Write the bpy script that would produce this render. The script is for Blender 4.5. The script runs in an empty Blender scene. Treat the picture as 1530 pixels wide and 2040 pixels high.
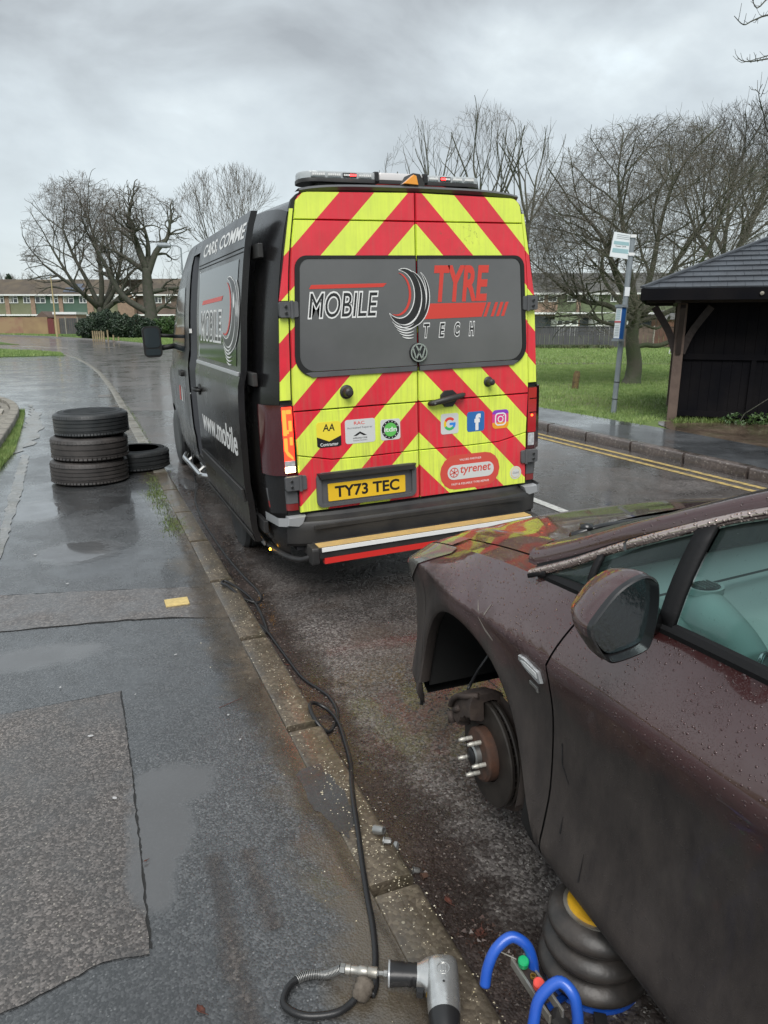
import bpy, bmesh, math, random
import numpy as np
from mathutils import Vector, Matrix
R = math.radians
C = bpy.context.scene.collection
sc = bpy.context.scene

# ------------------------------------------------------------------ camera
PITCH, YAW, EYE = 14.78, 22.44, 1.70
cam = bpy.data.cameras.new('camera'); cam_o = bpy.data.objects.new('camera', cam); C.objects.link(cam_o)
cam_o.location = (0, 0, EYE)
cam_o.rotation_euler = (R(90 - PITCH), 0, R(-YAW))
cam.sensor_fit = 'VERTICAL'; cam.sensor_height = 24.0; cam.lens = 24.0 * 1440 / 2040
cam.clip_start = 0.05; cam.clip_end = 900
sc.camera = cam_o
# ------------------------------------------------------------------ light
SUN_EL, SUN_AZ = 52, 205          # degrees; azimuth from +Y clockwise
sun = bpy.data.lights.new('sun', 'SUN'); sun.energy = 1.5; sun.angle = R(40); sun.color = (1.0, .975, .94)
sun_o = bpy.data.objects.new('sun', sun); C.objects.link(sun_o)
d = Vector((math.sin(R(SUN_AZ)) * math.cos(R(SUN_EL)), math.cos(R(SUN_AZ)) * math.cos(R(SUN_EL)), math.sin(R(SUN_EL))))
sun_o.rotation_euler = d.to_track_quat('Z', 'Y').to_euler()
sc.view_settings.view_transform = 'Standard'; sc.view_settings.look = 'None'
sc.view_settings.exposure = 1.12; sc.view_settings.gamma = 1; sc.view_settings.use_curve_mapping = False
try:
    sc.cycles.max_bounces = 6; sc.cycles.transparent_max_bounces = 10; sc.cycles.use_denoising = True
    sc.cycles.caustics_reflective = False; sc.cycles.caustics_refractive = False
except Exception: pass

w = bpy.data.worlds.new('World'); sc.world = w; w.use_nodes = True
nt = w.node_tree; N = nt.nodes; L = nt.links
for n in list(N): N.remove(n)
def wn(t, **k):
    n = N.new(t)
    for a, b in k.items(): setattr(n, a, b)
    return n
out = wn('ShaderNodeOutputWorld'); bg = wn('ShaderNodeBackground'); L.new(bg.outputs[0], out.inputs[0])
tc = wn('ShaderNodeTexCoord'); sep = wn('ShaderNodeSeparateXYZ'); L.new(tc.outputs['Generated'], sep.inputs[0])
# project onto a cloud plane so that clouds flatten towards the horizon
zc = wn('ShaderNodeMath', operation='MAXIMUM'); L.new(sep.outputs[2], zc.inputs[0]); zc.inputs[1].default_value = 0.0
za = wn('ShaderNodeMath', operation='ADD'); L.new(zc.outputs[0], za.inputs[0]); za.inputs[1].default_value = 0.42
dv = wn('ShaderNodeVectorMath', operation='DIVIDE'); L.new(tc.outputs['Generated'], dv.inputs[0])
cmb = wn('ShaderNodeCombineXYZ')
for i in range(3): L.new(za.outputs[0], cmb.inputs[i])
L.new(cmb.outputs[0], dv.inputs[1])
n1 = wn('ShaderNodeTexNoise'); n1.inputs['Scale'].default_value = 2.6; n1.inputs['Detail'].default_value = 6; n1.inputs['Roughness'].default_value = .52; n1.inputs['Distortion'].default_value = .25
mp1 = wn('ShaderNodeMapping'); mp1.inputs['Location'].default_value = (3.1, 7.3, 0); mp1.inputs['Scale'].default_value = (1, 1, .6)
L.new(dv.outputs[0], mp1.inputs[0]); L.new(mp1.outputs[0], n1.inputs[0])
r1 = wn('ShaderNodeValToRGB'); L.new(n1.outputs['Fac'], r1.inputs[0])
e = r1.color_ramp.elements
e[0].position = .31; e[0].color = (.170, .180, .186, 1)
e[1].position = .42; e[1].color = (.228, .245, .253, 1)
a = e.new(.52); a.color = (.280, .305, .316, 1)
a = e.new(.61); a.color = (.335, .364, .372, 1)
a = e.new(.74); a.color = (.44, .49, .51, 1)
# haze towards the horizon
hz = wn('ShaderNodeMapRange'); L.new(zc.outputs[0], hz.inputs[0]); hz.inputs[1].default_value = 0.0; hz.inputs[2].default_value = .36
hz.inputs[3].default_value = .75; hz.inputs[4].default_value = 0.0
mh = wn('ShaderNodeMixRGB'); L.new(hz.outputs[0], mh.inputs[0]); L.new(r1.outputs[0], mh.inputs[1]); mh.inputs[2].default_value = (.325, .358, .368, 1)
sky = wn('ShaderNodeTexSky', sky_type='NISHITA'); sky.sun_disc = False; sky.sun_elevation = R(SUN_EL); sky.sun_rotation = R(SUN_AZ)
sm = wn('ShaderNodeMixRGB', blend_type='ADD'); sm.inputs[0].default_value = .008
L.new(mh.outputs[0], sm.inputs[1]); L.new(sky.outputs[0], sm.inputs[2])
L.new(sm.outputs[0], bg.inputs[0]); bg.inputs[1].default_value = 1.0

# ------------------------------------------------------------------ materials
def nodes(name):
    m = bpy.data.materials.new(name); m.use_nodes = True
    return m, m.node_tree.nodes, m.node_tree.links, m.node_tree.nodes['Principled BSDF']
def c4(c): return (c[0], c[1], c[2], 1)
def math_n(N, L, op, a, b=None, clamp=False):
    n = N.new('ShaderNodeMath'); n.operation = op; n.use_clamp = clamp
    for i, v in enumerate((a, b)):
        if v is None: continue
        if isinstance(v, (int, float)): n.inputs[i].default_value = v
        else: L.new(v, n.inputs[i])
    return n.outputs[0]
def mix_n(N, L, f, a, b, bt='MIX'):
    n = N.new('ShaderNodeMixRGB'); n.blend_type = bt
    for i, v in enumerate((f, a, b)):
        if isinstance(v, (int, float)): n.inputs[i].default_value = v
        elif isinstance(v, (tuple, list)): n.inputs[i].default_value = c4(v)
        else: L.new(v, n.inputs[i])
    return n.outputs[0]
def noise_n(N, L, co, scale, detail=4, rough=.55, dist=0):
    n = N.new('ShaderNodeTexNoise'); n.inputs['Scale'].default_value = scale; n.inputs['Detail'].default_value = detail
    n.inputs['Roughness'].default_value = rough; n.inputs['Distortion'].default_value = dist
    if co is not None: L.new(co, n.inputs['Vector'])
    return n.outputs['Fac']
def rng_n(N, L, v, a, b, c=0., d_=1.):
    n = N.new('ShaderNodeMapRange'); L.new(v, n.inputs[0])
    for i, x in enumerate((a, b, c, d_)): n.inputs[i + 1].default_value = x
    n.clamp = True
    return n.outputs[0]
def bump_n(N, L, hgt, dist, strength=1, prev=None):
    n = N.new('ShaderNodeBump'); n.inputs['Strength'].default_value = strength; n.inputs['Distance'].default_value = dist
    L.new(hgt, n.inputs['Height'])
    if prev is not None: L.new(prev, n.inputs['Normal'])
    return n.outputs[0]
def objco(N): return N.new('ShaderNodeTexCoord').outputs['Object']
def P(b, **k):
    for a, v in k.items():
        a = {'rough': 'Roughness', 'metal': 'Metallic', 'coat': 'Coat Weight', 'coatr': 'Coat Roughness', 'spec': 'Specular IOR Level', 'trans': 'Transmission Weight', 'ior': 'IOR', 'alpha': 'Alpha', 'emit': 'Emission Strength'}[a]
        b.inputs[a].default_value = v
def M(name, col, rough=.5, metal=0., coat=0., col2=None, ns=8, bump=None, spec=.5, detail=5, rvar=0., lo=.35, hi=.65):
    m, N, L, b = nodes(name)
    P(b, rough=rough, metal=metal, coat=coat, spec=spec, coatr=.08)
    b.inputs['Base Color'].default_value = c4(col)
    co = objco(N)
    if col2 is not None or rvar:
        f = noise_n(N, L, co, ns, detail)
        if col2 is not None:
            L.new(mix_n(N, L, rng_n(N, L, f, lo, hi), col, col2), b.inputs['Base Color'])
        if rvar:
            L.new(rng_n(N, L, f, .3, .7, rough - rvar, rough + rvar), b.inputs['Roughness'])
    if bump:
        L.new(bump_n(N, L, noise_n(N, L, co, bump[0], 4), bump[1], bump[2] if len(bump) > 2 else 1), b.inputs['Normal'])
    return m
def emis(name, col, s):
    m, N, L, b = nodes(name)
    b.inputs['Base Color'].default_value = c4(col); b.inputs['Emission Color'].default_value = c4(col); P(b, emit=s, rough=.3)
    return m

def asphalt(name, base, light, fleck, cs, fl=.06, bd=.0022, r0=.22, r1=.5, wet=(.4, .6), stain=None, stainx=None, crack=0, ms=1.3, chipmix=1., wetcol=.75, coat=.9, pud=None):
    """wet bituminous surface: chips (voronoi), pale flecks, wet and drier patches"""
    m, N, L, b = nodes(name); co = objco(N)
    v = N.new('ShaderNodeTexVoronoi'); v.inputs['Scale'].default_value = cs; L.new(co, v.inputs['Vector'])
    bw = N.new('ShaderNodeSeparateColor'); L.new(v.outputs['Color'], bw.inputs[0])
    col = mix_n(N, L, math_n(N, L, 'MULTIPLY', math_n(N, L, 'POWER', bw.outputs[0], 2.0), chipmix), base, light)
    fm = rng_n(N, L, bw.outputs[1], 1 - fl, 1 - fl * .6)
    edge = rng_n(N, L, v.outputs['Distance'], .30, .5, 1, 0)
    fm = math_n(N, L, 'MULTIPLY', fm, edge)
    col = mix_n(N, L, fm, col, fleck)
    mac = noise_n(N, L, co, ms, 5, .6, .4)
    mid = noise_n(N, L, co, ms * 7, 5, .6)
    col = mix_n(N, L, rng_n(N, L, mac, .35, .65, 0, .55), col, tuple(x * .62 for x in base), 'MIX')
    if stain:
        s = math_n(N, L, 'ADD', noise_n(N, L, co, 2.3, 6, .65, .5), 0)
        if stainx:
            sp = N.new('ShaderNodeSeparateXYZ'); L.new(co, sp.inputs[0])
            g = rng_n(N, L, sp.outputs[0], stainx[0], stainx[1], 0, .55)
            g2 = math_n(N, L, 'ADD', g, math_n(N, L, 'MULTIPLY', math_n(N, L, 'SUBTRACT', s, .5), 1.3))
            fac = rng_n(N, L, g2, .25, .5, 0, .85)
        else: fac = rng_n(N, L, s, .5, .68, 0, .6)
        col = mix_n(N, L, fac, col, stain)
    wf = rng_n(N, L, math_n(N, L, 'ADD', math_n(N, L, 'MULTIPLY', mac, .7), math_n(N, L, 'MULTIPLY', mid, .3)), wet[0], wet[1])
    col = mix_n(N, L, wf, col, tuple(x * wetcol for x in (1, 1, 1)), 'MULTIPLY')
    L.new(col, b.inputs['Base Color'])
    L.new(rng_n(N, L, wf, 0, 1, r1, r0), b.inputs['Roughness'])
    h = rng_n(N, L, v.outputs['Distance'], 0, .75, 1, 0); pm = None
    if pud:      # standing water: fills the texture and lies flat
        sp2 = N.new('ShaderNodeSeparateXYZ'); L.new(co, sp2.inputs[0]); best = None
        for cx, cy, rx, ry in pud:
            a_ = math_n(N, L, 'POWER', math_n(N, L, 'DIVIDE', math_n(N, L, 'SUBTRACT', sp2.outputs[0], cx), rx), 2.); b_ = math_n(N, L, 'POWER', math_n(N, L, 'DIVIDE', math_n(N, L, 'SUBTRACT', sp2.outputs[1], cy), ry), 2.)
            e_ = math_n(N, L, 'SUBTRACT', 1.0, math_n(N, L, 'ADD', a_, b_)); best = e_ if best is None else math_n(N, L, 'MAXIMUM', best, e_)
        f_ = math_n(N, L, 'ADD', best, math_n(N, L, 'MULTIPLY', math_n(N, L, 'SUBTRACT', noise_n(N, L, co, 9, 8, .7), .5), 1.6)); pm = rng_n(N, L, f_, .05, .55)
        L.new(mix_n(N, L, math_n(N, L, 'MULTIPLY', pm, .9), col, (.095, .096, .098)), b.inputs['Base Color'])
        for ln in list(L):
            if ln.to_socket == b.inputs['Roughness']: rs_ = ln.from_socket; L.remove(ln); break
        L.new(mix_n(N, L, pm, rs_, (.04, .04, .04)), b.inputs['Roughness'])
    hf = math_n(N, L, 'MULTIPLY', h, math_n(N, L, 'ADD', math_n(N, L, 'MULTIPLY', bw.outputs[2], .7), .3))
    # wet hollows drown the chips
    hf = math_n(N, L, 'MULTIPLY', hf, rng_n(N, L, wf, .5, 1, 1, .55))
    bn = bump_n(N, L, mid, .0035, .6)
    if pm is not None:
        inv = math_n(N, L, 'SUBTRACT', 1.0, pm); hf = math_n(N, L, 'MULTIPLY', hf, inv); bn = bump_n(N, L, math_n(N, L, 'MULTIPLY', mid, inv), .0035, .6)
    nrm = bump_n(N, L, hf, bd, 1, bn)
    L.new(nrm, b.inputs['Normal'])
    P(b, spec=.5, coatr=.10); L.new(rng_n(N, L, wf, 0, 1, coat * .3, coat), b.inputs['Coat Weight']); L.new(bn, b.inputs['Coat Normal'])
    return m

MT = {}
PUD = [(.17, 2.44, .20, .16), (.10, 2.22, .13, .22), (.05, 2.02, .09, .20), (-.35, 3.78, .40, .16), (-.15, 5.6, .35, .35), (-.5, 7.0, .3, .5)]
MT['road'] = asphalt('road_asphalt', (.058, .050, .047), (.26, .238, .225), (.32, .30, .27), 105, .05, .0026, .20, .42, stain=(.085, .063, .050), ms=.8)
MT['gutter'] = asphalt('gutter_silt', (.030, .021, .018), (.070, .052, .046), (.16, .13, .10), 130, .03, .002, .20, .5, ms=3)
MT['pave'] = asphalt('pavement_asphalt', (.052, .055, .058), (.150, .155, .160), (.27, .275, .28), 150, .04, .0020, .16, .40, pud=PUD, stain=(.105, .085, .060), stainx=(.30, .66), ms=.9, wet=(.38, .58))
MT['pave_coarse'] = asphalt('pavement_coarse', (.058, .051, .047), (.23, .205, .19), (.40, .37, .32), 140, .05, .0024, .28, .55, ms=1.5, pud=PUD[:3])
MT['pave_band'] = asphalt('pavement_trench', (.070, .058, .052), (.26, .23, .21), (.34, .31, .28), 95, .03, .0018, .26, .5, stain=(.09, .07, .05), stainx=(.25, .6), ms=1.5)
MT['pave_far'] = asphalt('pavement_far', (.06, .064, .07), (.12, .125, .13), (.2, .2, .2), 160, .02, .0015, .22, .45, ms=.6)
MT['skim'] = asphalt('skim_asphalt', (.05, .052, .055), (.075, .078, .08), (.15, .15, .14), 200, .02, .0008, .3, .55, ms=4)
MT['kerb'] = asphalt('kerb_concrete', (.088, .070, .050), (.17, .140, .100), (.45, .40, .30), 80, .05, .0018, .35, .65, stain=(.070, .062, .036), ms=5)
MT['kerb_clean'] = asphalt('kerb_concrete_far', (.24, .225, .19), (.30, .28, .24), (.45, .42, .36), 90, .05, .0015, .4, .7, stain=(.13, .12, .07), ms=2)
MT['kerb_right'] = asphalt('kerb_granite', (.13, .105, .095), (.22, .18, .165), (.42, .37, .33), 45, .12, .003, .3, .6, stain=(.055, .045, .04), ms=2)
MT['mud'] = asphalt('bare_mud', (.10, .068, .045), (.15, .11, .08), (.3, .26, .2), 60, .03, .003, .35, .7, stain=(.06, .075, .025), ms=1.2)
MT['cement'] = asphalt('cement_smear', (.20, .20, .19), (.34, .34, .33), (.5, .5, .48), 60, .05, .004, .35, .7, stain=(.07, .07, .05), ms=5)
MT['concrete'] = M('concrete', (.27, .25, .21), .75, col2=(.14, .13, .11), ns=6, bump=(60, .002))
def soft_alpha(m, ns=7, amp=1.5, lo=.25, hi=.8):
    Ng, Lg = m.node_tree.nodes, m.node_tree.links; ag = Ng.new('ShaderNodeAttribute'); ag.attribute_name = 'edge'
    fg = math_n(Ng, Lg, 'ADD', ag.outputs['Fac'], math_n(Ng, Lg, 'MULTIPLY', math_n(Ng, Lg, 'SUBTRACT', noise_n(Ng, Lg, objco(Ng), ns, 7, .75), .5), amp)); Lg.new(rng_n(Ng, Lg, fg, lo, hi), Ng['Principled BSDF'].inputs['Alpha'])
    return m
MT['wear'] = soft_alpha(asphalt('worn_strip', (.060, .050, .046), (.22, .19, .17), (.34, .31, .28), 130, .05, .0018, .26, .5, ms=3), 9, 2.2, .3, 1.5)
MT['silt'] = soft_alpha(asphalt('dried_silt', (.085, .066, .046), (.14, .112, .080), (.42, .37, .28), 120, .03, .0012, .3, .55, ms=4), 6, 1.5, .3, 1.0)
def grass_mat(name, c1, c2, c3):
    m, N, L, b = nodes(name); co = objco(N)
    f1 = noise_n(N, L, co, .35, 5, .6); f2 = noise_n(N, L, co, 14, 6, .7)
    col = mix_n(N, L, rng_n(N, L, f2, .3, .7), c1, c2)
    col = mix_n(N, L, rng_n(N, L, f1, .5, .7, 0, .8), col, c3)
    L.new(col, b.inputs['Base Color']); P(b, rough=.8, spec=.25)
    L.new(bump_n(N, L, noise_n(N, L, co, 60, 4, .7), .03), b.inputs['Normal'])
    return m
MT['grass'] = grass_mat('grass_sheet', (.14, .20, .060), (.22, .30, .11), (.17, .16, .09))
MT['verge'] = grass_mat('verge_sheet', (.06, .11, .025), (.11, .19, .04), (.09, .09, .045))
MT['blade'] = M('grass_blade', (.14, .23, .06), .6, col2=(.25, .33, .11), ns=3)
MT['moss'] = M('moss_blade', (.07, .12, .025), .7, col2=(.15, .20, .05), ns=30)
MT['bark'] = M('bark', (.085, .078, .066), .85, col2=(.055, .065, .042), ns=4, bump=(30, .02))
MT['bark_mossy'] = M('bark_mossy', (.085, .080, .060), .85, col2=(.065, .085, .040), ns=2.5, bump=(26, .02))
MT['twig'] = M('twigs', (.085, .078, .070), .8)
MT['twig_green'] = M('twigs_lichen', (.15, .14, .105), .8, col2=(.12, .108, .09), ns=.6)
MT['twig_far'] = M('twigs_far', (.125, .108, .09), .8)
MT['leafdark'] = M('evergreen_leaf', (.022, .040, .026), .55, col2=(.035, .06, .03), ns=1.5)
MT['leafgreen'] = M('laurel_leaf', (.035, .075, .022), .5, col2=(.06, .11, .03), ns=1.5)
# ------------------------------------------------------------------ mesh helpers
class MB:
    def __init__(s): s.v = []; s.f = []
    def add(s, vs, fs):
        o = len(s.v); s.v.extend(tuple(v) for v in vs); s.f.extend(tuple(i + o for i in f) for f in fs); return s
    def box(s, x0, x1, y0, y1, z0, z1):
        return s.add([(x, y, z) for z in (z0, z1) for y in (y0, y1) for x in (x0, x1)],
                     [(0, 2, 3, 1), (4, 5, 7, 6), (0, 1, 5, 4), (2, 6, 7, 3), (0, 4, 6, 2), (1, 3, 7, 5)])
    def beam(s, p0, p1, w, h, up=(0, 0, 1)):
        p0 = Vector(p0); p1 = Vector(p1); a = (p1 - p0).normalized(); u = Vector(up)
        sd = a.cross(u)
        if sd.length < 1e-4: sd = a.cross(Vector((1, 0, 0)))
        sd.normalize(); u = sd.cross(a)
        vs = []
        for p in (p0, p1):
            for i, j in ((-1, -1), (1, -1), (1, 1), (-1, 1)): vs.append(p + sd * (i * w / 2) + u * (j * h / 2))
        return s.add(vs, [(3, 2, 1, 0), (4, 5, 6, 7), (0, 1, 5, 4), (1, 2, 6, 5), (2, 3, 7, 6), (3, 0, 4, 7)])
    def tube(s, pts, rad, n=10, caps=True):
        pts = [Vector(p) for p in pts]
        if isinstance(rad, (int, float)): rad = [rad] * len(pts)
        ref = Vector((0, 0, 1)); rings = []
        t0 = (pts[1] - pts[0]).normalized()
        if abs(t0.z) > .9: ref = Vector((1, 0, 0))
        u = t0.cross(ref).normalized()
        for i, p in enumerate(pts):
            t = (pts[min(i + 1, len(pts) - 1)] - pts[max(i - 1, 0)]).normalized()
            u = (u - t * u.dot(t)).normalized(); v = t.cross(u)
            rings.append([p + (u * math.cos(2 * math.pi * k / n) + v * math.sin(2 * math.pi * k / n)) * rad[i] for k in range(n)])
        vs = [q for r in rings for q in r]; fs = []
        for i in range(len(pts) - 1):
            for k in range(n):
                k2 = (k + 1) % n; fs.append((i * n + k, i * n + k2, (i + 1) * n + k2, (i + 1) * n + k))
        if caps: fs.append(tuple(range(n - 1, -1, -1))); fs.append(tuple(range((len(pts) - 1) * n, len(pts) * n)))
        return s.add(vs, fs)
    def lathe(s, prof, c=(0, 0, 0), axis=(0, 0, 1), n=32, close=False):
        """prof: (radius, height) pairs about an axis through c"""
        ax = Vector(axis).normalized(); u = ax.cross(Vector((0, 0, 1)))
        if u.length < 1e-3: u = Vector((1, 0, 0))
        u.normalize(); v = ax.cross(u); c = Vector(c); vs = []; fs = []; m = len(prof)
        for k in range(n):
            a_ = 2 * math.pi * k / n; dr = u * math.cos(a_) + v * math.sin(a_)
            for r, hh in prof: vs.append(c + dr * r + ax * hh)
        for k in range(n):
            k2 = (k + 1) % n
            for j in range(m if close else m - 1):
                j2 = (j + 1) % m
                fs.append((k * m + j, k2 * m + j, k2 * m + j2, k * m + j2))
        if not close:
            if prof[0][0] > 1e-5: fs.append(tuple(k * m for k in range(n - 1, -1, -1)))
            if prof[-1][0] > 1e-5: fs.append(tuple(k * m + m - 1 for k in range(n)))
        return s.add(vs, fs)
    def prism(s, poly, f, d0, d1, inset=0.0):
        """poly: 2-D points; f(a,b,d) -> 3-D; solid between depths d0 (back) and d1 (front, inset for a bevelled edge)"""
        n = len(poly)
        if inset:
            pin = inset_poly(poly, inset)
            dm = d1 - (inset if d1 > d0 else -inset)
            rings = [(poly, d0), (poly, dm), (pin, d1)]
        else: rings = [(poly, d0), (poly, d1)]
        vs = [f(a_, b_, dd) for pl, dd in rings for a_, b_ in pl]; fs = []
        for i in range(len(rings) - 1):
            for k in range(n):
                k2 = (k + 1) % n; fs.append((i * n + k, i * n + k2, (i + 1) * n + k2, (i + 1) * n + k))
        fs.append(tuple(range(n - 1, -1, -1))); fs.append(tuple(range((len(rings) - 1) * n, len(rings) * n)))
        return s.add(vs, fs)
    def ring(s, outer, inner, f, d0, d1):
        n = len(outer); vs = [f(a_, b_, dd) for dd in (d0, d1) for pl in (outer, inner) for a_, b_ in pl]; fs = []
        for k in range(n):
            k2 = (k + 1) % n
            fs += [(k, k2, n + k2, n + k), (2 * n + k, 3 * n + k, 3 * n + k2, 2 * n + k2), (k, 2 * n + k, 2 * n + k2, k2), (n + k, n + k2, 3 * n + k2, 3 * n + k)]
        return s.add(vs, fs)
    def grid(s, pts):
        """pts: rows of equal length of 3-D points"""
        m = len(pts[0]); vs = [p for r in pts for p in r]; fs = []
        for i in range(len(pts) - 1):
            for j in range(m - 1): fs.append((i * m + j, i * m + j + 1, (i + 1) * m + j + 1, (i + 1) * m + j))
        return s.add(vs, fs)
    def build(s, name, mat, parent=None, smooth=False, bev=0, xf=None, recalc=True):
        me = bpy.data.meshes.new(name)
        vs = s.v if xf is None else [xf(v) for v in s.v]
        me.from_pydata([tuple(v) for v in vs], [], s.f)
        if recalc:
            bm = bmesh.new(); bm.from_mesh(me); bmesh.ops.recalc_face_normals(bm, faces=bm.faces); bm.to_mesh(me); bm.free()
        me.materials.append(MT[mat] if isinstance(mat, str) else mat)
        if smooth:
            for p in me.polygons: p.use_smooth = True
            if smooth != 2:
                try: me.set_sharp_from_angle(angle=R(35))
                except Exception: pass
        o = bpy.data.objects.new(name, me); C.objects.link(o)
        if parent is not None: o.parent = parent
        if bev:
            b = o.modifiers.new('bevel', 'BEVEL'); b.width = bev; b.segments = 2; b.limit_method = 'ANGLE'; b.angle_limit = R(40)
        return o
def inset_poly(poly, dlt):
    n = len(poly); area = sum(poly[i][0] * poly[(i + 1) % n][1] - poly[(i + 1) % n][0] * poly[i][1] for i in range(n)); sg = 1 if area > 0 else -1
    o = []
    for i in range(n):
        a_ = Vector(poly[i - 1]); b_ = Vector(poly[i]); c_ = Vector(poly[(i + 1) % n])
        e1 = (b_ - a_); e2 = (c_ - b_)
        if e1.length < 1e-6 or e2.length < 1e-6: o.append(tuple(b_)); continue
        n1 = Vector((-e1.y, e1.x)).normalized() * sg; n2 = Vector((-e2.y, e2.x)).normalized() * sg
        k = n1 + n2
        k = k / max(k.length_squared, .3) * 2
        o.append((b_.x + k.x * dlt * .5 * 1.0, b_.y + k.y * dlt * .5 * 1.0))
    return o
def rrect(x0, x1, z0, z1, r, n=5, rs=None):
    rs = rs or (r, r, r, r); pts = []     # BL BR TR TL
    for (cx, cz, a0), rr in zip(((x0, z0, 180), (x1, z0, 270), (x1, z1, 0), (x0, z1, 90)), rs):
        sx = 1 if cx == x0 else -1; sz = 1 if cz == z0 else -1
        ox = cx + sx * rr; oz = cz + sz * rr
        for k in range(n + 1):
            a_ = R(a0 + 90 * k / n); pts.append((ox + rr * math.cos(a_), oz + rr * math.sin(a_)))
    return pts
def circ(cx, cz, r, n=24, rz=None): return [(cx + r * math.cos(2 * math.pi * k / n), cz + (rz or r) * math.sin(2 * math.pi * k / n)) for k in range(n)]
def empty(name, loc=(0, 0, 0), rot=(0, 0, 0)):
    o = bpy.data.objects.new(name, None); C.objects.link(o); o.location = loc; o.rotation_euler = rot; o.empty_display_size = .2
    return o
def tag(o, label=None, cat=None, group=None, kind=None):
    if label: o['label'] = label
    if cat: o['category'] = cat
    if group: o['group'] = group
    if kind: o['kind'] = kind
    return o
def copy_tree(o, parent=None):
    c_ = o.copy(); C.objects.link(c_)
    if parent is not None: c_.parent = parent
    for ch in list(o.children): copy_tree(ch, c_)
    return c_
def lerp(a, b, t): return a + (b - a) * t
def interp(x, tab):
    """smooth piecewise interpolation of table [(x,y)...]"""
    if x <= tab[0][0]: return tab[0][1]
    for i in range(len(tab) - 1):
        if x <= tab[i + 1][0]:
            x0, y0 = tab[i]; x1, y1 = tab[i + 1]; t = (x - x0) / (x1 - x0)
            m0 = (y1 - tab[i - 1][1]) / (x1 - tab[i - 1][0]) if i > 0 else (y1 - y0) / (x1 - x0)
            m1 = (tab[i + 2][1] - y0) / (tab[i + 2][0] - x0) if i + 2 < len(tab) else (y1 - y0) / (x1 - x0)
            sl = (y1 - y0) / (x1 - x0)
            if sl == 0: m0 = m1 = 0
            else:
                m0 = max(0, min(m0 / sl, 3)) * sl; m1 = max(0, min(m1 / sl, 3)) * sl
            hh = x1 - x0; t2 = t * t; t3 = t2 * t
            return (2 * t3 - 3 * t2 + 1) * y0 + (t3 - 2 * t2 + t) * hh * m0 + (-2 * t3 + 3 * t2) * y1 + (t3 - t2) * hh * m1
    return tab[-1][1]
def spline(pts, k=6):
    pts = [Vector(p) for p in pts]; o = []
    for i in range(len(pts) - 1):
        p0 = pts[max(i - 1, 0)]; p1 = pts[i]; p2 = pts[i + 1]; p3 = pts[min(i + 2, len(pts) - 1)]
        for j in range(k):
            t = j / k
            o.append(.5 * ((2 * p1) + (p2 - p0) * t + (2 * p0 - 5 * p1 + 4 * p2 - p3) * t * t + (3 * p1 - p0 - 3 * p2 + p3) * t ** 3))
    o.append(pts[-1]); return o
def text_geo(s, ext=.001, offset=0., shear=0., res=4):
    cu = bpy.data.curves.new('t', 'FONT'); cu.body = s; cu.size = 1; cu.extrude = ext; cu.offset = offset; cu.shear = shear; cu.resolution_u = res
    o = bpy.data.objects.new('t', cu); me = o.to_mesh()
    v = [tuple(p.co) for p in me.vertices]; f = [tuple(p.vertices) for p in me.polygons]
    o.to_mesh_clear(); bpy.data.objects.remove(o); bpy.data.curves.remove(cu)
    return v, f
def text_box(name, s, x0, x1, z0, z1, fn, th, mat, parent, offset=0., shear=0., pad=None):
    """lettering fitted to the box x0..x1, z0..z1; fn(x, z, depth) -> 3-D"""
    v, f = text_geo(s, .5, offset, shear)
    ref = text_geo(s, .5, 0., shear)[0] if pad is not None else v
    xs = [p[0] for p in ref]; ys = [p[1] for p in ref]; a0, a1, b0, b1 = min(xs), max(xs), min(ys), max(ys)
    mb = MB(); mb.add([fn(x0 + (p[0] - a0) / (a1 - a0) * (x1 - x0), z0 + (p[1] - b0) / (b1 - b0) * (z1 - z0), th if p[2] > 0 else 0) for p in v], f)
    return mb.build(name, mat, parent)
# ================================================================== GROUND
MT['seal0'] = M('wet_joint', (.012, .011, .010), .5)
def sheet(name, poly, z, mat, kind='structure', th=0.0):
    mb = MB()
    if th: mb.prism(poly, lambda a_, b_, d_: (a_, b_, d_), z - th, z)
    else: mb.add([(a_, b_, z) for a_, b_ in poly], [tuple(range(len(poly)))])
    o = mb.build(name, mat, recalc=bool(th)); tag(o, kind=kind)
    if not th and o.data.polygons[0].normal.z < 0: o.data.flip_normals()
    return o
def rough_poly(pts, amp=.02, step=.12, seed=1):
    rd = random.Random(seed); o = []
    for i in range(len(pts)):
        a_ = Vector(pts[i]); b_ = Vector(pts[(i + 1) % len(pts)]); n = max(1, int((b_ - a_).length / step))
        for k in range(n):
            p = a_.lerp(b_, k / n); o.append((p.x + rd.uniform(-amp, amp), p.y + rd.uniform(-amp, amp)))
    return o
ROADL = [(.80, -9), (.80, 5), (.80, 12), (.78, 20), (.66, 26), (.42, 31), (-.05, 37.5), (-.78, 42.5), (-2.0, 49), (-3.8, 58), (-6.0, 67), (-9.8, 78), (-17, 92), (-30, 108), (-60, 128)]
ROADR = [(6.75, -9), (6.75, 5), (6.75, 20), (6.7, 30), (6.3, 43), (5.3, 54), (2.2, 70.7), (-2.4, 88.0), (-8.9, 103), (-25, 124), (-50, 145)]
sheet('ground', [(-400, -120), (420, -120), (420, 420), (-400, 420)], -.04, 'verge')
sheet('road', ROADL + ROADR[::-1], 0, 'road')
soft_alpha(MT['gutter'])
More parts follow.
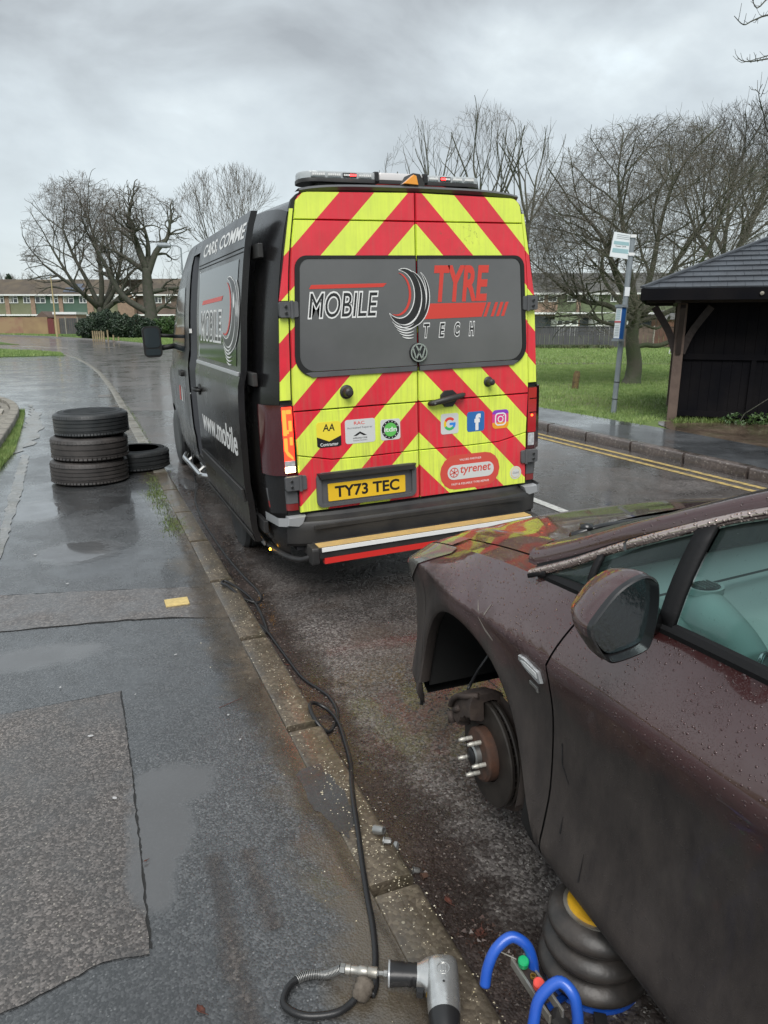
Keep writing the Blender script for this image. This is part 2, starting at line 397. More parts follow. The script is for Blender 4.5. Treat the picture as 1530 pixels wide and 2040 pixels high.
def soft_strip(name, inner, outer, z, mat):
    n = len(inner); me = bpy.data.meshes.new(name); me.from_pydata([(x, y, z) for x, y in inner + outer], [], [(k, n + k, n + k + 1, k + 1) for k in range(n - 1)])
    at_ = me.attributes.new('edge', 'FLOAT', 'POINT'); at_.data.foreach_set('value', [1.] * n + [-.1] * n)
    me.materials.append(MT[mat]); o = bpy.data.objects.new(name, me); C.objects.link(o); tag(o, kind='structure')
    if me.polygons[0].normal.z < 0: me.flip_normals()
    return o
soft_strip('gutter', [(.80, y) for y in (-3, 1, 2, 3, 4, 5, 7, 10)], [(1.35, -3), (1.32, 1), (1.25, 2), (1.12, 3), (1.12, 4), (1.15, 5), (1.1, 7), (1.0, 10)], .004, 'gutter')
# left pavement: a solid slab behind the kerb
def off(pts, dx): return [(x + dx, y) for x, y in pts]
PZ = .05
pv = [(-9, -9)] + [(x - .15, y) for x, y in ROADL[:11]] + [(-30, 100), (-60, 100), (-60, 30), (-9, 30)]
sheet('pavement', pv, PZ, 'pave', th=.12)
# re-laid areas on the pavement
sheet('pavement_crack', rough_poly([(-3.2, 3.556), (-.47, 3.227), (.031, 3.246), (.036, 2.6), (.027, 1.72), (-.10, 1.80), (-.31, 1.9), (-.8, 1.913), (-3.2, 1.993)], .0028, .013, 55), PZ + .002, 'seal0')
sheet('pavement_crack', rough_poly([(-3.2, 5.208), (-.60, 4.808), (.1, 4.628), (.66, 4.458), (.66, 3.915), (.40, 4.014), (.1, 4.094), (-.55, 4.194), (-3.2, 4.492)], .004, .02, 56), PZ + .002, 'seal0')
sheet('pavement_patch', rough_poly([(-3.2, 3.55), (-.47, 3.22), (.026, 3.24), (.03, 2.6), (.02, 1.70), (-.10, 1.72), (-.31, 1.66), (-.55, 1.64), (-.8, 1.50), (-3.2, 1.5)], .0035, .03, 5), PZ + .004, 'pave_coarse')
sheet('pavement_trench', rough_poly([(-3.2, 5.2), (-.60, 4.80), (.1, 4.62), (.66, 4.45), (.66, 3.92), (.40, 4.02), (.1, 4.10), (-.55, 4.20), (-3.2, 4.5)], .012, .06, 6), PZ + .004, 'pave_band')
for pl_, pr_ in (([(.20, 2.02), (.19, 1.8), (.185, 1.6), (.19, 1.4), (.21, 1.2), (.2, 1.0)], None), ([(.30, 2.0), (.305, 1.9), (.31, 1.83), (.31, 1.75), (.31, 1.7), (.31, 1.65)], 1)):
    soft_strip('worn_strip', [(x + .04, y) for x, y in pl_], [(x - .03, y) for x, y in pl_], PZ + .004, 'wear'); soft_strip('worn_strip', [(x + .04, y) for x, y in pl_], [(x + .11, y) for x, y in pl_], PZ + .004, 'wear')
soft_strip('silt', [(.645, y) for y in (.9, 1.2, 1.5, 1.8, 2.2, 2.6, 3, 3.5, 4, 4.6, 5.2, 6, 7)], [(x, y) for x, y in ((.50, .9), (.50, 1.2), (.60, 1.5), (.58, 1.8), (.52, 2.2), (.45, 2.6), (.40, 3), (.36, 3.5), (.30, 4), (.42, 4.6), (.50, 5.2), (.50, 6), (.56, 7))], PZ + .0055, 'silt')
sheet('kerb_skim', rough_poly([(.60, 2.32), (.70, 2.36), (.735, 2.15), (.73, 1.98), (.66, 1.92), (.61, 2.1)], .01, .03, 9), PZ + .006, 'skim')
sheet('cement_seam', rough_poly([(-.80, 10.2), (-.71, 10.1), (-.66, 8.0), (-.66, 6.3), (-.66, 5.6), (-.71, 5.6), (-.76, 7.6)], .012, .09, 10), PZ + .005, 'cement')
sheet('cement_seam', rough_poly([(-1.02, 16.5), (-.75, 14.6), (-.66, 13.0), (-.70, 11.2), (-.86, 10.3), (-1.15, 10.6), (-.92, 12.8), (-.93, 14.4)], .05, .2, 11), PZ + .006, 'cement')
for i_, (a_, b_, c_, e_) in enumerate([(.02, .28, 17.5, 18.1), (.16, .34, 15.4, 15.8), (-.1, .1, 20.5, 21.2)]):
    sheet('pavement_patch', rough_poly([(a_ + .3, c_), (b_ + .3, c_), (b_ + .3, e_), (a_ + .3, e_)], .01, .2, 12 + i_), PZ + .004, 'pave_band')
# wet puddle
def puddle_mat():
    m, N, L, b = nodes('puddle_water'); co = objco(N)
    b.inputs['Base Color'].default_value = (.085, .086, .089, 1); P(b, rough=.05, spec=.5)
    dx = N.new('ShaderNodeAttribute'); dx.attribute_name = 'edge'
    f = math_n(N, L, 'ADD', dx.outputs['Fac'], math_n(N, L, 'MULTIPLY', math_n(N, L, 'SUBTRACT', noise_n(N, L, co, 26, 6, .75), .5), 1.6))
    L.new(rng_n(N, L, f, .15, .75), b.inputs['Alpha'])
    return m
MT['puddle'] = puddle_mat()
def puddle(poly, name='puddle', z=PZ + .0075):
    cx = sum(p[0] for p in poly) / len(poly); cy = sum(p[1] for p in poly) / len(poly); pts = [Vector((p[0], p[1], z)) for p in poly]
    ip = [Vector((cx, cy, z)).lerp(p, .40) for p in pts]; n = len(pts)
    me = bpy.data.meshes.new(name)
    me.from_pydata([tuple(p) for p in pts + ip], [], [(k, (k + 1) % n, n + (k + 1) % n, n + k) for k in range(n)] + [tuple(range(n, 2 * n))])
    at = me.attributes.new('edge', 'FLOAT', 'POINT')
    at.data.foreach_set('value', [0.] * n + [1.] * n)
    me.materials.append(MT['puddle']); o = bpy.data.objects.new(name, me); C.objects.link(o); tag(o, kind='structure')
    if me.polygons[0].normal.z < 0: me.flip_normals()
puddle([(.85, 8.1), (.95, 8.3), (1.1, 7.8), (1.0, 7.35), (.86, 7.5)], z=.008)
# right pavement, mud and field
sheet('pavement', [(6.90, -9)] + [(x + .15, y) for x, y in ROADR[1:5]] + [(7.6, 43), (8.0, 30), (8.0, 20), (8.0, 11.8), (8.15, 8.5), (8.12, 6.6), (8.1, -9)], .12, 'pave_far', th=.15)
sheet('grass_field', [(6.9, -9), (420, -9), (420, 200), (12, 200), (6.6, 60), (6.6, 43), (6.85, 20)], .105, 'grass')
sheet('mud_patch', rough_poly([(8.1, 8.4), (8.6, 9.15), (9.4, 9.3), (12, 7.0), (12, 3), (8.1, 3)], .08, .25, 20), .118, 'mud')
sheet('mud_track', rough_poly([(13.5, 25.5), (17, 24.6), (24, 21), (24, 20.2), (17, 23.4), (13.4, 24.9)], .15, .5, 21), .112, 'mud')
# grass verges on the left and on the far side of the bend
sheet('verge', rough_poly([(-.66, 40.0), (-.85, 43.0), (-2.1, 46.2), (-4.6, 50.1), (-9.5, 58), (-14, 58), (-14, 38.6), (-6, 38.9), (-3.4, 39.3)], .06, .4, 22), PZ + .03, 'verge', th=.03)
sheet('verge', rough_poly([(-4.0, 60), (-5.1, 64.3), (-6.9, 72), (-14, 86), (-24, 86), (-24, 62), (-9, 61.0), (-5.3, 60.6)], .08, .5, 23), PZ + .03, 'verge', th=.03)
sheet('verge', [(x + .15, y) for x, y in ROADR[3:]] + [(-50, 220), (60, 220), (60, 30)], .10, 'verge', th=.1)
# ---------------------------------------------------------------- kerbs: every stone a part
def kerb(name, line, w, z, ln, mat, mats=None, y_max=60, bury=.1, side=-1, seed=2, jit=.004):
    root = empty(name); tag(root, kind='structure'); rd = random.Random(seed)
    pts = [Vector((x, y, 0)) for x, y in line]; i = 0; pos = pts[0]; seglen = 0
    # walk along the line
    path = []
    dens = []
    for a_, b_ in zip(pts, pts[1:]):
        n = max(1, int((b_ - a_).length / .05))
        for k in range(n): dens.append(a_.lerp(b_, k / n))
    acc = 0; last = dens[0]; start = dens[0]; cache = {}
    for p in dens[1:]:
        acc += (p - last).length; last = p
        if acc >= ln:
            if p.y > y_max: break
            dr = (p - start).normalized(); mid = (p + start) / 2
            key = (0)
            mname = mat if not mats else mats(mid)
            ck = (mname, rd.randrange(4))
            if ck not in cache:
                mb = MB(); g = .0025; zt = z + rd.uniform(-jit, jit)
                mb.prism(rrect(-w if side < 0 else 0, 0 if side < 0 else w, -bury, zt, .018, 3, rs=(.002, .002, .022 if side < 0 else .008, .008 if side < 0 else .022)), lambda a_, b_, d_: (a_, d_, b_), -ln / 2 + g, ln / 2 - g)
                cache[ck] = mb.build('kerb_stone', mname, root, smooth=True); o = cache[ck]
            else:
                o = cache[ck].copy(); C.objects.link(o); o.parent = root
            o.location = (mid.x + rd.uniform(-jit, jit) * .8, mid.y, 0); o.rotation_euler = (0, 0, math.atan2(-dr.x, dr.y) + rd.uniform(-.004, .004))
            start = p; acc = 0
    return root
kerb('kerb', [(.80, -1.2), (.80, 5), (.80, 12), (.78, 20), (.66, 26), (.42, 31), (-.05, 37.5), (-.78, 42.5), (-2.0, 49)], .15, PZ + .006, .915, 'kerb', lambda m: 'kerb' if m.y < 8.5 else 'kerb_clean', 49, jit=.0015)
kerb('kerb', [(6.75, 1.0), (6.75, 20), (6.7, 30), (6.3, 43), (5.3, 54), (2.2, 70.7), (-2.4, 88.0), (-8.9, 103), (-25, 124)], .15, .13, .915, 'kerb_right', None, 118, side=1, seed=4)
# double yellow lines
MT['yellow_paint'] = M('yellow_line_paint', (.48, .35, .12), .5, col2=(.20, .16, .09), ns=14, lo=.42, hi=.68)
MT['white_paint'] = M('white_line_paint', (.55, .55, .52), .5, col2=(.25, .25, .24), ns=20, lo=.5, hi=.7)
for off_ in (.20, .40):
    l = [(x - off_, y) for x, y in [(6.75, 1), (6.75, 14), (6.75, 20), (6.7, 30), (6.3, 43)]]
    sheet('road_marking', l + [(x - .085, y) for x, y in l[::-1]], .004, 'yellow_paint')
for y0 in (4.9, 10.9, 16.9, 22.9): sheet('road_marking', [(3.95, y0), (4.05, y0), (4.05, y0 + 2), (3.95, y0 + 2)], .004, 'white_paint')
for x_, y_ in ((-3.0, 55), (-1.6, 52.4)): sheet('road_marking', [(x_ - .5, y_ - .4), (x_ + .9, y_ - 1.4), (x_ + 1.0, y_ - 1.2), (x_ - .4, y_ - .1)], PZ + .01, 'white_paint')
# kerbed planting edge on the left with crazy paving behind
gk = [(-1.12, 7.6), (-1.10, 9), (-1.06, 11), (-1.05, 13), (-1.08, 14.6), (-1.22, 15.8), (-1.5, 16.9), (-2.0, 18.0), (-3.2, 19.6), (-6, 22.5)]
kerb('kerb', gk, .14, PZ + .14, .6, 'concrete', None, 23, side=-1, seed=6)
gp = tag(empty('crazy_paving'), kind='structure')
MT['slab'] = M('paving_slab', (.40, .37, .31), .6, col2=(.26, .24, .2), ns=3, bump=(20, .004))
sheet('bedding_mortar', [(-1.25, 7.6), (-1.2, 12), (-1.2, 14.4), (-1.4, 15.9), (-2.1, 17.6), (-3.3, 19.3), (-6, 22), (-6, 7.6)], PZ + .095, 'concrete')
rd = random.Random(5); y = 7.8
while y < 19.5:
    hh = rd.uniform(.5, .85); x = -1.32 if y < 14.5 else -1.35 - (y - 14.5) * .42
    while x > -3.6:
        ww = rd.uniform(.4, .75); mb = MB()
        pts = [(x - rd.uniform(0, .06), y + rd.uniform(0, .07)), (x - ww + .04, y + rd.uniform(0, .07)), (x - ww + rd.uniform(.03, .08), y + hh - .05), (x - ww * .5, y + hh - rd.uniform(0, .09)), (x - rd.uniform(0, .06), y + hh - .05)]
        mb.prism(pts, lambda a_, b_, d_: (a_, b_, d_), PZ + .09, PZ + .125, .008); mb.build('slab', 'slab', gp); x -= ww
    y += hh
# tufts and blades --------------------------------------------------
def blades(name, sampler, n, hgt, wd, mat, z, seed=1, lean=.5):
    rs = np.random.RandomState(seed); pts = sampler(rs, n); n = len(pts)
    ang = rs.uniform(0, 2 * np.pi, n); h = hgt * rs.uniform(.4, 1.2, n); ww = wd * rs.uniform(.6, 1.3, n)
    la = rs.uniform(0, 2 * np.pi, n); ll = h * lean * rs.uniform(.1, 1., n)
    base = np.c_[pts, np.full(n, z)]
    dx = np.c_[np.cos(ang) * ww, np.sin(ang) * ww, np.zeros(n)]
    tip = base + np.c_[np.cos(la) * ll, np.sin(la) * ll, h]
    v = np.stack([base - dx, base + dx, tip], 1).reshape(-1, 3)
    me = bpy.data.meshes.new(name); me.vertices.add(3 * n); me.vertices.foreach_set('co', v.ravel())
    me.loops.add(3 * n); me.loops.foreach_set('vertex_index', np.arange(3 * n)); me.polygons.add(n)
    me.polygons.foreach_set('loop_start', np.arange(0, 3 * n, 3)); me.polygons.foreach_set('loop_total', np.full(n, 3)); me.update(); me.validate()
    me.materials.append(MT[mat]); o = bpy.data.objects.new(name, me); C.objects.link(o); tag(o, kind='stuff'); return o
def in_poly(px, py, poly):
    r = np.zeros(len(px), bool); n = len(poly)
    for i in range(n):
        x0, y0 = poly[i]; x1, y1 = poly[(i + 1) % n]
        c_ = ((y0 > py) != (y1 > py)) & (px < (x1 - x0) * (py - y0) / (y1 - y0 + 1e-12) + x0); r ^= c_
    return r
def poly_s(poly, power=None):
    a_ = np.array(poly)
    def f(rs, n):
        p = rs.uniform(a_.min(0), a_.max(0), (n * 3, 2)); p = p[in_poly(p[:, 0], p[:, 1], poly)]
        return p[:n]
    return f
blades('grass', poly_s([(8.05, 8.9), (8.7, 9.3), (9.1, 9.5), (13, 12), (22, 22), (14, 24), (8.3, 17), (8.0, 12)]), 60000, .055, .010, 'blade', .10, 3)
blades('grass', poly_s([(14, 24), (22, 22), (40, 34), (30, 44), (12, 38), (8.2, 18)]), 40000, .09, .022, 'blade', .10, 4)
blades('grass', poly_s([(-1.06, 8.4), (-.98, 9), (-.90, 10.4), (-.93, 12), (-.98, 13.6), (-1.05, 15.3), (-1.14, 15.2), (-1.06, 13), (-1.08, 10)]), 9000, .07, .006, 'blade', PZ, 5)
blades('grass', poly_s([(-.7, 39.6), (-.85, 43.0), (-2.1, 46.2), (-4.6, 50.1), (-9.5, 58), (-10, 39)]), 16000, .09, .03, 'blade', PZ + .02, 6)
blades('grass', poly_s([(8.0, 45), (6.0, 52), (5.0, 60), (2.5, 74), (-.5, 84), (8, 84), (14, 60)]), 22000, .14, .04, 'blade', .09, 7)
blades('grass', poly_s([(-2.0, 88.5), (-8.4, 103.5), (-24, 125), (-24, 132), (-8, 112), (0, 92)]), 9000, .14, .05, 'blade', .09, 8)
def gauss_s(cx, cy, sx, sy):
    return lambda rs, n: np.c_[rs.normal(cx, sx, n), rs.normal(cy, sy, n)]
for i_, (cx, cy, sx, sy, nn, z_) in enumerate([(.61, 6.05, .05, .16, 900, PZ), (.58, 6.9, .05, .25, 500, PZ), (.60, 7.7, .04, .3, 500, PZ), (.56, 7.3, .06, .1, 300, PZ), (.72, 9.6, .03, .5, 500, PZ), (.80, 12.5, .02, 2, 500, PZ)]):
    blades('grass_tuft', gauss_s(cx, cy, sx, sy), nn, .018, .003, 'moss', z_, 20 + i_, .9)
blades('grass_tuft', poly_s([(8.7, 8.9), (9.9, 8.6), (11.2, 7.4), (11.2, 7.9), (9.8, 9.0), (9.0, 9.35)]), 2600, .07, .008, 'moss', .118, 31, .8)
# grit and pebbles exposed in the kerb and gutter: far too many to count
def grit(name, sampler, n, size, mat, z, seed):
    rs = np.random.RandomState(seed); p = sampler(rs, n); n = len(p); vs = []; fs = []
    base = np.array([(1, 0, 0), (-.6, .8, 0), (-.6, -.8, 0), (0, .1, .8), (.2, 0, -.5)])
    for i in range(n):
        a_ = rs.uniform(0, 6.28); s_ = size * rs.uniform(.4, 1.3); sq = rs.uniform(.5, 1)
        rt = np.array([[np.cos(a_), -np.sin(a_), 0], [np.sin(a_), np.cos(a_), 0], [0, 0, 1]])
        q = (base * [1, sq, .7] * s_) @ rt.T + [p[i, 0], p[i, 1], z + s_ * .1]; o_ = len(vs); vs.extend(map(tuple, q))
        fs += [(o_, o_ + 1, o_ + 3), (o_ + 1, o_ + 2, o_ + 3), (o_ + 2, o_, o_ + 3), (o_ + 1, o_, o_ + 4), (o_ + 2, o_ + 1, o_ + 4), (o_, o_ + 2, o_ + 4)]
    me = bpy.data.meshes.new(name); me.from_pydata(vs, [], fs); me.materials.append(MT[mat]); o = bpy.data.objects.new(name, me); C.objects.link(o); tag(o, kind='stuff'); return o
MT['pebble'] = M('pale_pebble', (.50, .42, .26), .45, col2=(.62, .58, .48), ns=60)
MT['grit_dark'] = M('gutter_grit', (.10, .075, .06), .5, col2=(.05, .035, .03), ns=40)
MT['leafmulch'] = M('leaf_litter', (.060, .030, .022), .4, col2=(.030, .019, .015), ns=50)
def kerb_s(y0, y1, x0, x1): return lambda rs, n: np.c_[np.clip(rs.normal((x0 + x1) / 2, (x1 - x0) / 3.2, n), x0, x1), y0 + (y1 - y0) * rs.uniform(0, 1, n) ** 1.0]
MT['chip'] = M('road_chipping', (.16, .145, .13), .4, col2=(.06, .055, .05), ns=40)
grit('pebbles', kerb_s(1.0, 2.35, .655, .80), 520, .0036, 'pebble', PZ + .0065, 1)
grit('pebbles', kerb_s(2.3, 5.2, .655, .80), 260, .0034, 'pebble', PZ + .006, 2)
grit('pebbles', kerb_s(.9, 6.0, .45, .68), 90, .0035, 'pebble', PZ, 9)
grit('grit', kerb_s(.8, 8.0, .80, 1.02), 2600, .006, 'grit_dark', .005, 3)
grit('grit', kerb_s(1.0, 5.0, .9, 2.6), 350, .0035, 'chip', 0.0, 13)
grit('grit', kerb_s(.7, 3.2, .88, 1.7), 6500, .0062, 'chip', 0.0, 14)
def leaf_s(rs, n): return np.c_[.82 + np.abs(rs.normal(0, .07, n)), rs.uniform(.9, 5.5, n)]
blades('leaf_litter', leaf_s, 500, .004, .007, 'leafmulch', .006, 40, 2.5)
blades('leaf_litter', gauss_s(.90, 1.43, .03, .05), 110, .008, .009, 'leafmulch', .008, 41, 2.5)

# ================================================================== TREES
class Twigs:
    def __init__(s): s.b = {}
    def add(s, pts, rad, n=3): s.b.setdefault((len(pts), n), []).append((pts, rad))
    def build(s, name, mat, parent):
        V = []; F = []; off_ = 0
        for (m, n), lst in s.b.items():
            P_ = np.array([l[0] for l in lst], float); Rr = np.array([l[1] for l in lst], float); k = len(lst)
            T = np.empty_like(P_); T[:, 1:-1] = P_[:, 2:] - P_[:, :-2]; T[:, 0] = P_[:, 1] - P_[:, 0]; T[:, -1] = P_[:, -1] - P_[:, -2]
            T /= np.linalg.norm(T, axis=2, keepdims=True) + 1e-9
            ref = np.where(np.abs(T[:, :1, 2:3]) > .85, np.array([1., 0, 0]), np.array([0, 0, 1.])); ref = np.broadcast_to(ref, T.shape)
            U = np.cross(T, ref); U /= np.linalg.norm(U, axis=2, keepdims=True) + 1e-9; W_ = np.cross(T, U)
            an = np.arange(n) * 2 * np.pi / n
            ring = P_[:, :, None] + (U[:, :, None] * np.cos(an)[None, None, :, None] + W_[:, :, None] * np.sin(an)[None, None, :, None]) * Rr[:, :, None, None]
            V.append(ring.reshape(-1, 3))
            i = np.arange(m - 1)[:, None]; j = np.arange(n)[None]; j2 = (j + 1) % n
            q = np.stack([i * n + j, i * n + j2, (i + 1) * n + j2, (i + 1) * n + j], -1).reshape(-1, 4)
            F.append((q[None] + (np.arange(k) * m * n)[:, None, None] + off_).reshape(-1, 4)); off_ += k * m * n
        V = np.concatenate(V); F = np.concatenate(F)
        me = bpy.data.meshes.new(name); me.vertices.add(len(V)); me.vertices.foreach_set('co', V.ravel())
        me.loops.add(F.size); me.loops.foreach_set('vertex_index', F.ravel()); me.polygons.add(len(F))
        me.polygons.foreach_set('loop_start', np.arange(0, F.size, 4)); me.polygons.foreach_set('loop_total', np.full(len(F), 4)); me.update()
        me.polygons.foreach_set('use_smooth', np.ones(len(F), bool))
        me.materials.append(MT[mat]); o = bpy.data.objects.new(name, me); C.objects.link(o)
        if parent is not None: o.parent = parent
        return o
def rvec(rd): return Vector((rd.gauss(0, 1), rd.gauss(0, 1), rd.gauss(0, 1))).normalized()
def tree(name, label, loc, seed, trunk, env, levels, kids, ln, ratio=.68, r0=.25, wig=.22, up=.06, bark='bark', twig='twig', ang=(28, 55), tmin=.3, rmin=.006, limbs=None, group=None, cat='tree', clump=.25, rr=.62):
    """trunk: polyline of local points; env: (centre, radii) crown envelope; limbs: explicit polylines leaving the trunk"""
    rd = random.Random(seed); root = empty(name, loc); tag(root, label, cat, group)
    tk = MB(); tp = spline(trunk, 4); m = len(tp)
    rads = [r0 * (1 - .45 * i / (m - 1)) for i in range(m)]; rads[0] *= 1.45; rads[1] *= 1.15
    tk.tube(tp, rads, 14); tk.build('trunk', bark, root, smooth=2)
    ec, er = Vector(env[0]), Vector(env[1])
    def inside(p):
        q = p - ec; return (q.x / er.x) ** 2 + (q.y / er.y) ** 2 + (q.z / er.z) ** 2
    acc = [Twigs(), Twigs()]; limbs_made = []
    def grow(p, dr, length, r, lv):
        npt = 6 if lv == 0 else (5 if lv <= 2 else (4 if lv < levels - 1 else 3))
        pts = [p.copy()]; seg = length / (npt - 1); d_ = dr.copy(); ok = True
        for i in range(npt - 1):
            e_ = inside(pts[-1])
            d_ = (d_ + rvec(rd) * wig + Vector((0, 0, up))).normalized()
            if e_ > .8: d_ = (d_ - (pts[-1] - ec).normalized() * .1 * e_).normalized()
            pts.append(pts[-1] + d_ * seg * (1 if e_ < .95 else .4))
        rend = max(r * rr, rmin * .6); rad = [lerp(r, rend, i / (npt - 1)) for i in range(npt)]
        if lv == 0: limbs_made.append((pts, rad))
        else: acc[0 if lv <= 2 else 1].add([tuple(q) for q in pts], rad, 5 if lv <= 2 else 3)
        if lv >= levels or inside(pts[-1]) > 1.12: return
        nk = kids[min(lv, len(kids) - 1)]
        for k in range(nk):
            t = 1.0 if k == 0 else rd.uniform(tmin, 1.)
            i = min(int(t * (npt - 1)), npt - 2); fr = t * (npt - 1) - i; q = pts[i].lerp(pts[i + 1], fr)
            dd = (pts[i + 1] - pts[i]).normalized()
            a_ = R(rd.uniform(*ang)) * (.45 if k == 0 else 1); side = dd.cross(rvec(rd)).normalized()
            nd = (dd * math.cos(a_) + side * math.sin(a_)).normalized()
            rk = max(lerp(r, rend, t) * (.85 if k == 0 else rd.uniform(.45, .7)), rmin)
            grow(q, nd, length * ratio * rd.uniform(.75, 1.2), rk, lv + 1)
    if limbs:
        for l in limbs:
            pts = spline([Vector(q) for q in l[0]], 4); k_ = len(pts); rad = [lerp(l[1], l[1] * .28, i / (k_ - 1)) for i in range(k_)]
            limbs_made.append((pts, rad)); lt = l[2] if len(l) > 2 else kids[0] + 1
            L_ = sum((pts[i + 1] - pts[i]).length for i in range(k_ - 1))
            for k in range(lt):
                t = 1. if k == 0 else rd.uniform(.3, 1.); i = min(int(t * (k_ - 1)), k_ - 2); dd = (pts[i + 1] - pts[i]).normalized()
                a_ = R(rd.uniform(*ang)) * (.3 if k == 0 else 1); side = dd.cross(rvec(rd)).normalized()
                grow(pts[i].lerp(pts[i + 1], .5), (dd * math.cos(a_) + side * math.sin(a_)).normalized(), ln * ratio * rd.uniform(.8, 1.2), rad[i] * (.75 if k == 0 else .5), 1)
    else:
        top = tp[-1]; td = (tp[-1] - tp[-3]).normalized(); n = kids[0] + 2
        for k in range(n):
            a_ = R(rd.uniform(12, 58)); az = 2 * math.pi * (k + rd.uniform(-.3, .3)) / n
            dd = Vector((math.cos(az) * math.sin(a_), math.sin(az) * math.sin(a_), math.cos(a_)))
            i = m - 1 - rd.randrange(0, max(1, m // 4)); grow(tp[i], (dd + td * .2).normalized(), ln, rads[-1] * rd.uniform(.5, .8), 0)
    for pts, rad in limbs_made:
        mb = MB(); mb.tube(pts, rad, 8); mb.build('limb', bark, root, smooth=2)
    br = acc[0].build('branches', bark, root) if acc[0].b else None
    cr = acc[1].build('crown', twig, root); cr['kind'] = 'stuff'
    if br: br['kind'] = 'stuff'
    return root
# ================================================================== BACKGROUND: houses, fences, walls
U = Vector((.924, -.382, 0)); Wd = Vector((.382, .924, 0))     # the far rows stand square to the view
MT['rooftile'] = M('brown_roof_tiles', (.085, .070, .058), .75, col2=(.13, .105, .075), ns=.5, bump=(6, .02))
MT['roofdark'] = M('grey_roof_tiles', (.085, .085, .085), .7, col2=(.12, .12, .11), ns=.6)
MT['olive'] = M('olive_hung_tiles', (.14, .15, .085), .8, col2=(.17, .18, .11), ns=1)
MT['dkgreen'] = M('dark_green_cladding', (.055, .105, .075), .7, col2=(.07, .12, .09), ns=1)
MT['browntile'] = M('brown_hung_tiles', (.10, .075, .06), .8, col2=(.14, .10, .08), ns=1)
MT['sage'] = M('sage_hung_tiles', (.105, .135, .070), .8, col2=(.13, .16, .09), ns=1)
MT['brick'] = M('buff_brick', (.30, .21, .15), .85, col2=(.23, .16, .12), ns=3)
MT['redbrick'] = M('red_brick_wall', (.26, .13, .10), .85, col2=(.32, .22, .13), ns=.35, lo=.42, hi=.58)
MT['ochrebrick'] = M('ochre_brick_wall', (.34, .24, .13), .85, col2=(.25, .16, .10), ns=.5)
MT['upvc'] = M('white_upvc', (.75, .76, .76), .4)
MT['winglass'] = M('window_glass', (.035, .045, .05), .08, spec=.7)
MT['curtain'] = M('net_curtain', (.45, .44, .40), .8, col2=(.2, .2, .18), ns=4)
MT['solar'] = M('solar_panel', (.05, .06, .09), .12, spec=.8)
MT['fencegrey'] = M('grey_fence_panel', (.060, .062, .068), .8, col2=(.09, .09, .092), ns=1.2)
MT['fencebrown'] = M('red_brown_fence_panel', (.15, .070, .045), .8, col2=(.09, .05, .038), ns=1.0)
MT['fencepost'] = M('concrete_fence_post', (.28, .26, .22), .8)
MT['galv'] = M('galvanised_steel', (.26, .29, .31), .5, metal=.2, col2=(.20, .23, .25), ns=5)
MT['wood_pale'] = M('weathered_wood', (.36, .29, .17), .85, col2=(.22, .17, .10), ns=5)
def frame_fn(px0, base, ppm):
    """local frame of a far row: u in metres from a reference point, w away from the viewer"""
    def f(u, w, z): p = base + U * u + Wd * w; return (p.x, p.y, z)
    return f
ROW = Vector((-14.83, 129.21, 0)); PPM = 13.1
def ux(px): return (px + 60) / PPM
ROWF = frame_fn(0, ROW, PPM)
def fb(mb, F, u0, u1, w0, w1, z0, z1):
    return mb.add([F(u, w, z) for z in (z0, z1) for w in (w0, w1) for u in (u0, u1)], [(0, 2, 3, 1), (4, 5, 7, 6), (0, 1, 5, 4), (2, 6, 7, 3), (0, 4, 6, 2), (1, 3, 7, 5)])
def window(F, u0, u1, z0, z1, parent, mull=1, w=-.02, curtain=False, fr=.09):
    mb = MB(); fb(mb, F, u0, u1, w - .06, w + .06, z0, z0 + fr); fb(mb, F, u0, u1, w - .06, w + .06, z1 - fr, z1)
    fb(mb, F, u0, u0 + fr, w - .058, w + .058, z0 + fr, z1 - fr); fb(mb, F, u1 - fr, u1, w - .058, w + .058, z0 + fr, z1 - fr)
    for k in range(mull):
        uu = lerp(u0, u1, (k + 1) / (mull + 1)); fb(mb, F, uu - .05, uu + .05, w - .058, w + .058, z0 + fr, z1 - fr)
    if mull: uu = lerp(u0, u1, 1 / (mull + 1)); fb(mb, F, uu + .05, u1 - fr, w - .057, w + .057, lerp(z0, z1, .62), lerp(z0, z1, .62) + .08)
    o = mb.build('window', 'upvc', parent)
    g = MB(); fb(g, F, u0 + fr, u1 - fr, w - .02, w - .005, z0 + fr, z1 - fr); g.build('pane', 'winglass', o)
    if curtain: g = MB(); fb(g, F, u0 + fr, u0 + (u1 - u0) * .35, w - .045, w - .03, z0 + fr, z1 - fr); g.build('curtain', 'curtain', o)
    return o
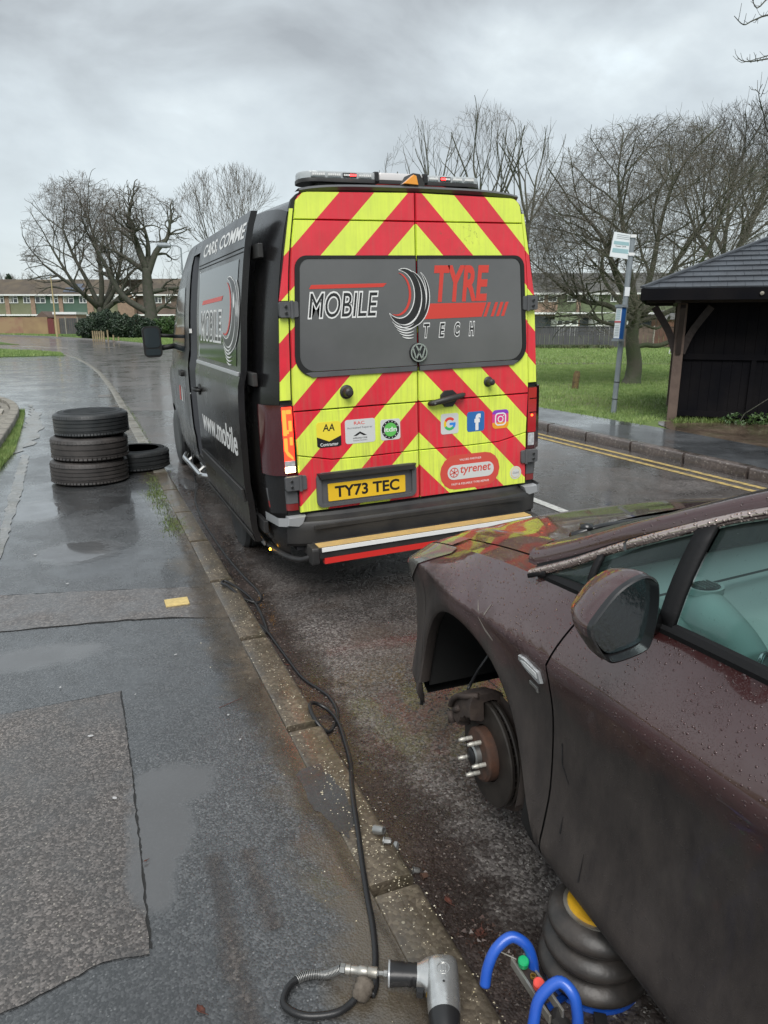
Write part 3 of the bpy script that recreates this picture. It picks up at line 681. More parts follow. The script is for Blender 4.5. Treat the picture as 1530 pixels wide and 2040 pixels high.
def house(label, F, u0, u1, wall, wins, piers=(), eave=5.64, ridge=8.0, depth=8, roof='rooftile', low=None, chimney=None, group='terraced houses beyond the bend', wz=(4.35, 5.35), lower=True):
    r = empty('terraced_house', F(u0, 0, 0)); inv = Vector(r.location)
    G = lambda u, w, z: tuple(Vector(F(u, w, z)) - inv)
    tag(r, label, 'house', group)
    mb = MB(); fb(mb, G, u0, u1, 0, depth, -.05, eave); mb.build('wall', wall, r)
    mb = MB(); rh = .16
    for s0, s1, z0, z1 in ((-.45, depth / 2, eave + .02, ridge), (depth + .45, depth / 2, eave + .02, ridge)):
        mb.add([G(u0, s0, z0), G(u1, s0, z0), G(u1, s1, z1), G(u0, s1, z1), G(u0, s0, z0 - rh), G(u1, s0, z0 - rh), G(u1, s1, z1 - rh), G(u0, s1, z1 - rh)], [(0, 1, 2, 3), (4, 7, 6, 5), (0, 4, 5, 1), (0, 3, 7, 4), (1, 5, 6, 2)])
    nrow = 13
    for k in range(1, nrow):      # stepped tile courses
        t = k / nrow; a_ = lerp(-.45, depth / 2, t); z_ = lerp(eave + .02, ridge, t)
        mb.add([G(u0, a_ - .02, z_ - .02), G(u1, a_ - .02, z_ - .02), G(u1, a_ + .16, z_ + .13), G(u0, a_ + .16, z_ + .13), G(u0, a_ - .01, z_ + .06), G(u1, a_ - .01, z_ + .06)], [(0, 1, 5, 4), (4, 5, 2, 3)])
    mb.build('roof', roof, r)
    mb = MB(); fb(mb, G, u0, u1, -.58, -.46, eave - .22, eave - .02); mb.build('gutter', 'upvc', r)
    for a_, b_, cu in wins: window(G, a_, b_, wz[0], wz[1], r, 1, -.03, cu)
    for a_, b_ in piers: mb = MB(); fb(mb, G, a_, b_, -.18, -.002, -.05, eave - .1); mb.build('brick_pier', 'brick', r)
    if lower:
        mb = MB(); fb(mb, G, u0 + .05, u1 - .05, -.9, -.01, 2.5, 2.72); mb.build('porch_canopy', 'upvc', r)
        mb = MB(); fb(mb, G, u0 + .3, u1 - .3, -.05, -.02, .3, 2.3); mb.build('ground_floor_window', 'winglass', r)
    if chimney: mb = MB(); fb(mb, G, chimney, chimney + .5, depth / 2 - .3, depth / 2 + .3, ridge - .3, ridge + .55); mb.build('chimney', 'brick', r)
    return r
house('leftmost olive tiled terraced house cut by the photo edge, above the red brick wall', ROWF, ux(-55), ux(19), 'olive', [(ux(-30), ux(-12), False), (ux(0), ux(14), True)], [(ux(16), ux(24))])
house('olive tiled terraced house with two white windows, right of a white downpipe', ROWF, ux(19), ux(68), 'olive', [(ux(23.5), ux(41.5), True), (ux(52), ux(66), False)], [(ux(66.5), ux(75))])
house('dark green clad terraced house behind the tall thin lamp post', ROWF, ux(68), ux(123), 'dkgreen', [(ux(75.5), ux(96), False), (ux(106), ux(121), True)], [(ux(122), ux(130))])
h4 = house('dark green clad terraced house with solar panels on its roof', ROWF, ux(123), ux(180), 'dkgreen', [(ux(131), ux(152), True), (ux(163), ux(177), False)], [(ux(178), ux(190))])
G4 = lambda u, w, z: tuple(Vector(ROWF(u, w, z)) - Vector(h4.location))
for k, (a_, b_, t0, t1) in enumerate([(132, 171, .08, .36), (141, 163, .38, .62)]):
    for q in range(3 if k == 0 else 2):
        n_ = 3 if k == 0 else 2; ua = ux(lerp(a_, b_, q / n_)) + .03; ub = ux(lerp(a_, b_, (q + 1) / n_)) - .03
        f_ = lambda t: (lerp(-.45, 4, t) - .05, lerp(5.66, 8.0, t) + .16)
        (w0, z0), (w1, z1) = f_(t0), f_(t1)
        mb = MB(); mb.add([G4(ua, w0, z0), G4(ub, w0, z0), G4(ub, w1, z1), G4(ua, w1, z1), G4(ua, w0 + .05, z0 - .1), G4(ub, w0 + .05, z0 - .1), G4(ub, w1 + .05, z1 - .1), G4(ua, w1 + .05, z1 - .1)], [(0, 1, 2, 3), (0, 4, 5, 1), (1, 5, 6, 2), (3, 2, 6, 7), (0, 3, 7, 4)])
        mb.build('solar_panel', 'solar', h4)
house('olive tiled terraced house half hidden by the old oak trunk', ROWF, ux(180), ux(242), 'olive', [(ux(196), ux(210), False), (ux(222), ux(241), True)], [])
# brick gable end standing forward
gh = empty('gable_house', ROWF(ux(243), -1.2, 0)); GG = lambda u, w, z: tuple(Vector(ROWF(u, w, z)) - Vector(gh.location))
tag(gh, 'buff brick gable ended house between the two old trees', 'house', 'terraced houses beyond the bend')
mb = MB(); a_, b_ = ux(243), ux(275); c_ = (a_ + b_) / 2 + .3
mb.add([GG(a_, -1.2, 0), GG(b_, -1.2, 0), GG(b_, -1.2, 5.2), GG(c_ + .4, -1.2, 6.4), GG(a_, -1.2, 5.2), GG(a_, 7, 0), GG(b_, 7, 0), GG(b_, 7, 5.2), GG(c_ + .4, 7, 6.4), GG(a_, 7, 5.2)], [(0, 1, 2, 3, 4), (9, 8, 7, 6, 5), (0, 5, 6, 1), (1, 6, 7, 2), (4, 9, 5, 0)])
mb.build('wall', 'brick', gh)
mb = MB(); mb.add([GG(a_ - .3, -1.5, 5.1), GG(c_ + .4, -1.5, 6.7), GG(c_ + .4, 7, 6.7), GG(a_ - .3, 7, 5.1), GG(b_ + .3, -1.5, 5.1), GG(b_ + .3, 7, 5.1)], [(0, 1, 2, 3), (1, 4, 5, 2)]); mb.build('roof', 'rooftile', gh)
mb = MB(); mb.beam(GG(a_ - .3, -1.52, 5.05), GG(c_ + .4, -1.52, 6.62), .06, .2); mb.beam(GG(c_ + .4, -1.52, 6.62), GG(b_ + .3, -1.52, 5.05), .06, .2); mb.build('bargeboard', 'upvc', gh)
mb = MB(); mb.add([GG(c_ - 3.5, 2, 7.9), GG(b_ + 2, 2, 7.9), GG(b_ + 2, 6, 5.5), GG(c_ - 3.5, 6, 5.5)], [(0, 1, 2, 3)]); mb.build('rear_roof', 'rooftile', gh)
house('brown tile hung house right of the gnarled tree', ROWF, ux(276), ux(352), 'browntile', [(ux(312), ux(326), False), (ux(333), ux(344), False)], [], ridge=8.1)
house('brown tile hung house mostly hidden behind the black van', ROWF, ux(352), ux(430), 'browntile', [(ux(362), ux(376), False), (ux(395), ux(410), False)], [], ridge=8.1)
# garden brick wall and gate, fence
WB = Vector((-9.33, 109.6, 0)) - U * (60 / 15.1); WF = frame_fn(0, WB, 15.1)
def wx(px): return (px + 60) / 15.1
bw_ = empty('brick_wall', WF(0, 0, 0)); tag(bw_, 'long weathered red and ochre brick garden wall beyond the bend', 'wall')
GW = lambda u, w, z: tuple(Vector(WF(u, w, z)) - Vector(bw_.location))
for a_, b_, mt in ((-60, 48, 'redbrick'), (48, 97, 'ochrebrick')):
    mb = MB(); fb(mb, GW, wx(a_), wx(b_), 0, .25, 0, 2.15); mb.build('wall', mt, bw_)
    mb = MB(); fb(mb, GW, wx(a_), wx(b_), -.03, .28, 2.152, 2.23); mb.build('coping', 'redbrick', bw_)
gt = empty('garden_gate', WF(wx(97), 0, 0)); tag(gt, 'narrow dark red garden gate at the end of the brick wall', 'gate')
GT = lambda u, w, z: tuple(Vector(WF(u, w, z)) - Vector(gt.location)); MT['gatered'] = M('red_gate', (.16, .04, .04), .7)
for k in range(4): mb = MB(); fb(mb, GT, wx(97) + .02 + k * .2, wx(97) + .2 + k * .2, 0, .04, .1, 2.1 - abs(k - 1.5) * .05); mb.build('board', 'gatered', gt)
mb = MB(); fb(mb, GT, wx(97) - .05, wx(97) + .02, -.05, .06, 0, 2.2); fb(mb, GT, wx(110), wx(120), 0, .2, 0, 2.0); mb.build('post', 'ochrebrick', gt)
gf = empty('fence', WF(wx(120), 0, 0)); tag(gf, 'dark grey board fence with concrete posts left of the dark bushes', 'fence')
GF = lambda u, w, z: tuple(Vector(WF(u, w, z)) - Vector(gf.location))
for a_, b_ in ((121, 132), (133, 156), (158, 182), (184, 208)):
    mb = MB(); n_ = max(4, int((wx(b_) - wx(a_)) / .15))
    for k in range(n_): fb(mb, GF, lerp(wx(a_), wx(b_), k / n_) + .01, lerp(wx(a_), wx(b_), (k + 1) / n_) - .01, .02 * (k % 2), .03 + .02 * (k % 2), .1, 2.1)
    mb.build('panel', 'fencegrey', gf)
    mb = MB(); fb(mb, GF, wx(b_) + .01, wx(b_) + .12, -.06, .06, 0, 2.25); mb.build('post', 'fencepost', gf)
for i_, (a_, b_, z0, z1, pk, lb) in enumerate([(60, 84, 2.0, 2.75, True, 'small dark pitched shed roof behind the brick wall'), (95, 140, 2.2, 2.9, False, 'flat roofed garage with white fascia behind the lamp post')]):
    r = empty('shed', WF(wx(a_), 2.5, 0)); GS = lambda u, w, z, r=r: tuple(Vector(WF(u, w, z)) - Vector(r.location)); tag(r, lb, 'shed')
    mb = MB(); fb(mb, GS, wx(a_), wx(b_), 2.5, 6, 0, z1 - .35 if pk else z1 - .3); mb.build('wall', 'redbrick' if pk else 'brick', r)
    mb = MB()
    if pk:
        m_ = (wx(a_) + wx(b_)) / 2; mb.add([GS(wx(a_) - .2, 2.3, 2.2), GS(m_, 2.3, 3.0), GS(wx(b_) + .2, 2.3, 2.2), GS(wx(a_) - .2, 6, 2.2), GS(m_, 6, 3.0), GS(wx(b_) + .2, 6, 2.2)], [(0, 1, 2), (0, 3, 4, 1), (1, 4, 5, 2)]); mb.build('roof', 'browntile', r)
    else: fb(mb, GS, wx(a_) - .1, wx(b_) + .1, 2.3, 6, z1 - .3, z1); mb.build('fascia', 'upvc', r)
# right-hand row of houses, fence
RB = Vector((49.94, 75.3, 0)) - U * (60 / 16.9); RF = frame_fn(0, RB, 16.9)
def rx(px): return (px - 1000) / 16.9
for a_, b_, wl, wn_, pr, lb in ((1000, 1058, 'browntile', [(1010, 1024), (1034, 1046)], [], 'tile hung house seen just past the right side of the van'),
                          (1058, 1112, 'brick', [(1066, 1084), (1092, 1110)], [], 'brown house with a pair of wide white windows behind the low branches'),
                          (1112, 1208, 'sage', [(1130, 1148), (1168, 1180), (1182, 1192)], [(1149, 1157)], 'sage green tile hung house with a brick pier left of the bus stop pole'),
                          (1208, 1272, 'sage', [(1216, 1228), (1240, 1252)], [(1262, 1271)], 'sage green tile hung house directly behind the bus stop pole'),
                          (1272, 1345, 'sage', [(1284, 1300), (1320, 1336)], [], 'sage green house between the leaning tree and the shelter'),
                          (1345, 1480, 'sage', [(1360, 1380), (1420, 1440)], [], 'green tiled house hidden behind the bus shelter')):
    house(lb, RF, rx(a_), rx(b_), wl, [(rx(p), rx(q), False) for p, q in wn_], [(rx(p), rx(q)) for p, q in pr], eave=4.95, ridge=7.4, roof='roofdark', group='houses across the green', wz=(3.9, 4.7))
for a_, b_, lb in ((1100, 1142, 'white fronted lean-to porch above the dark fence'), (1175, 1240, 'white garage front above the brown fence boards')):
    r = empty('porch', RF(rx(a_), -3, 0)); GS = lambda u, w, z, r=r: tuple(Vector(RF(u, w, z)) - Vector(r.location)); tag(r, lb, 'porch')
    mb = MB(); fb(mb, GS, rx(a_), rx(b_), -3, 0, 0, 1.9); mb.build('wall', 'upvc', r)
    n_ = 3
    for k in range(n_): mb = MB(); fb(mb, GS, lerp(rx(a_), rx(b_), (k + .15) / n_), lerp(rx(a_), rx(b_), (k + .8) / n_), -3.03, -3.005, 1.35, 1.75); mb.build('window', 'winglass', r)
    mb = MB(); mb.add([GS(rx(a_) - .3, -3.3, 1.9), GS(rx(b_) + .3, -3.3, 1.9), GS(rx(b_) - .5, 0, 2.9), GS(rx(a_) + .5, 0, 2.9)], [(0, 1, 2, 3)]); mb.build('roof', 'sage', r)
r = empty('shed', RF(rx(1282), -6, 0)); GS = lambda u, w, z: tuple(Vector(RF(u, w, z)) - Vector(r.location)); tag(r, 'blue grey roofed shed behind the brown fence beside the leaning trunk', 'shed')
mb = MB(); fb(mb, GS, rx(1284), rx(1345), -6, -3, 0, 1.9); mb.build('wall', 'fencebrown', r)
mb = MB(); mb.add([GS(rx(1280), -6.3, 1.9), GS(rx(1350), -6.3, 1.9), GS(rx(1345), -4, 2.9), GS(rx(1290), -4, 2.9), GS(rx(1290), -2.8, 1.9), GS(rx(1345), -2.8, 1.9)], [(0, 1, 2, 3), (3, 2, 5, 4)]); mb.build('roof', 'roofdark', r)
FBs = Vector((26.3, 38.9, 0)); FF = frame_fn(0, FBs, 32)
def fx(px): return (px - 1062) / 32.
fn_ = empty('fence', FF(0, 0, 0)); tag(fn_, 'long timber fence across the green, dark grey panels then red brown ones', 'fence')
GQ = lambda u, w, z: tuple(Vector(FF(u, w, z)) - Vector(fn_.location))
k = 0; u = fx(1000)
while u < fx(1420):
    grey = u < fx(1180); top = 1.38 + (.0 if grey else .06 * math.sin(u * 3)); mb = MB(); pw = 1.74
    for q in range(12): fb(mb, GQ, u + pw * q / 12 + .006, u + pw * (q + 1) / 12 - .006, .015 * (q % 2), .02 + .015 * (q % 2), .06, top)
    fb(mb, GQ, u, u + pw, -.03, -.002, top - .02, top + .03)
    o = mb.build('panel', 'fencegrey' if grey else 'fencebrown', fn_)
    if not grey and k % 3 == 1: o['label'] = 'darker purple brown panel'; o.data.materials[0] = MT['browntile']
    mb = MB(); fb(mb, GQ, u + pw + .01, u + pw + .09, -.05, .05, 0, top + .08); mb.build('post', 'fencegrey' if grey else 'fencepost', fn_); u += 1.84; k += 1
# low ivy at the foot of that fence
MT['ivy'] = M('ivy_ground_cover', (.05, .085, .03), .6, col2=(.10, .10, .05), ns=2)
def band_s(F, u0, u1, w0, w1):
    def f(rs, n): u = rs.uniform(u0, u1, n); w = w0 + (w1 - w0) * rs.uniform(0, 1, n) ** 2; p = [F(a_, b_, 0)[:2] for a_, b_ in zip(u, w)]; return np.array(p)
    return f
blades('ivy', band_s(FF, fx(1062), fx(1200), -.1, -1.6), 5000, .22, .07, 'ivy', .08, 50, .8)
blades('ivy', band_s(FF, fx(1200), fx(1400), -.1, -.8), 2500, .12, .05, 'ivy', .08, 51, .8)
# ---------------------------------------------------------------- shrubs
def leaves(name, blobs, n, size, mat, parent, seed):
    rs = np.random.RandomState(seed); vs = []; tot = sum(b[3] * b[4] for b in blobs)
    for cx, cy, cz, rx_, rz_ in blobs:
        k = int(n * rx_ * rz_ / tot); v = rs.normal(size=(k, 3)); v /= np.linalg.norm(v, axis=1)[:, None]
        rad = (rs.uniform(.55, 1.05, k) ** .5)[:, None] * (1 + .18 * np.sin(v[:, :1] * 7 + cx) * np.cos(v[:, 2:] * 6 + cy))
        c_ = v * rad * [rx_, rx_, rz_] + [cx, cy, cz]; c_[:, 2] = np.abs(c_[:, 2])
        a_ = rs.normal(size=(k, 3)); a_ /= np.linalg.norm(a_, axis=1)[:, None]; b_ = np.cross(a_, rs.normal(size=(k, 3))); b_ /= np.linalg.norm(b_, axis=1)[:, None]
        s_ = size * rs.uniform(.6, 1.3, k)[:, None]
        vs.append(np.stack([c_ - a_ * s_, c_ + b_ * s_ * .5, c_ + a_ * s_, c_ - b_ * s_ * .5], 1).reshape(-1, 3))
    V = np.concatenate(vs); n_ = len(V) // 4; me = bpy.data.meshes.new(name); me.vertices.add(len(V)); me.vertices.foreach_set('co', V.ravel())
    me.loops.add(len(V)); me.loops.foreach_set('vertex_index', np.arange(len(V))); me.polygons.add(n_); me.polygons.foreach_set('loop_start', np.arange(0, len(V), 4)); me.polygons.foreach_set('loop_total', np.full(n_, 4)); me.update()
    me.materials.append(MT[mat]); o = bpy.data.objects.new(name, me); C.objects.link(o); o.parent = parent; o['kind'] = 'stuff'; return o
def at(px, y_, zc, z=0):
    """point on the ground seen at a photograph column, at a given view depth (used once, to lay out the far things)"""
    a_ = (px - 765) / 1440 * zc; b_ = zc * math.cos(R(PITCH)) + (1020 - y_) / 1440 * zc * math.sin(R(PITCH)); s_, c_ = math.sin(R(YAW)), math.cos(R(YAW))
    return Vector((a_ * c_ + b_ * s_, -a_ * s_ + b_ * c_, z))
def shrub(name, label, px, zc, blobs, n, size, mat, seed, group=None, cat='bush'):
    r = empty(name, at(px, 660, zc, .05)); tag(r, label, cat, group)
    mb = MB(); rd = random.Random(seed)
    for k in range(7): a_ = k * .9; mb.tube([(0, 0, 0), (math.cos(a_) * .5, math.sin(a_) * .5, 1.0), (math.cos(a_) * 1.2, math.sin(a_) * 1.2, 1.8)], [.05, .035, .02], 5)
    mb.build('stem', 'bark', r); leaves('foliage', blobs, n, size, mat, r, seed); return r
shrub('evergreen_bush', 'large dark rounded evergreen bush left of the old trees', 207, 71, [(0, 0, 1.3, 1.9, 1.35), (-1.4, .3, .9, 1.2, .95), (1.3, 0, 1.25, 1.3, 1.2), (.3, .5, 1.9, 1.2, .75)], 16000, .10, 'leafdark', 1, 'dark bushes by the bend')
shrub('evergreen_bush', 'second dark evergreen bush under the gnarled tree', 268, 70, [(0, 0, 1.0, 1.5, 1.15), (1.2, 0, .9, 1.1, .95), (-1.1, 0, 1.2, 1.1, 1.1)], 12000, .10, 'leafdark', 2, 'dark bushes by the bend')
shrub('laurel_bush', 'brighter green bush just left of the van mirror', 322, 72, [(0, 0, 1.0, 1.3, 1.0), (1.0, .2, 1.3, 1.0, .8)], 6000, .12, 'leafgreen', 3)
# low wooden posts along the verge
pr = MB(); pr.tube([(0, 0, -.1), (0, 0, .78)], .065, 8); proto = pr.build('wooden_post', 'wood_pale', smooth=True)
labs = ['leftmost', 'second from the left', 'third from the left', 'fourth from the left', 'fifth from the left', 'sixth from the left', 'short seventh', 'short rightmost']
for k, px in enumerate((185.5, 190, 194, 198.5, 203, 207, 215, 226, 236)):
    o = proto if k == 0 else proto.copy()
    if k: C.objects.link(o)
    o.location = at(px, 672, 64 - k * .35, .1); o.scale = (1, 1, (1.0, 1.0, 1.02, .98, 1.05, .95, 1.1, .62, .42)[k])
    if k == 6: o.location.z = .12
    tag(o, ['pale wooden post at the left end of the row by the dark bush', 'second pale wooden post from the left by the dark bush', 'third pale wooden post from the left by the dark bush', 'fourth pale wooden post from the left by the dark bush', 'fifth pale wooden post from the left by the dark bush', 'sixth pale wooden post from the left by the dark bush', 'tallest pale wooden post, at the end of the close row', 'short wooden post standing apart right of the close row', 'shortest wooden post, nearest the van mirror'][k], 'post', 'low wooden posts on the verge')
# lamp posts
def lamp(label, loc, hgt, arm, r0=.06, mat='wood_pale'):
    r = empty('street_lamp', loc); tag(r, label, 'street lamp')
    mb = MB(); mb.tube([(0, 0, 0), (0, 0, 1.3)], r0 * 1.25, 10); mb.build('base', mat, r, smooth=True)
    mb = MB(); mb.tube([(0, 0, 1.3), (0, 0, hgt)], [r0, r0 * .6], 10); 
    if arm: mb.tube([(0, 0, hgt), (-arm * .3, arm * .12, hgt + .12), (-arm, arm * .4, hgt + .14)], r0 * .6, 8)
    mb.build('column', mat, r, smooth=True)
    mb = MB(); h_ = Vector((-arm, arm * .4, hgt + .14))
    if arm: mb.lathe([(0, -.42), (.09, -.38), (.15, -.1), (.13, .25), (.05, .34), (0, .35)], h_ + Vector((-.3, .12, 0)), (-.92, .38, 0.04), 12)
    else: mb.lathe([(.0, 0), (.10, .02), (.13, .2), (.05, .3), (0, .32)], (0, 0, hgt - .02), (0, 0, 1), 12)
    mb.build('lamp_head', 'galv', r, smooth=True)
MT['lampcol'] = M('buff_lamp_column', (.42, .34, .18), .6)
lamp('thin buff lamp post on the verge in front of the green houses', at(114, 668, 76, .1), 6.1, 0, .085, 'lampcol')
lamp('street lamp whose head shows above the front of the van', at(372, 668, 40, .1), 5.4, .55, .06, 'galv')
# bus stop
bs = empty('bus_stop', (8.78, 10.46, .10), (0, R(2.0), 0)); tag(bs, 'grey bus stop pole with white flag sign and blue timetable case', 'bus stop')
mb = MB(); mb.tube([(0, 0, -.02), (0, 0, 3.02)], .047, 8); mb.build('pole', 'galv', bs)
MT['signwhite'] = M('sign_white', (.72, .76, .78), .35); MT['signblue'] = M('sign_blue', (.02, .09, .28), .3); MT['signteal'] = M('sign_teal_band', (.30, .47, .50), .35); MT['signgrey'] = M('sign_grey_print', (.32, .36, .38), .5); MT['signred'] = M('sign_red', (.5, .05, .06), .4); MT['black'] = M('black_plastic', (.012, .012, .013), .45)
s_, c_ = math.sin(R(YAW)), math.cos(R(YAW))
def bf(x, z, d_): return (x * c_ - d_ * s_ * 1, -x * s_ - d_ * c_, z)
mb = MB(); mb.prism([(-.36, 2.66), (-.03, 2.62), (-.03, 3.02), (-.32, 3.06)], bf, .0, .02, .003); fl_ = mb.build('flag_sign', 'signwhite', bs)
def band(z0, z1, x0, x1, mt, nm='print_band'):
    mb = MB(); k0 = (z0 - 2.65) / .4; k1 = (z1 - 2.65) / .4
    mb.prism([(x0 - .355 + .04 * k0, z0), (x1 - .05, z0 - .02), (x1 - .05, z1 - .02), (x0 - .355 + .04 * k1, z1)], bf, .0202, .022); return mb.build(nm, mt, fl_)
band(2.73, 2.80, .02, 0, 'signteal'); band(2.86, 2.915, .02, 0, 'signteal')
for k in range(3): band(2.955 + k * .028, 2.965 + k * .028, .05, -.01, 'signgrey')
text_box('stop_name', 'Tower Lane', -.28, -.10, 2.815, 2.845, bf, .0215, 'black', fl_)
for z_ in (2.68, 2.97): mb = MB(); mb.prism(rrect(-.05, .052, z_, z_ + .05, .01), bf, -.052, .056); mb.build('bracket', 'upvc', bs)
mb = MB(); mb.prism(rrect(-.045, .04, 2.02, 2.17, .003), bf, .046, .051); mb.build('sticker', 'signwhite', bs)
def cf(x, z, d_): return (x * .80 - d_ * .6, -x * .6 - d_ * .80, z)
mb = MB(); mb.box(-.13, -.045, -.10, .06, 1.29, 1.84); case = mb.build('timetable_case', 'signblue', bs, bev=.004)
for z0, z1 in ((1.83, 1.875), (1.26, 1.30)): mb = MB(); mb.box(-.155, -.03, -.12, .07, z0, z1); mb.build('case_cap', 'galv', case)
mb = MB(); mb.box(-.136, -.131, -.09, .05, 1.31, 1.82); mb.build('timetable', 'signwhite', case)
mb = MB(); mb.box(-.141, -.1372, -.10, .055, 1.575, 1.60); mb.build('red_band', 'signred', case)
for k in range(7): mb = MB(); mb.box(-.1385, -.1362, -.07, .03, 1.35 + k * .028, 1.358 + k * .028); mb.build('print_line', 'signgrey', case)
for k in range(5): mb = MB(); mb.box(-.1385, -.1362, -.07, .03, 1.63 + k * .033, 1.645 + k * .033); mb.build('print_line', 'signteal', case)
for z_ in (.25, .55): mb = MB(); mb.tube([(0, 0, z_), (0, 0, z_ + .012)], .052, 12); mb.build('strap', 'black', bs)
# bus shelter ------------------------------------------------------
MT['shwood'] = M('brown_stained_timber', (.022, .015, .013), .7, col2=(.036, .024, .020), ns=2.5, bump=(25, .003))
MT['shpost'] = M('weathered_timber_post', (.14, .098, .078), .7, col2=(.10, .068, .055), ns=6, bump=(30, .003))
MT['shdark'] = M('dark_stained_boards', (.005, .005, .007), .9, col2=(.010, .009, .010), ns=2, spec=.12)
MT['slate'] = M('grey_slate', (.075, .085, .100), .42, col2=(.055, .06, .07), ns=3, bump=(40, .002))
sh = empty('bus_shelter', (9.02, 9.30, .10), (0, 0, -R(43))); tag(sh, 'dark timber bus shelter with slate hipped roof beside the green', 'bus shelter')
LN, DP, HE = 4.6, 2.4, 1.88
for x_, y_ in ((0, 0), (0, DP), (LN, 0), (LN, DP)):
    mb = MB(); mb.box(x_ - .075, x_ + .075, y_ - .075, y_ + .075, -.02, HE); mb.build('post', 'shpost', sh, bev=.008)
    sx = -1 if x_ == 0 else 1; sy = -1 if y_ == 0 else 1
    for dx, dy in ((-sx, 0), (sx, 0), (0, sy)):
        mb = MB(); q = [Vector((x_ + dx * .05, y_ + dy * .05, HE - .78)), Vector((x_ + dx * .17, y_ + dy * .17, HE - .45)), Vector((x_ + dx * .42, y_ + dy * .42, HE - .06))]
        sp_ = spline(q, 5)
        for a_, b_ in zip(sp_, sp_[1:]): mb.beam(a_, b_ + (b_ - a_) * .08, .075, .11)
        mb.build('brace', 'shwood', sh)
for a_, b_ in (((-.55, -.08, HE + .08), (LN + .55, -.08, HE + .08)), ((-.55, DP + .08, HE + .08), (LN + .55, DP + .08, HE + .08)), ((-.08, -.55, HE + .075), (-.08, DP + .55, HE + .075)), ((LN + .08, -.55, HE + .075), (LN + .08, DP + .55, HE + .075))):
    mb = MB(); mb.beam(a_, b_, .09, .15); mb.build('wall_plate', 'shwood', sh)
k = 0; x = .08          # boarded wall set a little behind the posts
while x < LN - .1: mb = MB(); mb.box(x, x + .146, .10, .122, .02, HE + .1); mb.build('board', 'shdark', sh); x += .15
y = .10
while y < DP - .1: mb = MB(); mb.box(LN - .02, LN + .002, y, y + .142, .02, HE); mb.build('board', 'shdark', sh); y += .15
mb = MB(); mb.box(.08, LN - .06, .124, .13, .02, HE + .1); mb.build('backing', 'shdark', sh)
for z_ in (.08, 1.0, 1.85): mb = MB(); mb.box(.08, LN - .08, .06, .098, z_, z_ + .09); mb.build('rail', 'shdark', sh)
for x_ in (1.1, 2.3, 3.4): mb = MB(); mb.box(x_, x_ + .07, .055, .097, .172, .998); mb.build('stud', 'shdark', sh)
EO, EZ = .62, HE + .10
rise = .86; rid0, rid1 = DP / 2 + .1, LN - DP / 2 - .1
cor = [(-EO, -EO), (LN + EO, -EO), (LN + EO, DP + EO), (-EO, DP + EO)]; RZ = EZ + .10
mb = MB(); rt = [(rid0, DP / 2), (rid1, DP / 2)]
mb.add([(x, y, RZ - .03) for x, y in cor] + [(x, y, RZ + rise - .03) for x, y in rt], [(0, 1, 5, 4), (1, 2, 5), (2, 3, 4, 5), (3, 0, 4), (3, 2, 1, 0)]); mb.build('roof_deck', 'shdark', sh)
for a_, b_ in zip(cor, cor[1:] + cor[:1]):
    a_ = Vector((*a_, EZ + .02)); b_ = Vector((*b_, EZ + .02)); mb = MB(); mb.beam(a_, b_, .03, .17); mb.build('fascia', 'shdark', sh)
def slates(p0, p1, q0, q1, rows, sw, part):
    """rows of slates between the eave p0-p1 and the ridge q0-q1"""
    p0, p1, q0, q1 = map(Vector, (p0, p1, q0, q1)); nrm = (p1 - p0).cross(q0 - p0).normalized()
    if nrm.z < 0: nrm = -nrm
    mb = MB(); cache = []
    for r_ in range(rows):
        t0, t1 = r_ / rows, min((r_ + 1.06) / rows, 1); a0, a1 = p0.lerp(q0, t0), p1.lerp(q1, t0); b0, b1 = p0.lerp(q0, t1), p1.lerp(q1, t1)
        ed = (p1 - p0).normalized(); s0 = (a0 - p0).dot(ed); s1 = (a1 - p0).dot(ed); o_ = (r_ % 2) * sw / 2; k = math.floor((s0 - o_) / sw)
        while k * sw + o_ < s1:
            u0 = max(k * sw + o_, s0) + .002; u1 = min((k + 1) * sw + o_, s1) - .002; k += 1
            if u1 - u0 < .03: continue
            base = a0 - ed * s0; bs0 = (b0 - p0).dot(ed); bs1 = (b1 - p0).dot(ed); tb = b0 - ed * bs0
            v0 = min(max(u0, bs0), bs1); v1 = min(max(u1, bs0), bs1)
            jl = random.Random(r_ * 100 + k).uniform(.0, .004)
            A, B, Cc, D = base + ed * u0, base + ed * u1, tb + ed * v1, tb + ed * v0; n1 = nrm * (.030 + jl); n2 = nrm * .008
            m_ = mb if part is None else MB()
            m_.add([A, B, Cc, D, A + n1, B + n1, Cc + n2, D + n2], [(4, 5, 6, 7), (0, 1, 5, 4), (0, 4, 7, 3), (1, 2, 6, 5)])
            if part is not None: m_.build('slate', 'slate', sh)
    if part is None: o = mb.build('slates', 'slate', sh); o['kind'] = 'stuff'
e3 = [(x, y, RZ) for x, y in cor]; r3 = [(x, y, RZ + rise) for x, y in rt]
slates(e3[0], e3[1], r3[0], r3[1], 10, .24, True)
slates(e3[3], e3[0], r3[0], r3[0], 10, .24, True)
slates(e3[1], e3[2], r3[1], r3[1], 10, .24, None); slates(e3[2], e3[3], r3[1], r3[0], 10, .24, None)
mb = MB(); mb.beam(Vector(r3[0]) - Vector((.05, 0, -.03)), Vector(r3[1]) + Vector((.05, 0, .03)), .16, .05)
for c__, r__ in ((0, 0), (3, 0), (1, 1), (2, 1)): mb.beam(Vector(e3[c__]) + Vector((0, 0, .03)), Vector(r3[r__]) + Vector((0, 0, .03)), .09, .03)
mb.build('ridge_capping', 'slate', sh)
mb = MB(); mb.lathe([(.0, 0), (.028, .004), (.028, .02), (0, .03)], (1.05, -EO - .02, EZ + .02), (0, -1, 0), 14); mb.build('badge', 'fencepost', sh)
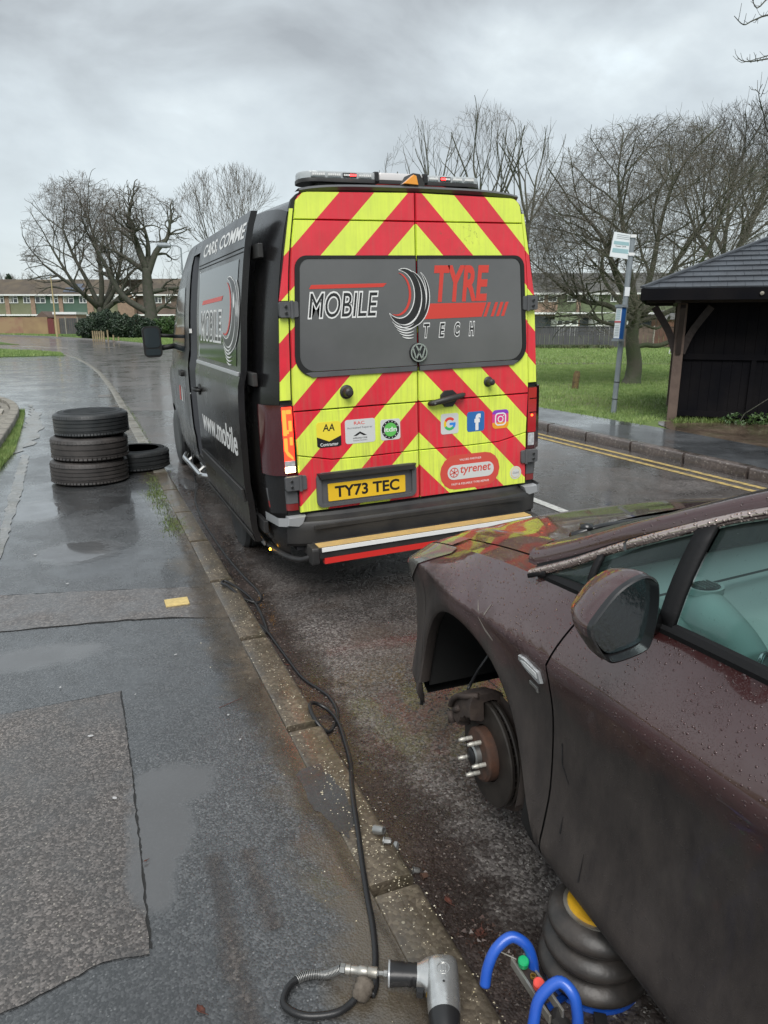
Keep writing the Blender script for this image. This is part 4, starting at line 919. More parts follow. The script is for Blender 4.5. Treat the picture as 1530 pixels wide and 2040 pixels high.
# weeds by the shelter
r = empty('weed_plant', (9.7, 8.55, .11)); tag(r, 'low leafy green weed against the dark shelter boards', 'plant')
mb = MB(); mb.tube([(0, 0, 0), (.1, 0, .15), (.32, -.25, .42)], .008, 5); mb.build('stem', 'bark', r)
leaves('foliage', [(0, 0, .06, .26, .10), (.25, -.2, .08, .16, .12)], 260, .035, 'leafgreen', r, 9)
# stump of an old post on the green
st = MB(); st.tube([(0, 0, -.05), (.01, 0, .2), (.03, 0, .34), (.05, .01, .42)], [.085, .08, .085, .06], 9); o = st.build('stump', 'wood_stump' if 'wood_stump' in MT else M('rotten_wood', (.17, .12, .045), .85, col2=(.08, .055, .03), ns=12, bump=(30, .02)), smooth=True)
o.location = (11.15, 14.75, .10); tag(o, 'small rotten wooden stump standing in the grass right of the van', 'stump')
# white five-a-side goal
g = empty('football_goal', at(1332, 705, 36, .1)); tag(g, 'white football goal frame partly hidden by the shelter post', 'goal')
mb = MB(); mb.tube([(.3, -.1, 1.2), (0, 0, .03), (2.0, -.8, .03)], .035, 8); mb.build('side_frame', 'upvc', g)
mb = MB(); mb.tube([(.3, -.1, 1.2), (2.2, -.9, 1.2), (2.6, -1.0, .03), (2.0, -.8, .03)], .035, 8); mb.build('frame', 'upvc', g)

# ================================================================== TREES placed
tree('oak_tree', 'broad bare oak with rounded crown left of the gnarled tree', at(205, 668, 80, 0), 11, [(0, 0, 0), (.1, 0, 1.6), (-.1, 0, 3.2)], ((-.9, 0, 8.8), (6.0, 5.5, 7.6)), 6,
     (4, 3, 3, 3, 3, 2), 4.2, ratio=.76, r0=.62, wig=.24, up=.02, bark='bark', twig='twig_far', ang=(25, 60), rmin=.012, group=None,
     limbs=[([(-.1, 0, 3.0), (-1.6, 0, 4.6), (-3.6, .4, 6.2), (-5.3, .3, 7.6)], .30, 7), ([(0, 0, 3.1), (-.9, .5, 5.6), (-2.2, .6, 8.6), (-3.0, .2, 11.3)], .30, 9), ([(.1, 0, 3.2), (.4, -.3, 6.2), (.2, .1, 9.4), (-.4, .2, 12.6)], .32, 9),
            ([(.2, 0, 3.0), (1.6, 0, 5.0), (2.6, .4, 8.2), (3.0, .4, 11.3)], .30, 9), ([(.2, 0, 2.8), (2.2, -.3, 4.2), (4.2, .2, 5.6)], .34, 7), ([(-.2, 0, 3.2), (-2.2, -1.5, 5.2), (-4.2, -2, 9)], .3, 7), ([(.2, .2, 3.2), (1.5, 2, 6), (1.5, 3, 10)], .3, 7)])
tree('gnarled_tree', 'gnarled bare old tree with lopped limbs just left of the van', at(300, 668, 76, 0), 12, [(0, 0, 0), (.2, 0, 2.2), (.1, 0, 4.6), (.1, 0, 7.0)], ((0, 0, 8.6), (4.8, 3.4, 6.2)), 5,
     (4, 3, 3, 3, 2), 2.6, ratio=.76, r0=.78, wig=.42, up=.03, bark='bark', twig='twig_far', ang=(25, 65), rmin=.012,
     limbs=[([(.1, 0, 6.8), (-.6, 0, 9.2), (-1.2, 0, 11.5), (-.8, 0, 13.4)], .40, 12), ([(.2, 0, 6.4), (1.2, 0, 8.6), (2.4, 0, 10.0), (2.9, 0, 12.0)], .38, 12), ([(0, 0, 6.5), (.5, .3, 9.0), (.2, .3, 11.2)], .34, 8), ([(.1, 0, 6.6), (-2.2, .2, 8.2), (-3.6, .2, 8.9)], .28, 8),
            ([(.2, 0, 4.6), (2.2, 0, 5.0), (4.4, 0, 5.2)], .30, 6), ([(0, 0, 2.6), (-2.4, .2, 4.2), (-3.8, .3, 7.2), (-4.8, .3, 9.2)], .38, 10), ([(.4, 0, 2.4), (1.4, 0, 3.2), (2.4, 0, 3.0)], .3, 3)])
tree('bare_tree', 'pale bare tree rising behind the roof of the van', at(475, 668, 60, 0), 13, [(0, 0, 0), (0, 0, 2.4), (0, 0, 4.2)], ((-.1, 0, 8.3), (4.9, 3.6, 5.0)), 6,
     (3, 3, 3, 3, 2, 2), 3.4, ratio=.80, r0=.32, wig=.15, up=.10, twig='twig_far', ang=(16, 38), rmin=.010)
for k, (px, sd, hh, dx, lb) in enumerate([(858, 21, 16.9, .0, 'tall bare tree left of the trio behind the van roof'), (955, 22, 17.8, 0, 'tallest bare tree, middle of the trio behind the van roof'), (1030, 23, 16.2, .6, 'bare leaning tree right of the trio behind the van roof')]):
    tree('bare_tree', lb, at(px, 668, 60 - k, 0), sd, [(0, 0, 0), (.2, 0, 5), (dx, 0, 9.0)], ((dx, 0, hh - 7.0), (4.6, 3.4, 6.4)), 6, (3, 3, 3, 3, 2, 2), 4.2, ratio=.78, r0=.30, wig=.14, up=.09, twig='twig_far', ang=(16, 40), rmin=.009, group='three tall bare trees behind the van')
T5 = at(1256, 775, 19.2, .1)
tree('spreading_tree', 'large bare spreading tree with short leaning trunk behind the bus stop', T5, 31, [(0, 0, -.1), (.06, 0, .5), (-.10, 0, 1.2), (-.02, 0, 1.85)], ((.25, 0, 3.45), (3.6, 2.6, 2.75)), 6,
     (4, 4, 4, 3, 2, 2), 1.6, ratio=.79, r0=.23, wig=.22, up=.0, bark='bark_mossy', twig='twig_green', ang=(22, 62), rmin=.0034,
     limbs=[([(-.05, 0, 1.6), (-.9, .1, 2.0), (-1.7, .1, 2.1), (-2.7, 0, 2.6)], .085, 8), ([(-.05, 0, 1.7), (-.7, 0, 2.6), (-1.3, 0, 3.6), (-2.1, .1, 4.3)], .09, 10), ([(0, 0, 1.8), (-.2, .2, 2.9), (-.5, .3, 4.2), (-.7, .3, 5.1)], .10, 10),
            ([(0, 0, 1.8), (.35, 0, 2.8), (.6, .1, 4.0), (.8, 0, 5.1)], .095, 10), ([(.05, 0, 1.7), (.8, 0, 2.5), (1.5, .1, 3.5), (2.2, .1, 4.3)], .09, 10), ([(.05, 0, 1.6), (1.0, -.2, 1.9), (1.9, -.1, 2.6), (2.7, 0, 3.2)], .08, 8),
            ([(-.1, 0, 1.5), (-.9, -.9, 2.1), (-1.9, -1.0, 3.1)], .07, 8), ([(.1, 0, 1.7), (.9, -1.0, 2.9), (1.3, -1.2, 4.2)], .07, 8), ([(0, .1, 1.7), (-.3, 1.2, 2.9), (.6, 1.7, 4.2)], .07, 8), ([(-.1, .0, 1.45), (-.8, .2, 1.55), (-1.5, .2, 1.75), (-2.6, .1, 1.7)], .06, 8)])
bt = bpy.data.objects['spreading_tree']
mb = MB(); mb.tube(spline([(.1, 0, .95), (.35, -.02, 1.0), (.7, -.1, .98), (1.1, -.2, 1.12), (1.4, -.25, 1.3)], 5), .062, 9); mb.build('limb', 'bark_mossy', bt, smooth=2)
mb = MB(); mb.tube(spline([(.1, 0, 1.45), (.3, 0, 1.5), (.6, -.1, 1.42), (.9, -.1, 1.58), (1.0, -.1, 1.72)], 5), .035, 7); mb.tube([(-.05, 0, 1.4), (.02, -.22, 1.5)], .04, 7); mb.build('limb', 'bark_mossy', bt, smooth=2)
tree('bare_tree', 'wide bare tree rising above the bus shelter roof', at(1425, 730, 26, .1), 32, [(0, 0, 0), (0, 0, 1.6), (.1, 0, 3.0)], ((.3, 0, 5.1), (4.8, 3.2, 3.2)), 6,
     (4, 4, 3, 3, 3, 2), 2.3, ratio=.78, r0=.24, wig=.18, up=.03, bark='bark', twig='twig', ang=(16, 42), rmin=.005)
# near tree on the right, only outer twigs of it reach the picture
nt5 = Vector((11.3, 5.4, .1))
tree('bare_tree', 'bare branches reaching in from a tree beyond the right edge', nt5, 33, [(0, 0, 0), (0, 0, 2.5), (-.1, 0, 4.5)], ((-.1, .5, 6.0), (2.9, 3.0, 3.6)), 5, (4, 3, 3, 3, 2), 2.2, ratio=.74, r0=.2, wig=.28, up=.02, twig='twig', ang=(25, 60), rmin=.006)
nb = [o for o in C.objects if o.get('label') == 'bare branches reaching in from a tree beyond the right edge'][0]
def pt3(px, y_, zc):
    a_ = (px - 765) / 1440 * zc; c3 = (1020 - y_) / 1440 * zc; cp, sp3 = math.cos(R(PITCH)), math.sin(R(PITCH)); f_ = zc * cp + c3 * sp3; s3, c4_ = math.sin(R(YAW)), math.cos(R(YAW))
    return Vector((a_ * c4_ + f_ * s3, -a_ * s3 + f_ * c4_, EYE - zc * sp3 + c3 * cp)) - nt5
mb = MB(); rd = random.Random(9)
for pl_, r0_ in (([(1700, 120, 9.5), (1600, 60, 9), (1540, 28, 8.6), (1505, 40, 8.4), (1480, 50, 8.3), (1464, 34, 8.2)], .016), ([(1600, 60, 9), (1545, -10, 8.8), (1510, 18, 8.7), (1495, -12, 8.6)], .014), ([(1700, 150, 9.3), (1590, 112, 8.9), (1530, 118, 8.6), (1500, 122, 8.4), (1478, 124, 8.3), (1468, 116, 8.3)], .012),
                 ([(1600, 120, 9), (1545, 110, 8.7), (1515, 113, 8.6), (1492, 121, 8.5)], .009), ([(1680, 300, 9.4), (1580, 290, 9), (1532, 262, 8.8), (1518, 225, 8.6), (1513, 190, 8.5), (1517, 166, 8.4)], .013), ([(1580, 290, 9), (1530, 272, 8.8), (1505, 262, 8.7), (1494, 243, 8.6)], .009), ([(1513, 190, 8.5), (1506, 176, 8.5)], .005), ([(1514, 195, 8.5), (1524, 178, 8.4)], .005), ([(1690, 330, 9.4), (1580, 285, 9), (1520, 290, 8.8), (1490, 288, 8.7)], .010)):
    sp_ = spline([pt3(*q) + rvec(rd) * .015 for q in pl_], 4); n_ = len(sp_); mb.tube(sp_, [lerp(r0_, .0035, i / (n_ - 1)) for i in range(n_)], 5)
    for k in range(n_ // 3 + 2):
        i = rd.randrange(n_ // 2, n_ - 1); d_ = ((sp_[i + 1] - sp_[i]).normalized() + rvec(rd) * .8).normalized(); q = sp_[i]; mb.tube([q, q + d_ * .05, q + (d_ + Vector((0, 0, .4))) * rd.uniform(.07, .14)], [.004, .003, .0022], 4)
mb.build('overhanging_branches', 'bark', nb)['kind'] = 'stuff'
# far background trees
for k, (px, zc, hh, rr_, lb) in enumerate([(8, 150, 10.5, 5, 'distant bare tree at the far left above the roofs'), (60, 155, 11, 5, 'distant bare tree between the conifer and the oak'), (350, 150, 9, 5, 'distant bare tree just left of the van cab')]):
    tree('distant_tree', lb, at(px, 640, zc, 0), 60 + k, [(0, 0, 0), (0, 0, 3)], ((0, 0, hh - 4.5), (rr_, rr_, 5)), 5, (4, 3, 3, 3, 3), 3.2, ratio=.74, r0=.3, wig=.2, up=.05, twig='twig_far', rmin=.02, group='distant trees above the roofs')
cn = empty('conifer_tree', at(28, 640, 148, 0)); tag(cn, 'dark conifer above the roofs at the far left', 'tree')
mb = MB(); mb.tube([(0, 0, 0), (0, 0, 10.5)], [.3, .04], 8); mb.build('trunk', 'bark', cn)
leaves('crown', [(0, 0, 4 + k * 1.15, 3.0 - k * .5, 1.2) for k in range(6)], 5000, .28, 'leafdark', cn, 4)
# ================================================================== VAN
MT['vanpaint'] = M('van_black_paint', (.011, .011, .012), .28, coat=.12, col2=(.018, .016, .015), ns=2.2, spec=.33, rvar=.08, bump=(160, .0004, .6))
MT['vangrey'] = M('van_grey_plastic', (.075, .078, .082), .5, col2=(.10, .10, .105), ns=6, bump=(120, .0004))
MT['vandark'] = M('van_dark_plastic', (.016, .016, .017), .5, col2=(.034, .032, .030), ns=5, bump=(80, .0006))
MT['seal'] = M('rubber_seal', (.008, .008, .008), .6)
MT['silver'] = M('silver_paint', (.38, .39, .40), .35, metal=.3)
MT['rubber'] = M('tyre_rubber', (.024, .027, .029), .42, col2=(.040, .042, .043), ns=9, bump=(50, .001))
MT['rubber2'] = M('old_tyre_rubber', (.036, .033, .032), .50, col2=(.062, .055, .052), ns=7, bump=(50, .0015))
MT['steel'] = M('dull_steel', (.33, .33, .32), .38, metal=.8)
MT['chrome'] = M('chrome', (.62, .63, .64), .2, metal=.9)
MT['signwht'] = M('vinyl_white', (.78, .78, .77), .4)
MT['redv'] = M('vinyl_red', (.62, .055, .04), .4)
MT['darkv'] = M('vinyl_black', (.020, .020, .021), .35)
MT['vanglass'] = M('van_window_vinyl', (.095, .096, .098), .22, coat=.4, col2=(.125, .125, .126), ns=1.6, rvar=.05)
MT['plate'] = M('yellow_number_plate', (.80, .50, .03), .35)
MT['tan'] = M('step_tread_gold', (.56, .38, .14), .6, col2=(.46, .32, .14), ns=20, bump=(150, .0008))
MT['redpaint'] = M('red_reflective', (.62, .03, .025), .4)
MT['reflector'] = M('red_reflector', (.20, .02, .02), .25, coat=.5)
MT['redlens'] = M('red_lens', (.055, .004, .006), .10, coat=1)
MT['clearlens'] = M('clear_lens', (.55, .56, .57), .12, coat=1, col2=(.35, .36, .37), ns=60)
MT['lens_lit'] = emis('lit_red_led', (1.0, .09, .015), 2.4)
MT['lens_glow'] = emis('lit_red_lens', (.9, .03, .012), 1.7)
MT['white_lit'] = emis('lit_tail_white', (1.0, .80, .42), 5.0)
MT['amber_lit'] = emis('amber_marker', (1.0, .45, .03), 5)
MT['beacon_led'] = emis('beacon_led', (1.0, .03, .03), 4)
MT['amber'] = M('amber_lens', (.85, .32, .01), .2, coat=1)
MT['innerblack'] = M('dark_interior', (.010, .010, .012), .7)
MT['innergrey'] = M('door_frame_paint', (.040, .042, .048), .3, coat=.4)
# chevrons: fluorescent yellow-green and red bands at 45 degrees from the centre seam
def chev():
    m, N, L, b = nodes('chevron_vinyl'); co = objco(N); sp = N.new('ShaderNodeSeparateXYZ'); L.new(co, sp.inputs[0])
    s_ = math_n(N, L, 'ADD', math_n(N, L, 'ABSOLUTE', sp.outputs[0]), sp.outputs[2])
    t = math_n(N, L, 'FRACT', math_n(N, L, 'DIVIDE', math_n(N, L, 'SUBTRACT', s_, .583 - .4225), .4225))
    red = math_n(N, L, 'LESS_THAN', t, .5)
    n_ = noise_n(N, L, co, 5, 6, .65); mp = N.new('ShaderNodeMapping'); mp.inputs['Scale'].default_value = (30, 1, 1.2); L.new(co, mp.inputs[0]); st_ = noise_n(N, L, mp.outputs[0], 1.5, 5, .7)
    yel = mix_n(N, L, rng_n(N, L, n_, .35, .7), (.80, .93, .11), (.68, .82, .10)); rd_ = mix_n(N, L, rng_n(N, L, n_, .35, .7), (.78, .030, .055), (.64, .028, .045))
    col = mix_n(N, L, red, yel, rd_)
    z = rng_n(N, L, sp.outputs[2], .5, 1.5, .75, .22); dirt = math_n(N, L, 'MULTIPLY', rng_n(N, L, st_, .45, .8), z)
    col = mix_n(N, L, dirt, col, (.22, .20, .13))
    sx = math_n(N, L, 'POWER', math_n(N, L, 'DIVIDE', math_n(N, L, 'SUBTRACT', sp.outputs[0], .27), .24), 2.); sz = math_n(N, L, 'POWER', math_n(N, L, 'DIVIDE', math_n(N, L, 'SUBTRACT', sp.outputs[2], 2.19), .10), 2.)
    zone = rng_n(N, L, math_n(N, L, 'ADD', sx, sz), .4, 1.1, 1, 0); sc2 = rng_n(N, L, noise_n(N, L, co, 22, 7, .75, 1.2), .56, .66); scf = math_n(N, L, 'MULTIPLY', math_n(N, L, 'MULTIPLY', zone, sc2), .7)
    col = mix_n(N, L, scf, col, (.14, .12, .05)); L.new(col, b.inputs['Base Color']); P(b, rough=.32, coat=.25)
    v = N.new('ShaderNodeTexVoronoi'); v.inputs['Scale'].default_value = 160; L.new(co, v.inputs['Vector'])
    L.new(bump_n(N, L, v.outputs['Distance'], .0002, .5), b.inputs['Normal']); return m
MT['chevron'] = chev()
TILT = math.atan(.032)
van = empty('van', (2.02, 4.25, 0), (0, -TILT, 0)); tag(van, 'black tyre fitter van with red and yellow chevron rear doors parked at the kerb', 'van')
VW = [(0.28, .93), (.42, .975), (.60, .985), (.72, 1.0), (1.1, 1.0), (1.35, .99), (1.42, .968), (1.8, .935), (2.15, .885), (2.30, .85), (2.45, .79)]
VR = [(0.28, .89), (.85, .905), (1.2, .905), (1.5, .885), (1.84, .868), (2.06, .838), (2.3, .79), (2.36, .765)]
def vroof(y): return interp(y, [(0, 2.455), (.15, 2.485), (.5, 2.515), (2, 2.56), (3.4, 2.57), (3.9, 2.52), (4.4, 2.33), (4.8, 2.06), (5.15, 1.68), (5.32, 1.44), (5.6, 1.28), (5.85, 1.05), (5.95, .82)])
def vtop(y): return vroof(y) - (.13 if y < 5 else .06)
def vw(y, z):
    zr = vroof(y); ze = z if z < 1 else 1 + (z - 1) * 1.59 / max(zr - 1, .25) if zr > 1.05 else z
    wf = interp(min(ze, 2.46), VW); wr = interp(z, VR)
    t = min(max(y / .28, 0), 1); w_ = wr + (max(wf, wr) - wr) * math.sqrt(max(0, 1 - (1 - t) ** 2)) if t < 1 else wf
    if y > 4.2: w_ *= interp(y, [(4.2, 1), (5.2, .965), (5.7, .87), (5.95, .74)])
    return w_
def side(mb, W, ys, zb, zt, sgn, nz=14, off_=0., xc=0.):
    rows = []
    for y in ys:
        a_, b_ = zb(y), zt(y); rows.append([(xc + sgn * (W(y, lerp(a_, b_, k / nz)) + off_), y, lerp(a_, b_, k / nz)) for k in range(nz + 1)])
    return mb.grid(rows)
def yr(a_, b_, st): n = max(1, int(round((b_ - a_) / st))); return [lerp(a_, b_, k / n) for k in range(n + 1)]
def archz(y, base, wheels):
    z = base
    for c_, r_, zc in wheels:
        if abs(y - c_) < r_: z = max(z, zc + math.sqrt(r_ * r_ - (y - c_) ** 2))
    return z
VWH = [(1.27, .41, .36), (4.91, .41, .36)]
def ys_arch(a_, b_, wh, st=.12):
    s_ = set(yr(a_, b_, st))
    for c_, r_, _ in wh:
        for k in range(25): y = c_ - r_ * math.cos(math.pi * k / 24); 
        for k in range(25):
            y = c_ - r_ * math.cos(math.pi * k / 24)
            if a_ < y < b_: s_.add(y)
        for y in (c_ - r_ - 1e-4, c_ + r_ + 1e-4):
            if a_ < y < b_: s_.add(y)
    return sorted(s_)
vb = lambda y: archz(y, .30, VWH)
mb = MB()
OP0, OP1, OPB, OPT = 1.62, 3.22, .40, 2.33      # side door opening on the left
side(mb, vw, ys_arch(0, OP0, VWH), vb, vtop, -1, 22); side(mb, vw, ys_arch(OP1, 5.95, VWH, .08), vb, vtop, -1, 22)
side(mb, vw, yr(OP0, OP1, .2), lambda y: max(vb(y), .28), lambda y: max(vb(y), OPB), -1, 2); side(mb, vw, yr(OP0, OP1, .2), lambda y: OPT, vtop, -1, 3)
side(mb, vw, ys_arch(0, 5.95, VWH, .08), vb, vtop, 1, 22)
ys_ = yr(0, 5.95, .09); rows = []
for y in ys_:
    zt, zr = vtop(y), vroof(y); W_ = vw(y, zt); rows.append([(W_ * u, y, zt + (zr - zt) * (1 - abs(u) ** 3)) for u in [k / 10 - 1 for k in range(21)]])
mb.grid(rows)
rows = []
for z in yr(.30, vtop(5.95), .05): W_ = vw(5.95, z); rows.append([(W_ * u, 5.95 + .10 * (1 - abs(u) ** 2.2), z) for u in [k / 8 - 1 for k in range(17)]])
mb.grid(rows)
body = mb.build('body', 'vanpaint', van, smooth=True)
# interior lining seen through the side opening, floor, bulkhead
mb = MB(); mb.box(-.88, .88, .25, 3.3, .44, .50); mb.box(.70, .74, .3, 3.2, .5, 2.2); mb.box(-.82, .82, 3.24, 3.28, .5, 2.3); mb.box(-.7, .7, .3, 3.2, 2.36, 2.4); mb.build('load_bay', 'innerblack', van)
for y_, wd in ((OP1, .10), (OP0 - .04, .05)):
    mb = MB(); rows = [[(-(vw(y_, z) - d_), y_ + dy, z) for d_, dy in ((.012, 0), (.012, -wd * .5), (.10, -wd), (.10, 0))] for z in yr(OPB, OPT, .1)]; mb.grid(rows); mb.build('door_pillar', 'innergrey', van, smooth=True)
mb = MB(); mb.box(-.965, -.80, OP0, OP1, .36, .43); mb.build('door_sill', 'vandark', van, bev=.008)
for k in range(4): mb = MB(); mb.box(-.6, .5, .5 + k * .02, 1.5, .55 + k * .42, .58 + k * .42); mb.build('shelf', 'innergrey', van)
mb = MB(); mb.box(-.95, -.93, OP1 - .07, OP1 - .02, 1.62, 1.66); mb.build('label', 'signwht', van)
# rear frame and doors --------------------------------------------------
def rf(x, z, d_): return (x, -d_, z)
def wr_(z): return interp(z, VR)
out_ = []
zs = yr(.50, 2.36, .09); out_ = [(-(wr_(z) - .004), z) for z in zs][::-1]
toparc = [(.755 * math.sin(R(a_)) , 2.36 + .125 * math.cos(R(a_)) ** .6) for a_ in range(-84, 85, 12)]
rear_poly = [(wr_(z) - .004, z) for z in zs] + [(x, z) for x, z in toparc[::-1]] + out_
mb = MB(); mb.prism(rear_poly, rf, -.04, .0); mb.build('rear_frame', 'seal', van)
def dw(z): return interp(z, [(.56, .818), (.94, .816), (1.22, .825), (1.5, .815), (1.84, .803), (2.06, .785), (2.28, .752), (2.36, .738)])
def door_poly(s, z0, z1, r_out=.0, top_round=False, gap=.005, zmid=None):
    """outline of one strip of a rear door on side s (-1 left, +1 right)"""
    zz = yr(z0, z1, .1)
    outer = [(s * (dw(z)), z) for z in zz]
    if top_round: outer = [(s * dw(z), z) for z in yr(z0, z1 - .07, .08)] + [(s * (dw(z1) - .07 + .07 * math.cos(R(a_))), z1 - .07 + .07 * math.sin(R(a_))) for a_ in (20, 45, 70, 90)]
    top_in = [(s * gap, z1 + (.012 if top_round else 0))]
    low = [(s * gap, z0)]
    if zmid is not None:      # curved lower crease
        low = [(s * gap, z0), (s * .35, z0 - .004)] + [(s * .60, z0)]
    return outer + top_in + low if zmid is None else [(s * dw(z0 + .045), z0 + .045)] + [p for p in outer if p[1] > z0 + .06] + top_in + low
def crease_poly_low(s, z0, z1, gap=.005):
    return [(s * dw(z0), z0)] + [(s * dw(z), z) for z in yr(z0, z1 + .045, .1)][1:] + [(s * .60, z1), (s * .35, z1 - .004), (s * gap, z1), (s * gap, z0)]
GAP = .004
for s, nm in ((-1, 'left'), (1, 'right')):
    door = MB()
    door.prism(crease_poly_low(s, .572, .885), rf, .002, .030, .007)
    door.prism(door_poly(s, .890, 1.197, zmid=1), rf, .002, .030, .007)
    door.prism(door_poly(s, 1.204, 2.279), rf, .002, .030, .007)
    door.prism(door_poly(s, 2.284, 2.428, top_round=True), rf, .002, .030, .007)
    d_o = door.build('rear_door', 'chevron', van, smooth=True)
    # glazed and vinyl covered half window in its frame
    if s < 0: op = [(-.004, 2.095), (-.66, 2.095)] ; 
    frame = rrect(-.805, -.0045, 1.40, 2.088, .09, 6, rs=(.13, .002, .002, .07)); glassp = rrect(-.775, -.0055, 1.432, 2.07, .06, 6, rs=(.10, .002, .002, .055))
    # taper the upper corner like the door
    tp_ = lambda pl: [(x * (1 - max(0, (z - 1.4)) * .075 * min(1, abs(x) / .7)), z) for x, z in pl]
    frame = [(-s * x if s > 0 else x, z) for x, z in tp_(frame)]; glassp = [(-s * x if s > 0 else x, z) for x, z in tp_(glassp)]
    mb = MB(); mb.ring(frame, inset_poly(glassp, -.002), rf, .028, .0385); wf_ = mb.build('window_frame', 'seal', d_o)
    mb = MB(); mb.prism(glassp, rf, .029, .0345, .002); mb.build('window', 'vanglass', d_o)
    sill = [(s * .01, 1.402), (s * .76, 1.402), (s * .775, 1.43), (s * .70, 1.44), (s * .01, 1.44)]
    mb = MB(); mb.prism([(s * .01, 1.398), (s * .70, 1.398), (s * .74, 1.425), (s * .70, 1.428), (s * .01, 1.428)], rf, .03, .0415, .003); mb.build('window_sill', 'vangrey', d_o)
    # chevron strips on the body beside the doors
    pts = [(s * (dw(z) + .009), z) for z in yr(1.27, 1.745, .1)] + [(s * (wr_(z) - .003), z) for z in yr(1.745, 1.27, .1)]
    mb = MB(); mb.prism(pts, rf, .0005, .016, .004); mb.build('corner_panel', 'chevron', van, smooth=True)
    pts = [(s * (dw(z) + .009), z) for z in yr(1.84, 2.34, .08)] + [(s * (wr_(z) - .003), z) for z in yr(2.34, 1.84, .08)]
    mb = MB(); mb.prism(pts, rf, .0005, .016, .004); mb.build('corner_panel', 'chevron', van, smooth=True)
    # hinges
    for z_ in (1.792, .765):
        mb = MB(); x0 = s * (dw(z_) - .045); x1 = s * (wr_(z_) + .004)
        mb.prism(rrect(min(x0, x1), max(x0, x1), z_ - .045, z_ + .045, .012, 3), rf, .02, .046, .005)
        for q in (-.018, .018): mb.lathe([(0, 0), (.009, 0), (.009, .008), (0, .010)], (s * (wr_(z_) - .035), -.046, z_ + q), (0, -1, 0), 10)
        mb.lathe([(.011, -.05), (.011, .05)], (s * (dw(z_) - .005), -.045, z_), (0, 0, 1), 8)
        hg = mb.build('hinge', 'vangrey', van)
        for q in (-.018, .018): mb = MB(); mb.lathe([(0, 0), (.0075, 0), (.007, .003), (0, .0032)], (s * (wr_(z_) - .035), -.0565, z_ + q), (0, -1, 0), 10); mb.build('bolt', 'seal', hg)
    # tail lamp wrapping round the corner
    def lampgrid(z0, z1, xin, yout, off_, n=8):
        rows = []
        for z in yr(z0, z1, .05):
            r_ = []
            for k in range(n + 1):
                t = k / n
                if t < .5: x = lerp(xin, wr_(z) - .008, t * 2); y = -.020 - off_
                else: a_ = (t - .5) * 2 * math.pi / 2; x = wr_(z) - .022 + (.030 + off_) * math.sin(a_); y = -.020 - off_ + (yout + .020 + off_) * (1 - math.cos(a_)) 
                if t >= .5: x = wr_(z) - .008 + (.020 + off_) * math.sin(a_) ** .7 + (vw(max(y, 0), z) - vw(0, z)) ; 
                r_.append((s * x, y, z))
            rows.append(r_)
        return rows
    mb = MB(); mb.grid(lampgrid(.812, 1.243, .829, .16, 0)); mb.box(*sorted((s * .829, s * .888)), -.019, .02, .815, 1.24)
    tl = mb.build('tail_lamp', 'redlens', van, smooth=2)
    lit = s < 0
    def strip(x0, x1, z0, z1, mat, nm='lamp_segment', t=.004, poly=None):
        wx_ = lambda x: .834 + (x - .834) * 1.38
        x0, x1 = wx_(x0), wx_(x1)
        if poly: poly = [(s * wx_(abs(px_)), pz_) for px_, pz_ in poly]
        mb = MB(); mb.prism(poly or rrect(*sorted((s * x0, s * x1)), z0, z1, .004, 2), rf, .0195, .0205 + t, .001); return mb.build(nm, mat, tl)
    if lit:
        strip(.834, .880, .846, 1.232, 'lens_glow', t=.0015)
        strip(.862, .879, 1.06, 1.215, 'lens_lit'); strip(.838, .861, 1.190, 1.215, 'lens_lit'); strip(.838, .853, 1.085, 1.150, 'lens_lit'); strip(.853, .862, 1.07, 1.095, 'lens_lit')
        strip(.862, .878, .965, 1.045, 'lens_lit'); strip(.838, .852, 1.00, 1.05, 'lens_lit')
        strip(0, 0, 0, 0, 'lens_lit', poly=[(s * .876, .965), (s * .862, .965), (s * .840, .925), (s * .840, .908), (s * .866, .938)])
        strip(.834, .880, .868, .905, 'clearlens', t=.003); strip(.834, .880, .832, .868, 'white_lit', 'reversing_lamp', t=.004)
    else:
        strip(.833, .881, .93, 1.235, MT.setdefault('redface', M('red_lamp_face', (.42, .012, .018), .12, coat=1.)), t=.002); strip(.836, .872, .838, .925, 'clearlens', 'reversing_lamp', t=.003); strip(.85, .862, 1.04, 1.055, 'lens_lit', t=.004); strip(.84, .88, 1.16, 1.165, 'seal', t=.0035); strip(.84, .88, 1.065, 1.07, 'seal', t=.0035)
    # grey corner trim, red reflector, silver bumper corner
    for z0, z1, mt, nm, dx in ((.635, .718, 'vangrey', 'corner_trim', .0), (.590, .633, 'reflector', 'reflector', .001)):
        mb = MB(); rows = []
        for z in (z0, z1): rows.append([(s * x, y, z) for x, y in ((.829, .0), (.829, -.018 - dx), (.875, -.018 - dx), (wr_(z) - .004, -.010), (wr_(z) + .014, .03), (vw(.14, z) + .003 + dx, .14))])
        mb.grid(rows); mb.build(nm, mt, van, smooth=True)
    mb = MB(); q = [(.79, .555), (.905, .555), (.915, .50), (.84, .485), (.81, .505)]
    mb.prism([(s * x, z) for x, z in q], rf, -.02, .05, .012); mb.grid([[(s * .905, -.04, z), (s * (vw(.05, z) + .012), .0, z), (s * (vw(.22, z) + .01), .20, z)] for z in (.495, .55)]); mb.build('bumper_corner', 'silver', van, smooth=True)
# hidden glow of the reversing lamp is left to its own emission
mb = MB(); mb.box(-.0035, .0035, -.004, .003, .56, 2.43); mb.build('door_seal', 'seal', van)
# top gutter above the doors
mb = MB(); rows = [[(.715 * u, yy, zz - .022 * abs(u) ** 6 - .010 * u * u) for u in [k / 12 - 1 for k in range(25)]] for yy, zz in ((.06, 2.470), (-.020, 2.478), (-.034, 2.465), (-.01, 2.448))]
mb.grid(rows); mb.build('roof_trim', 'vangrey', van, smooth=True)
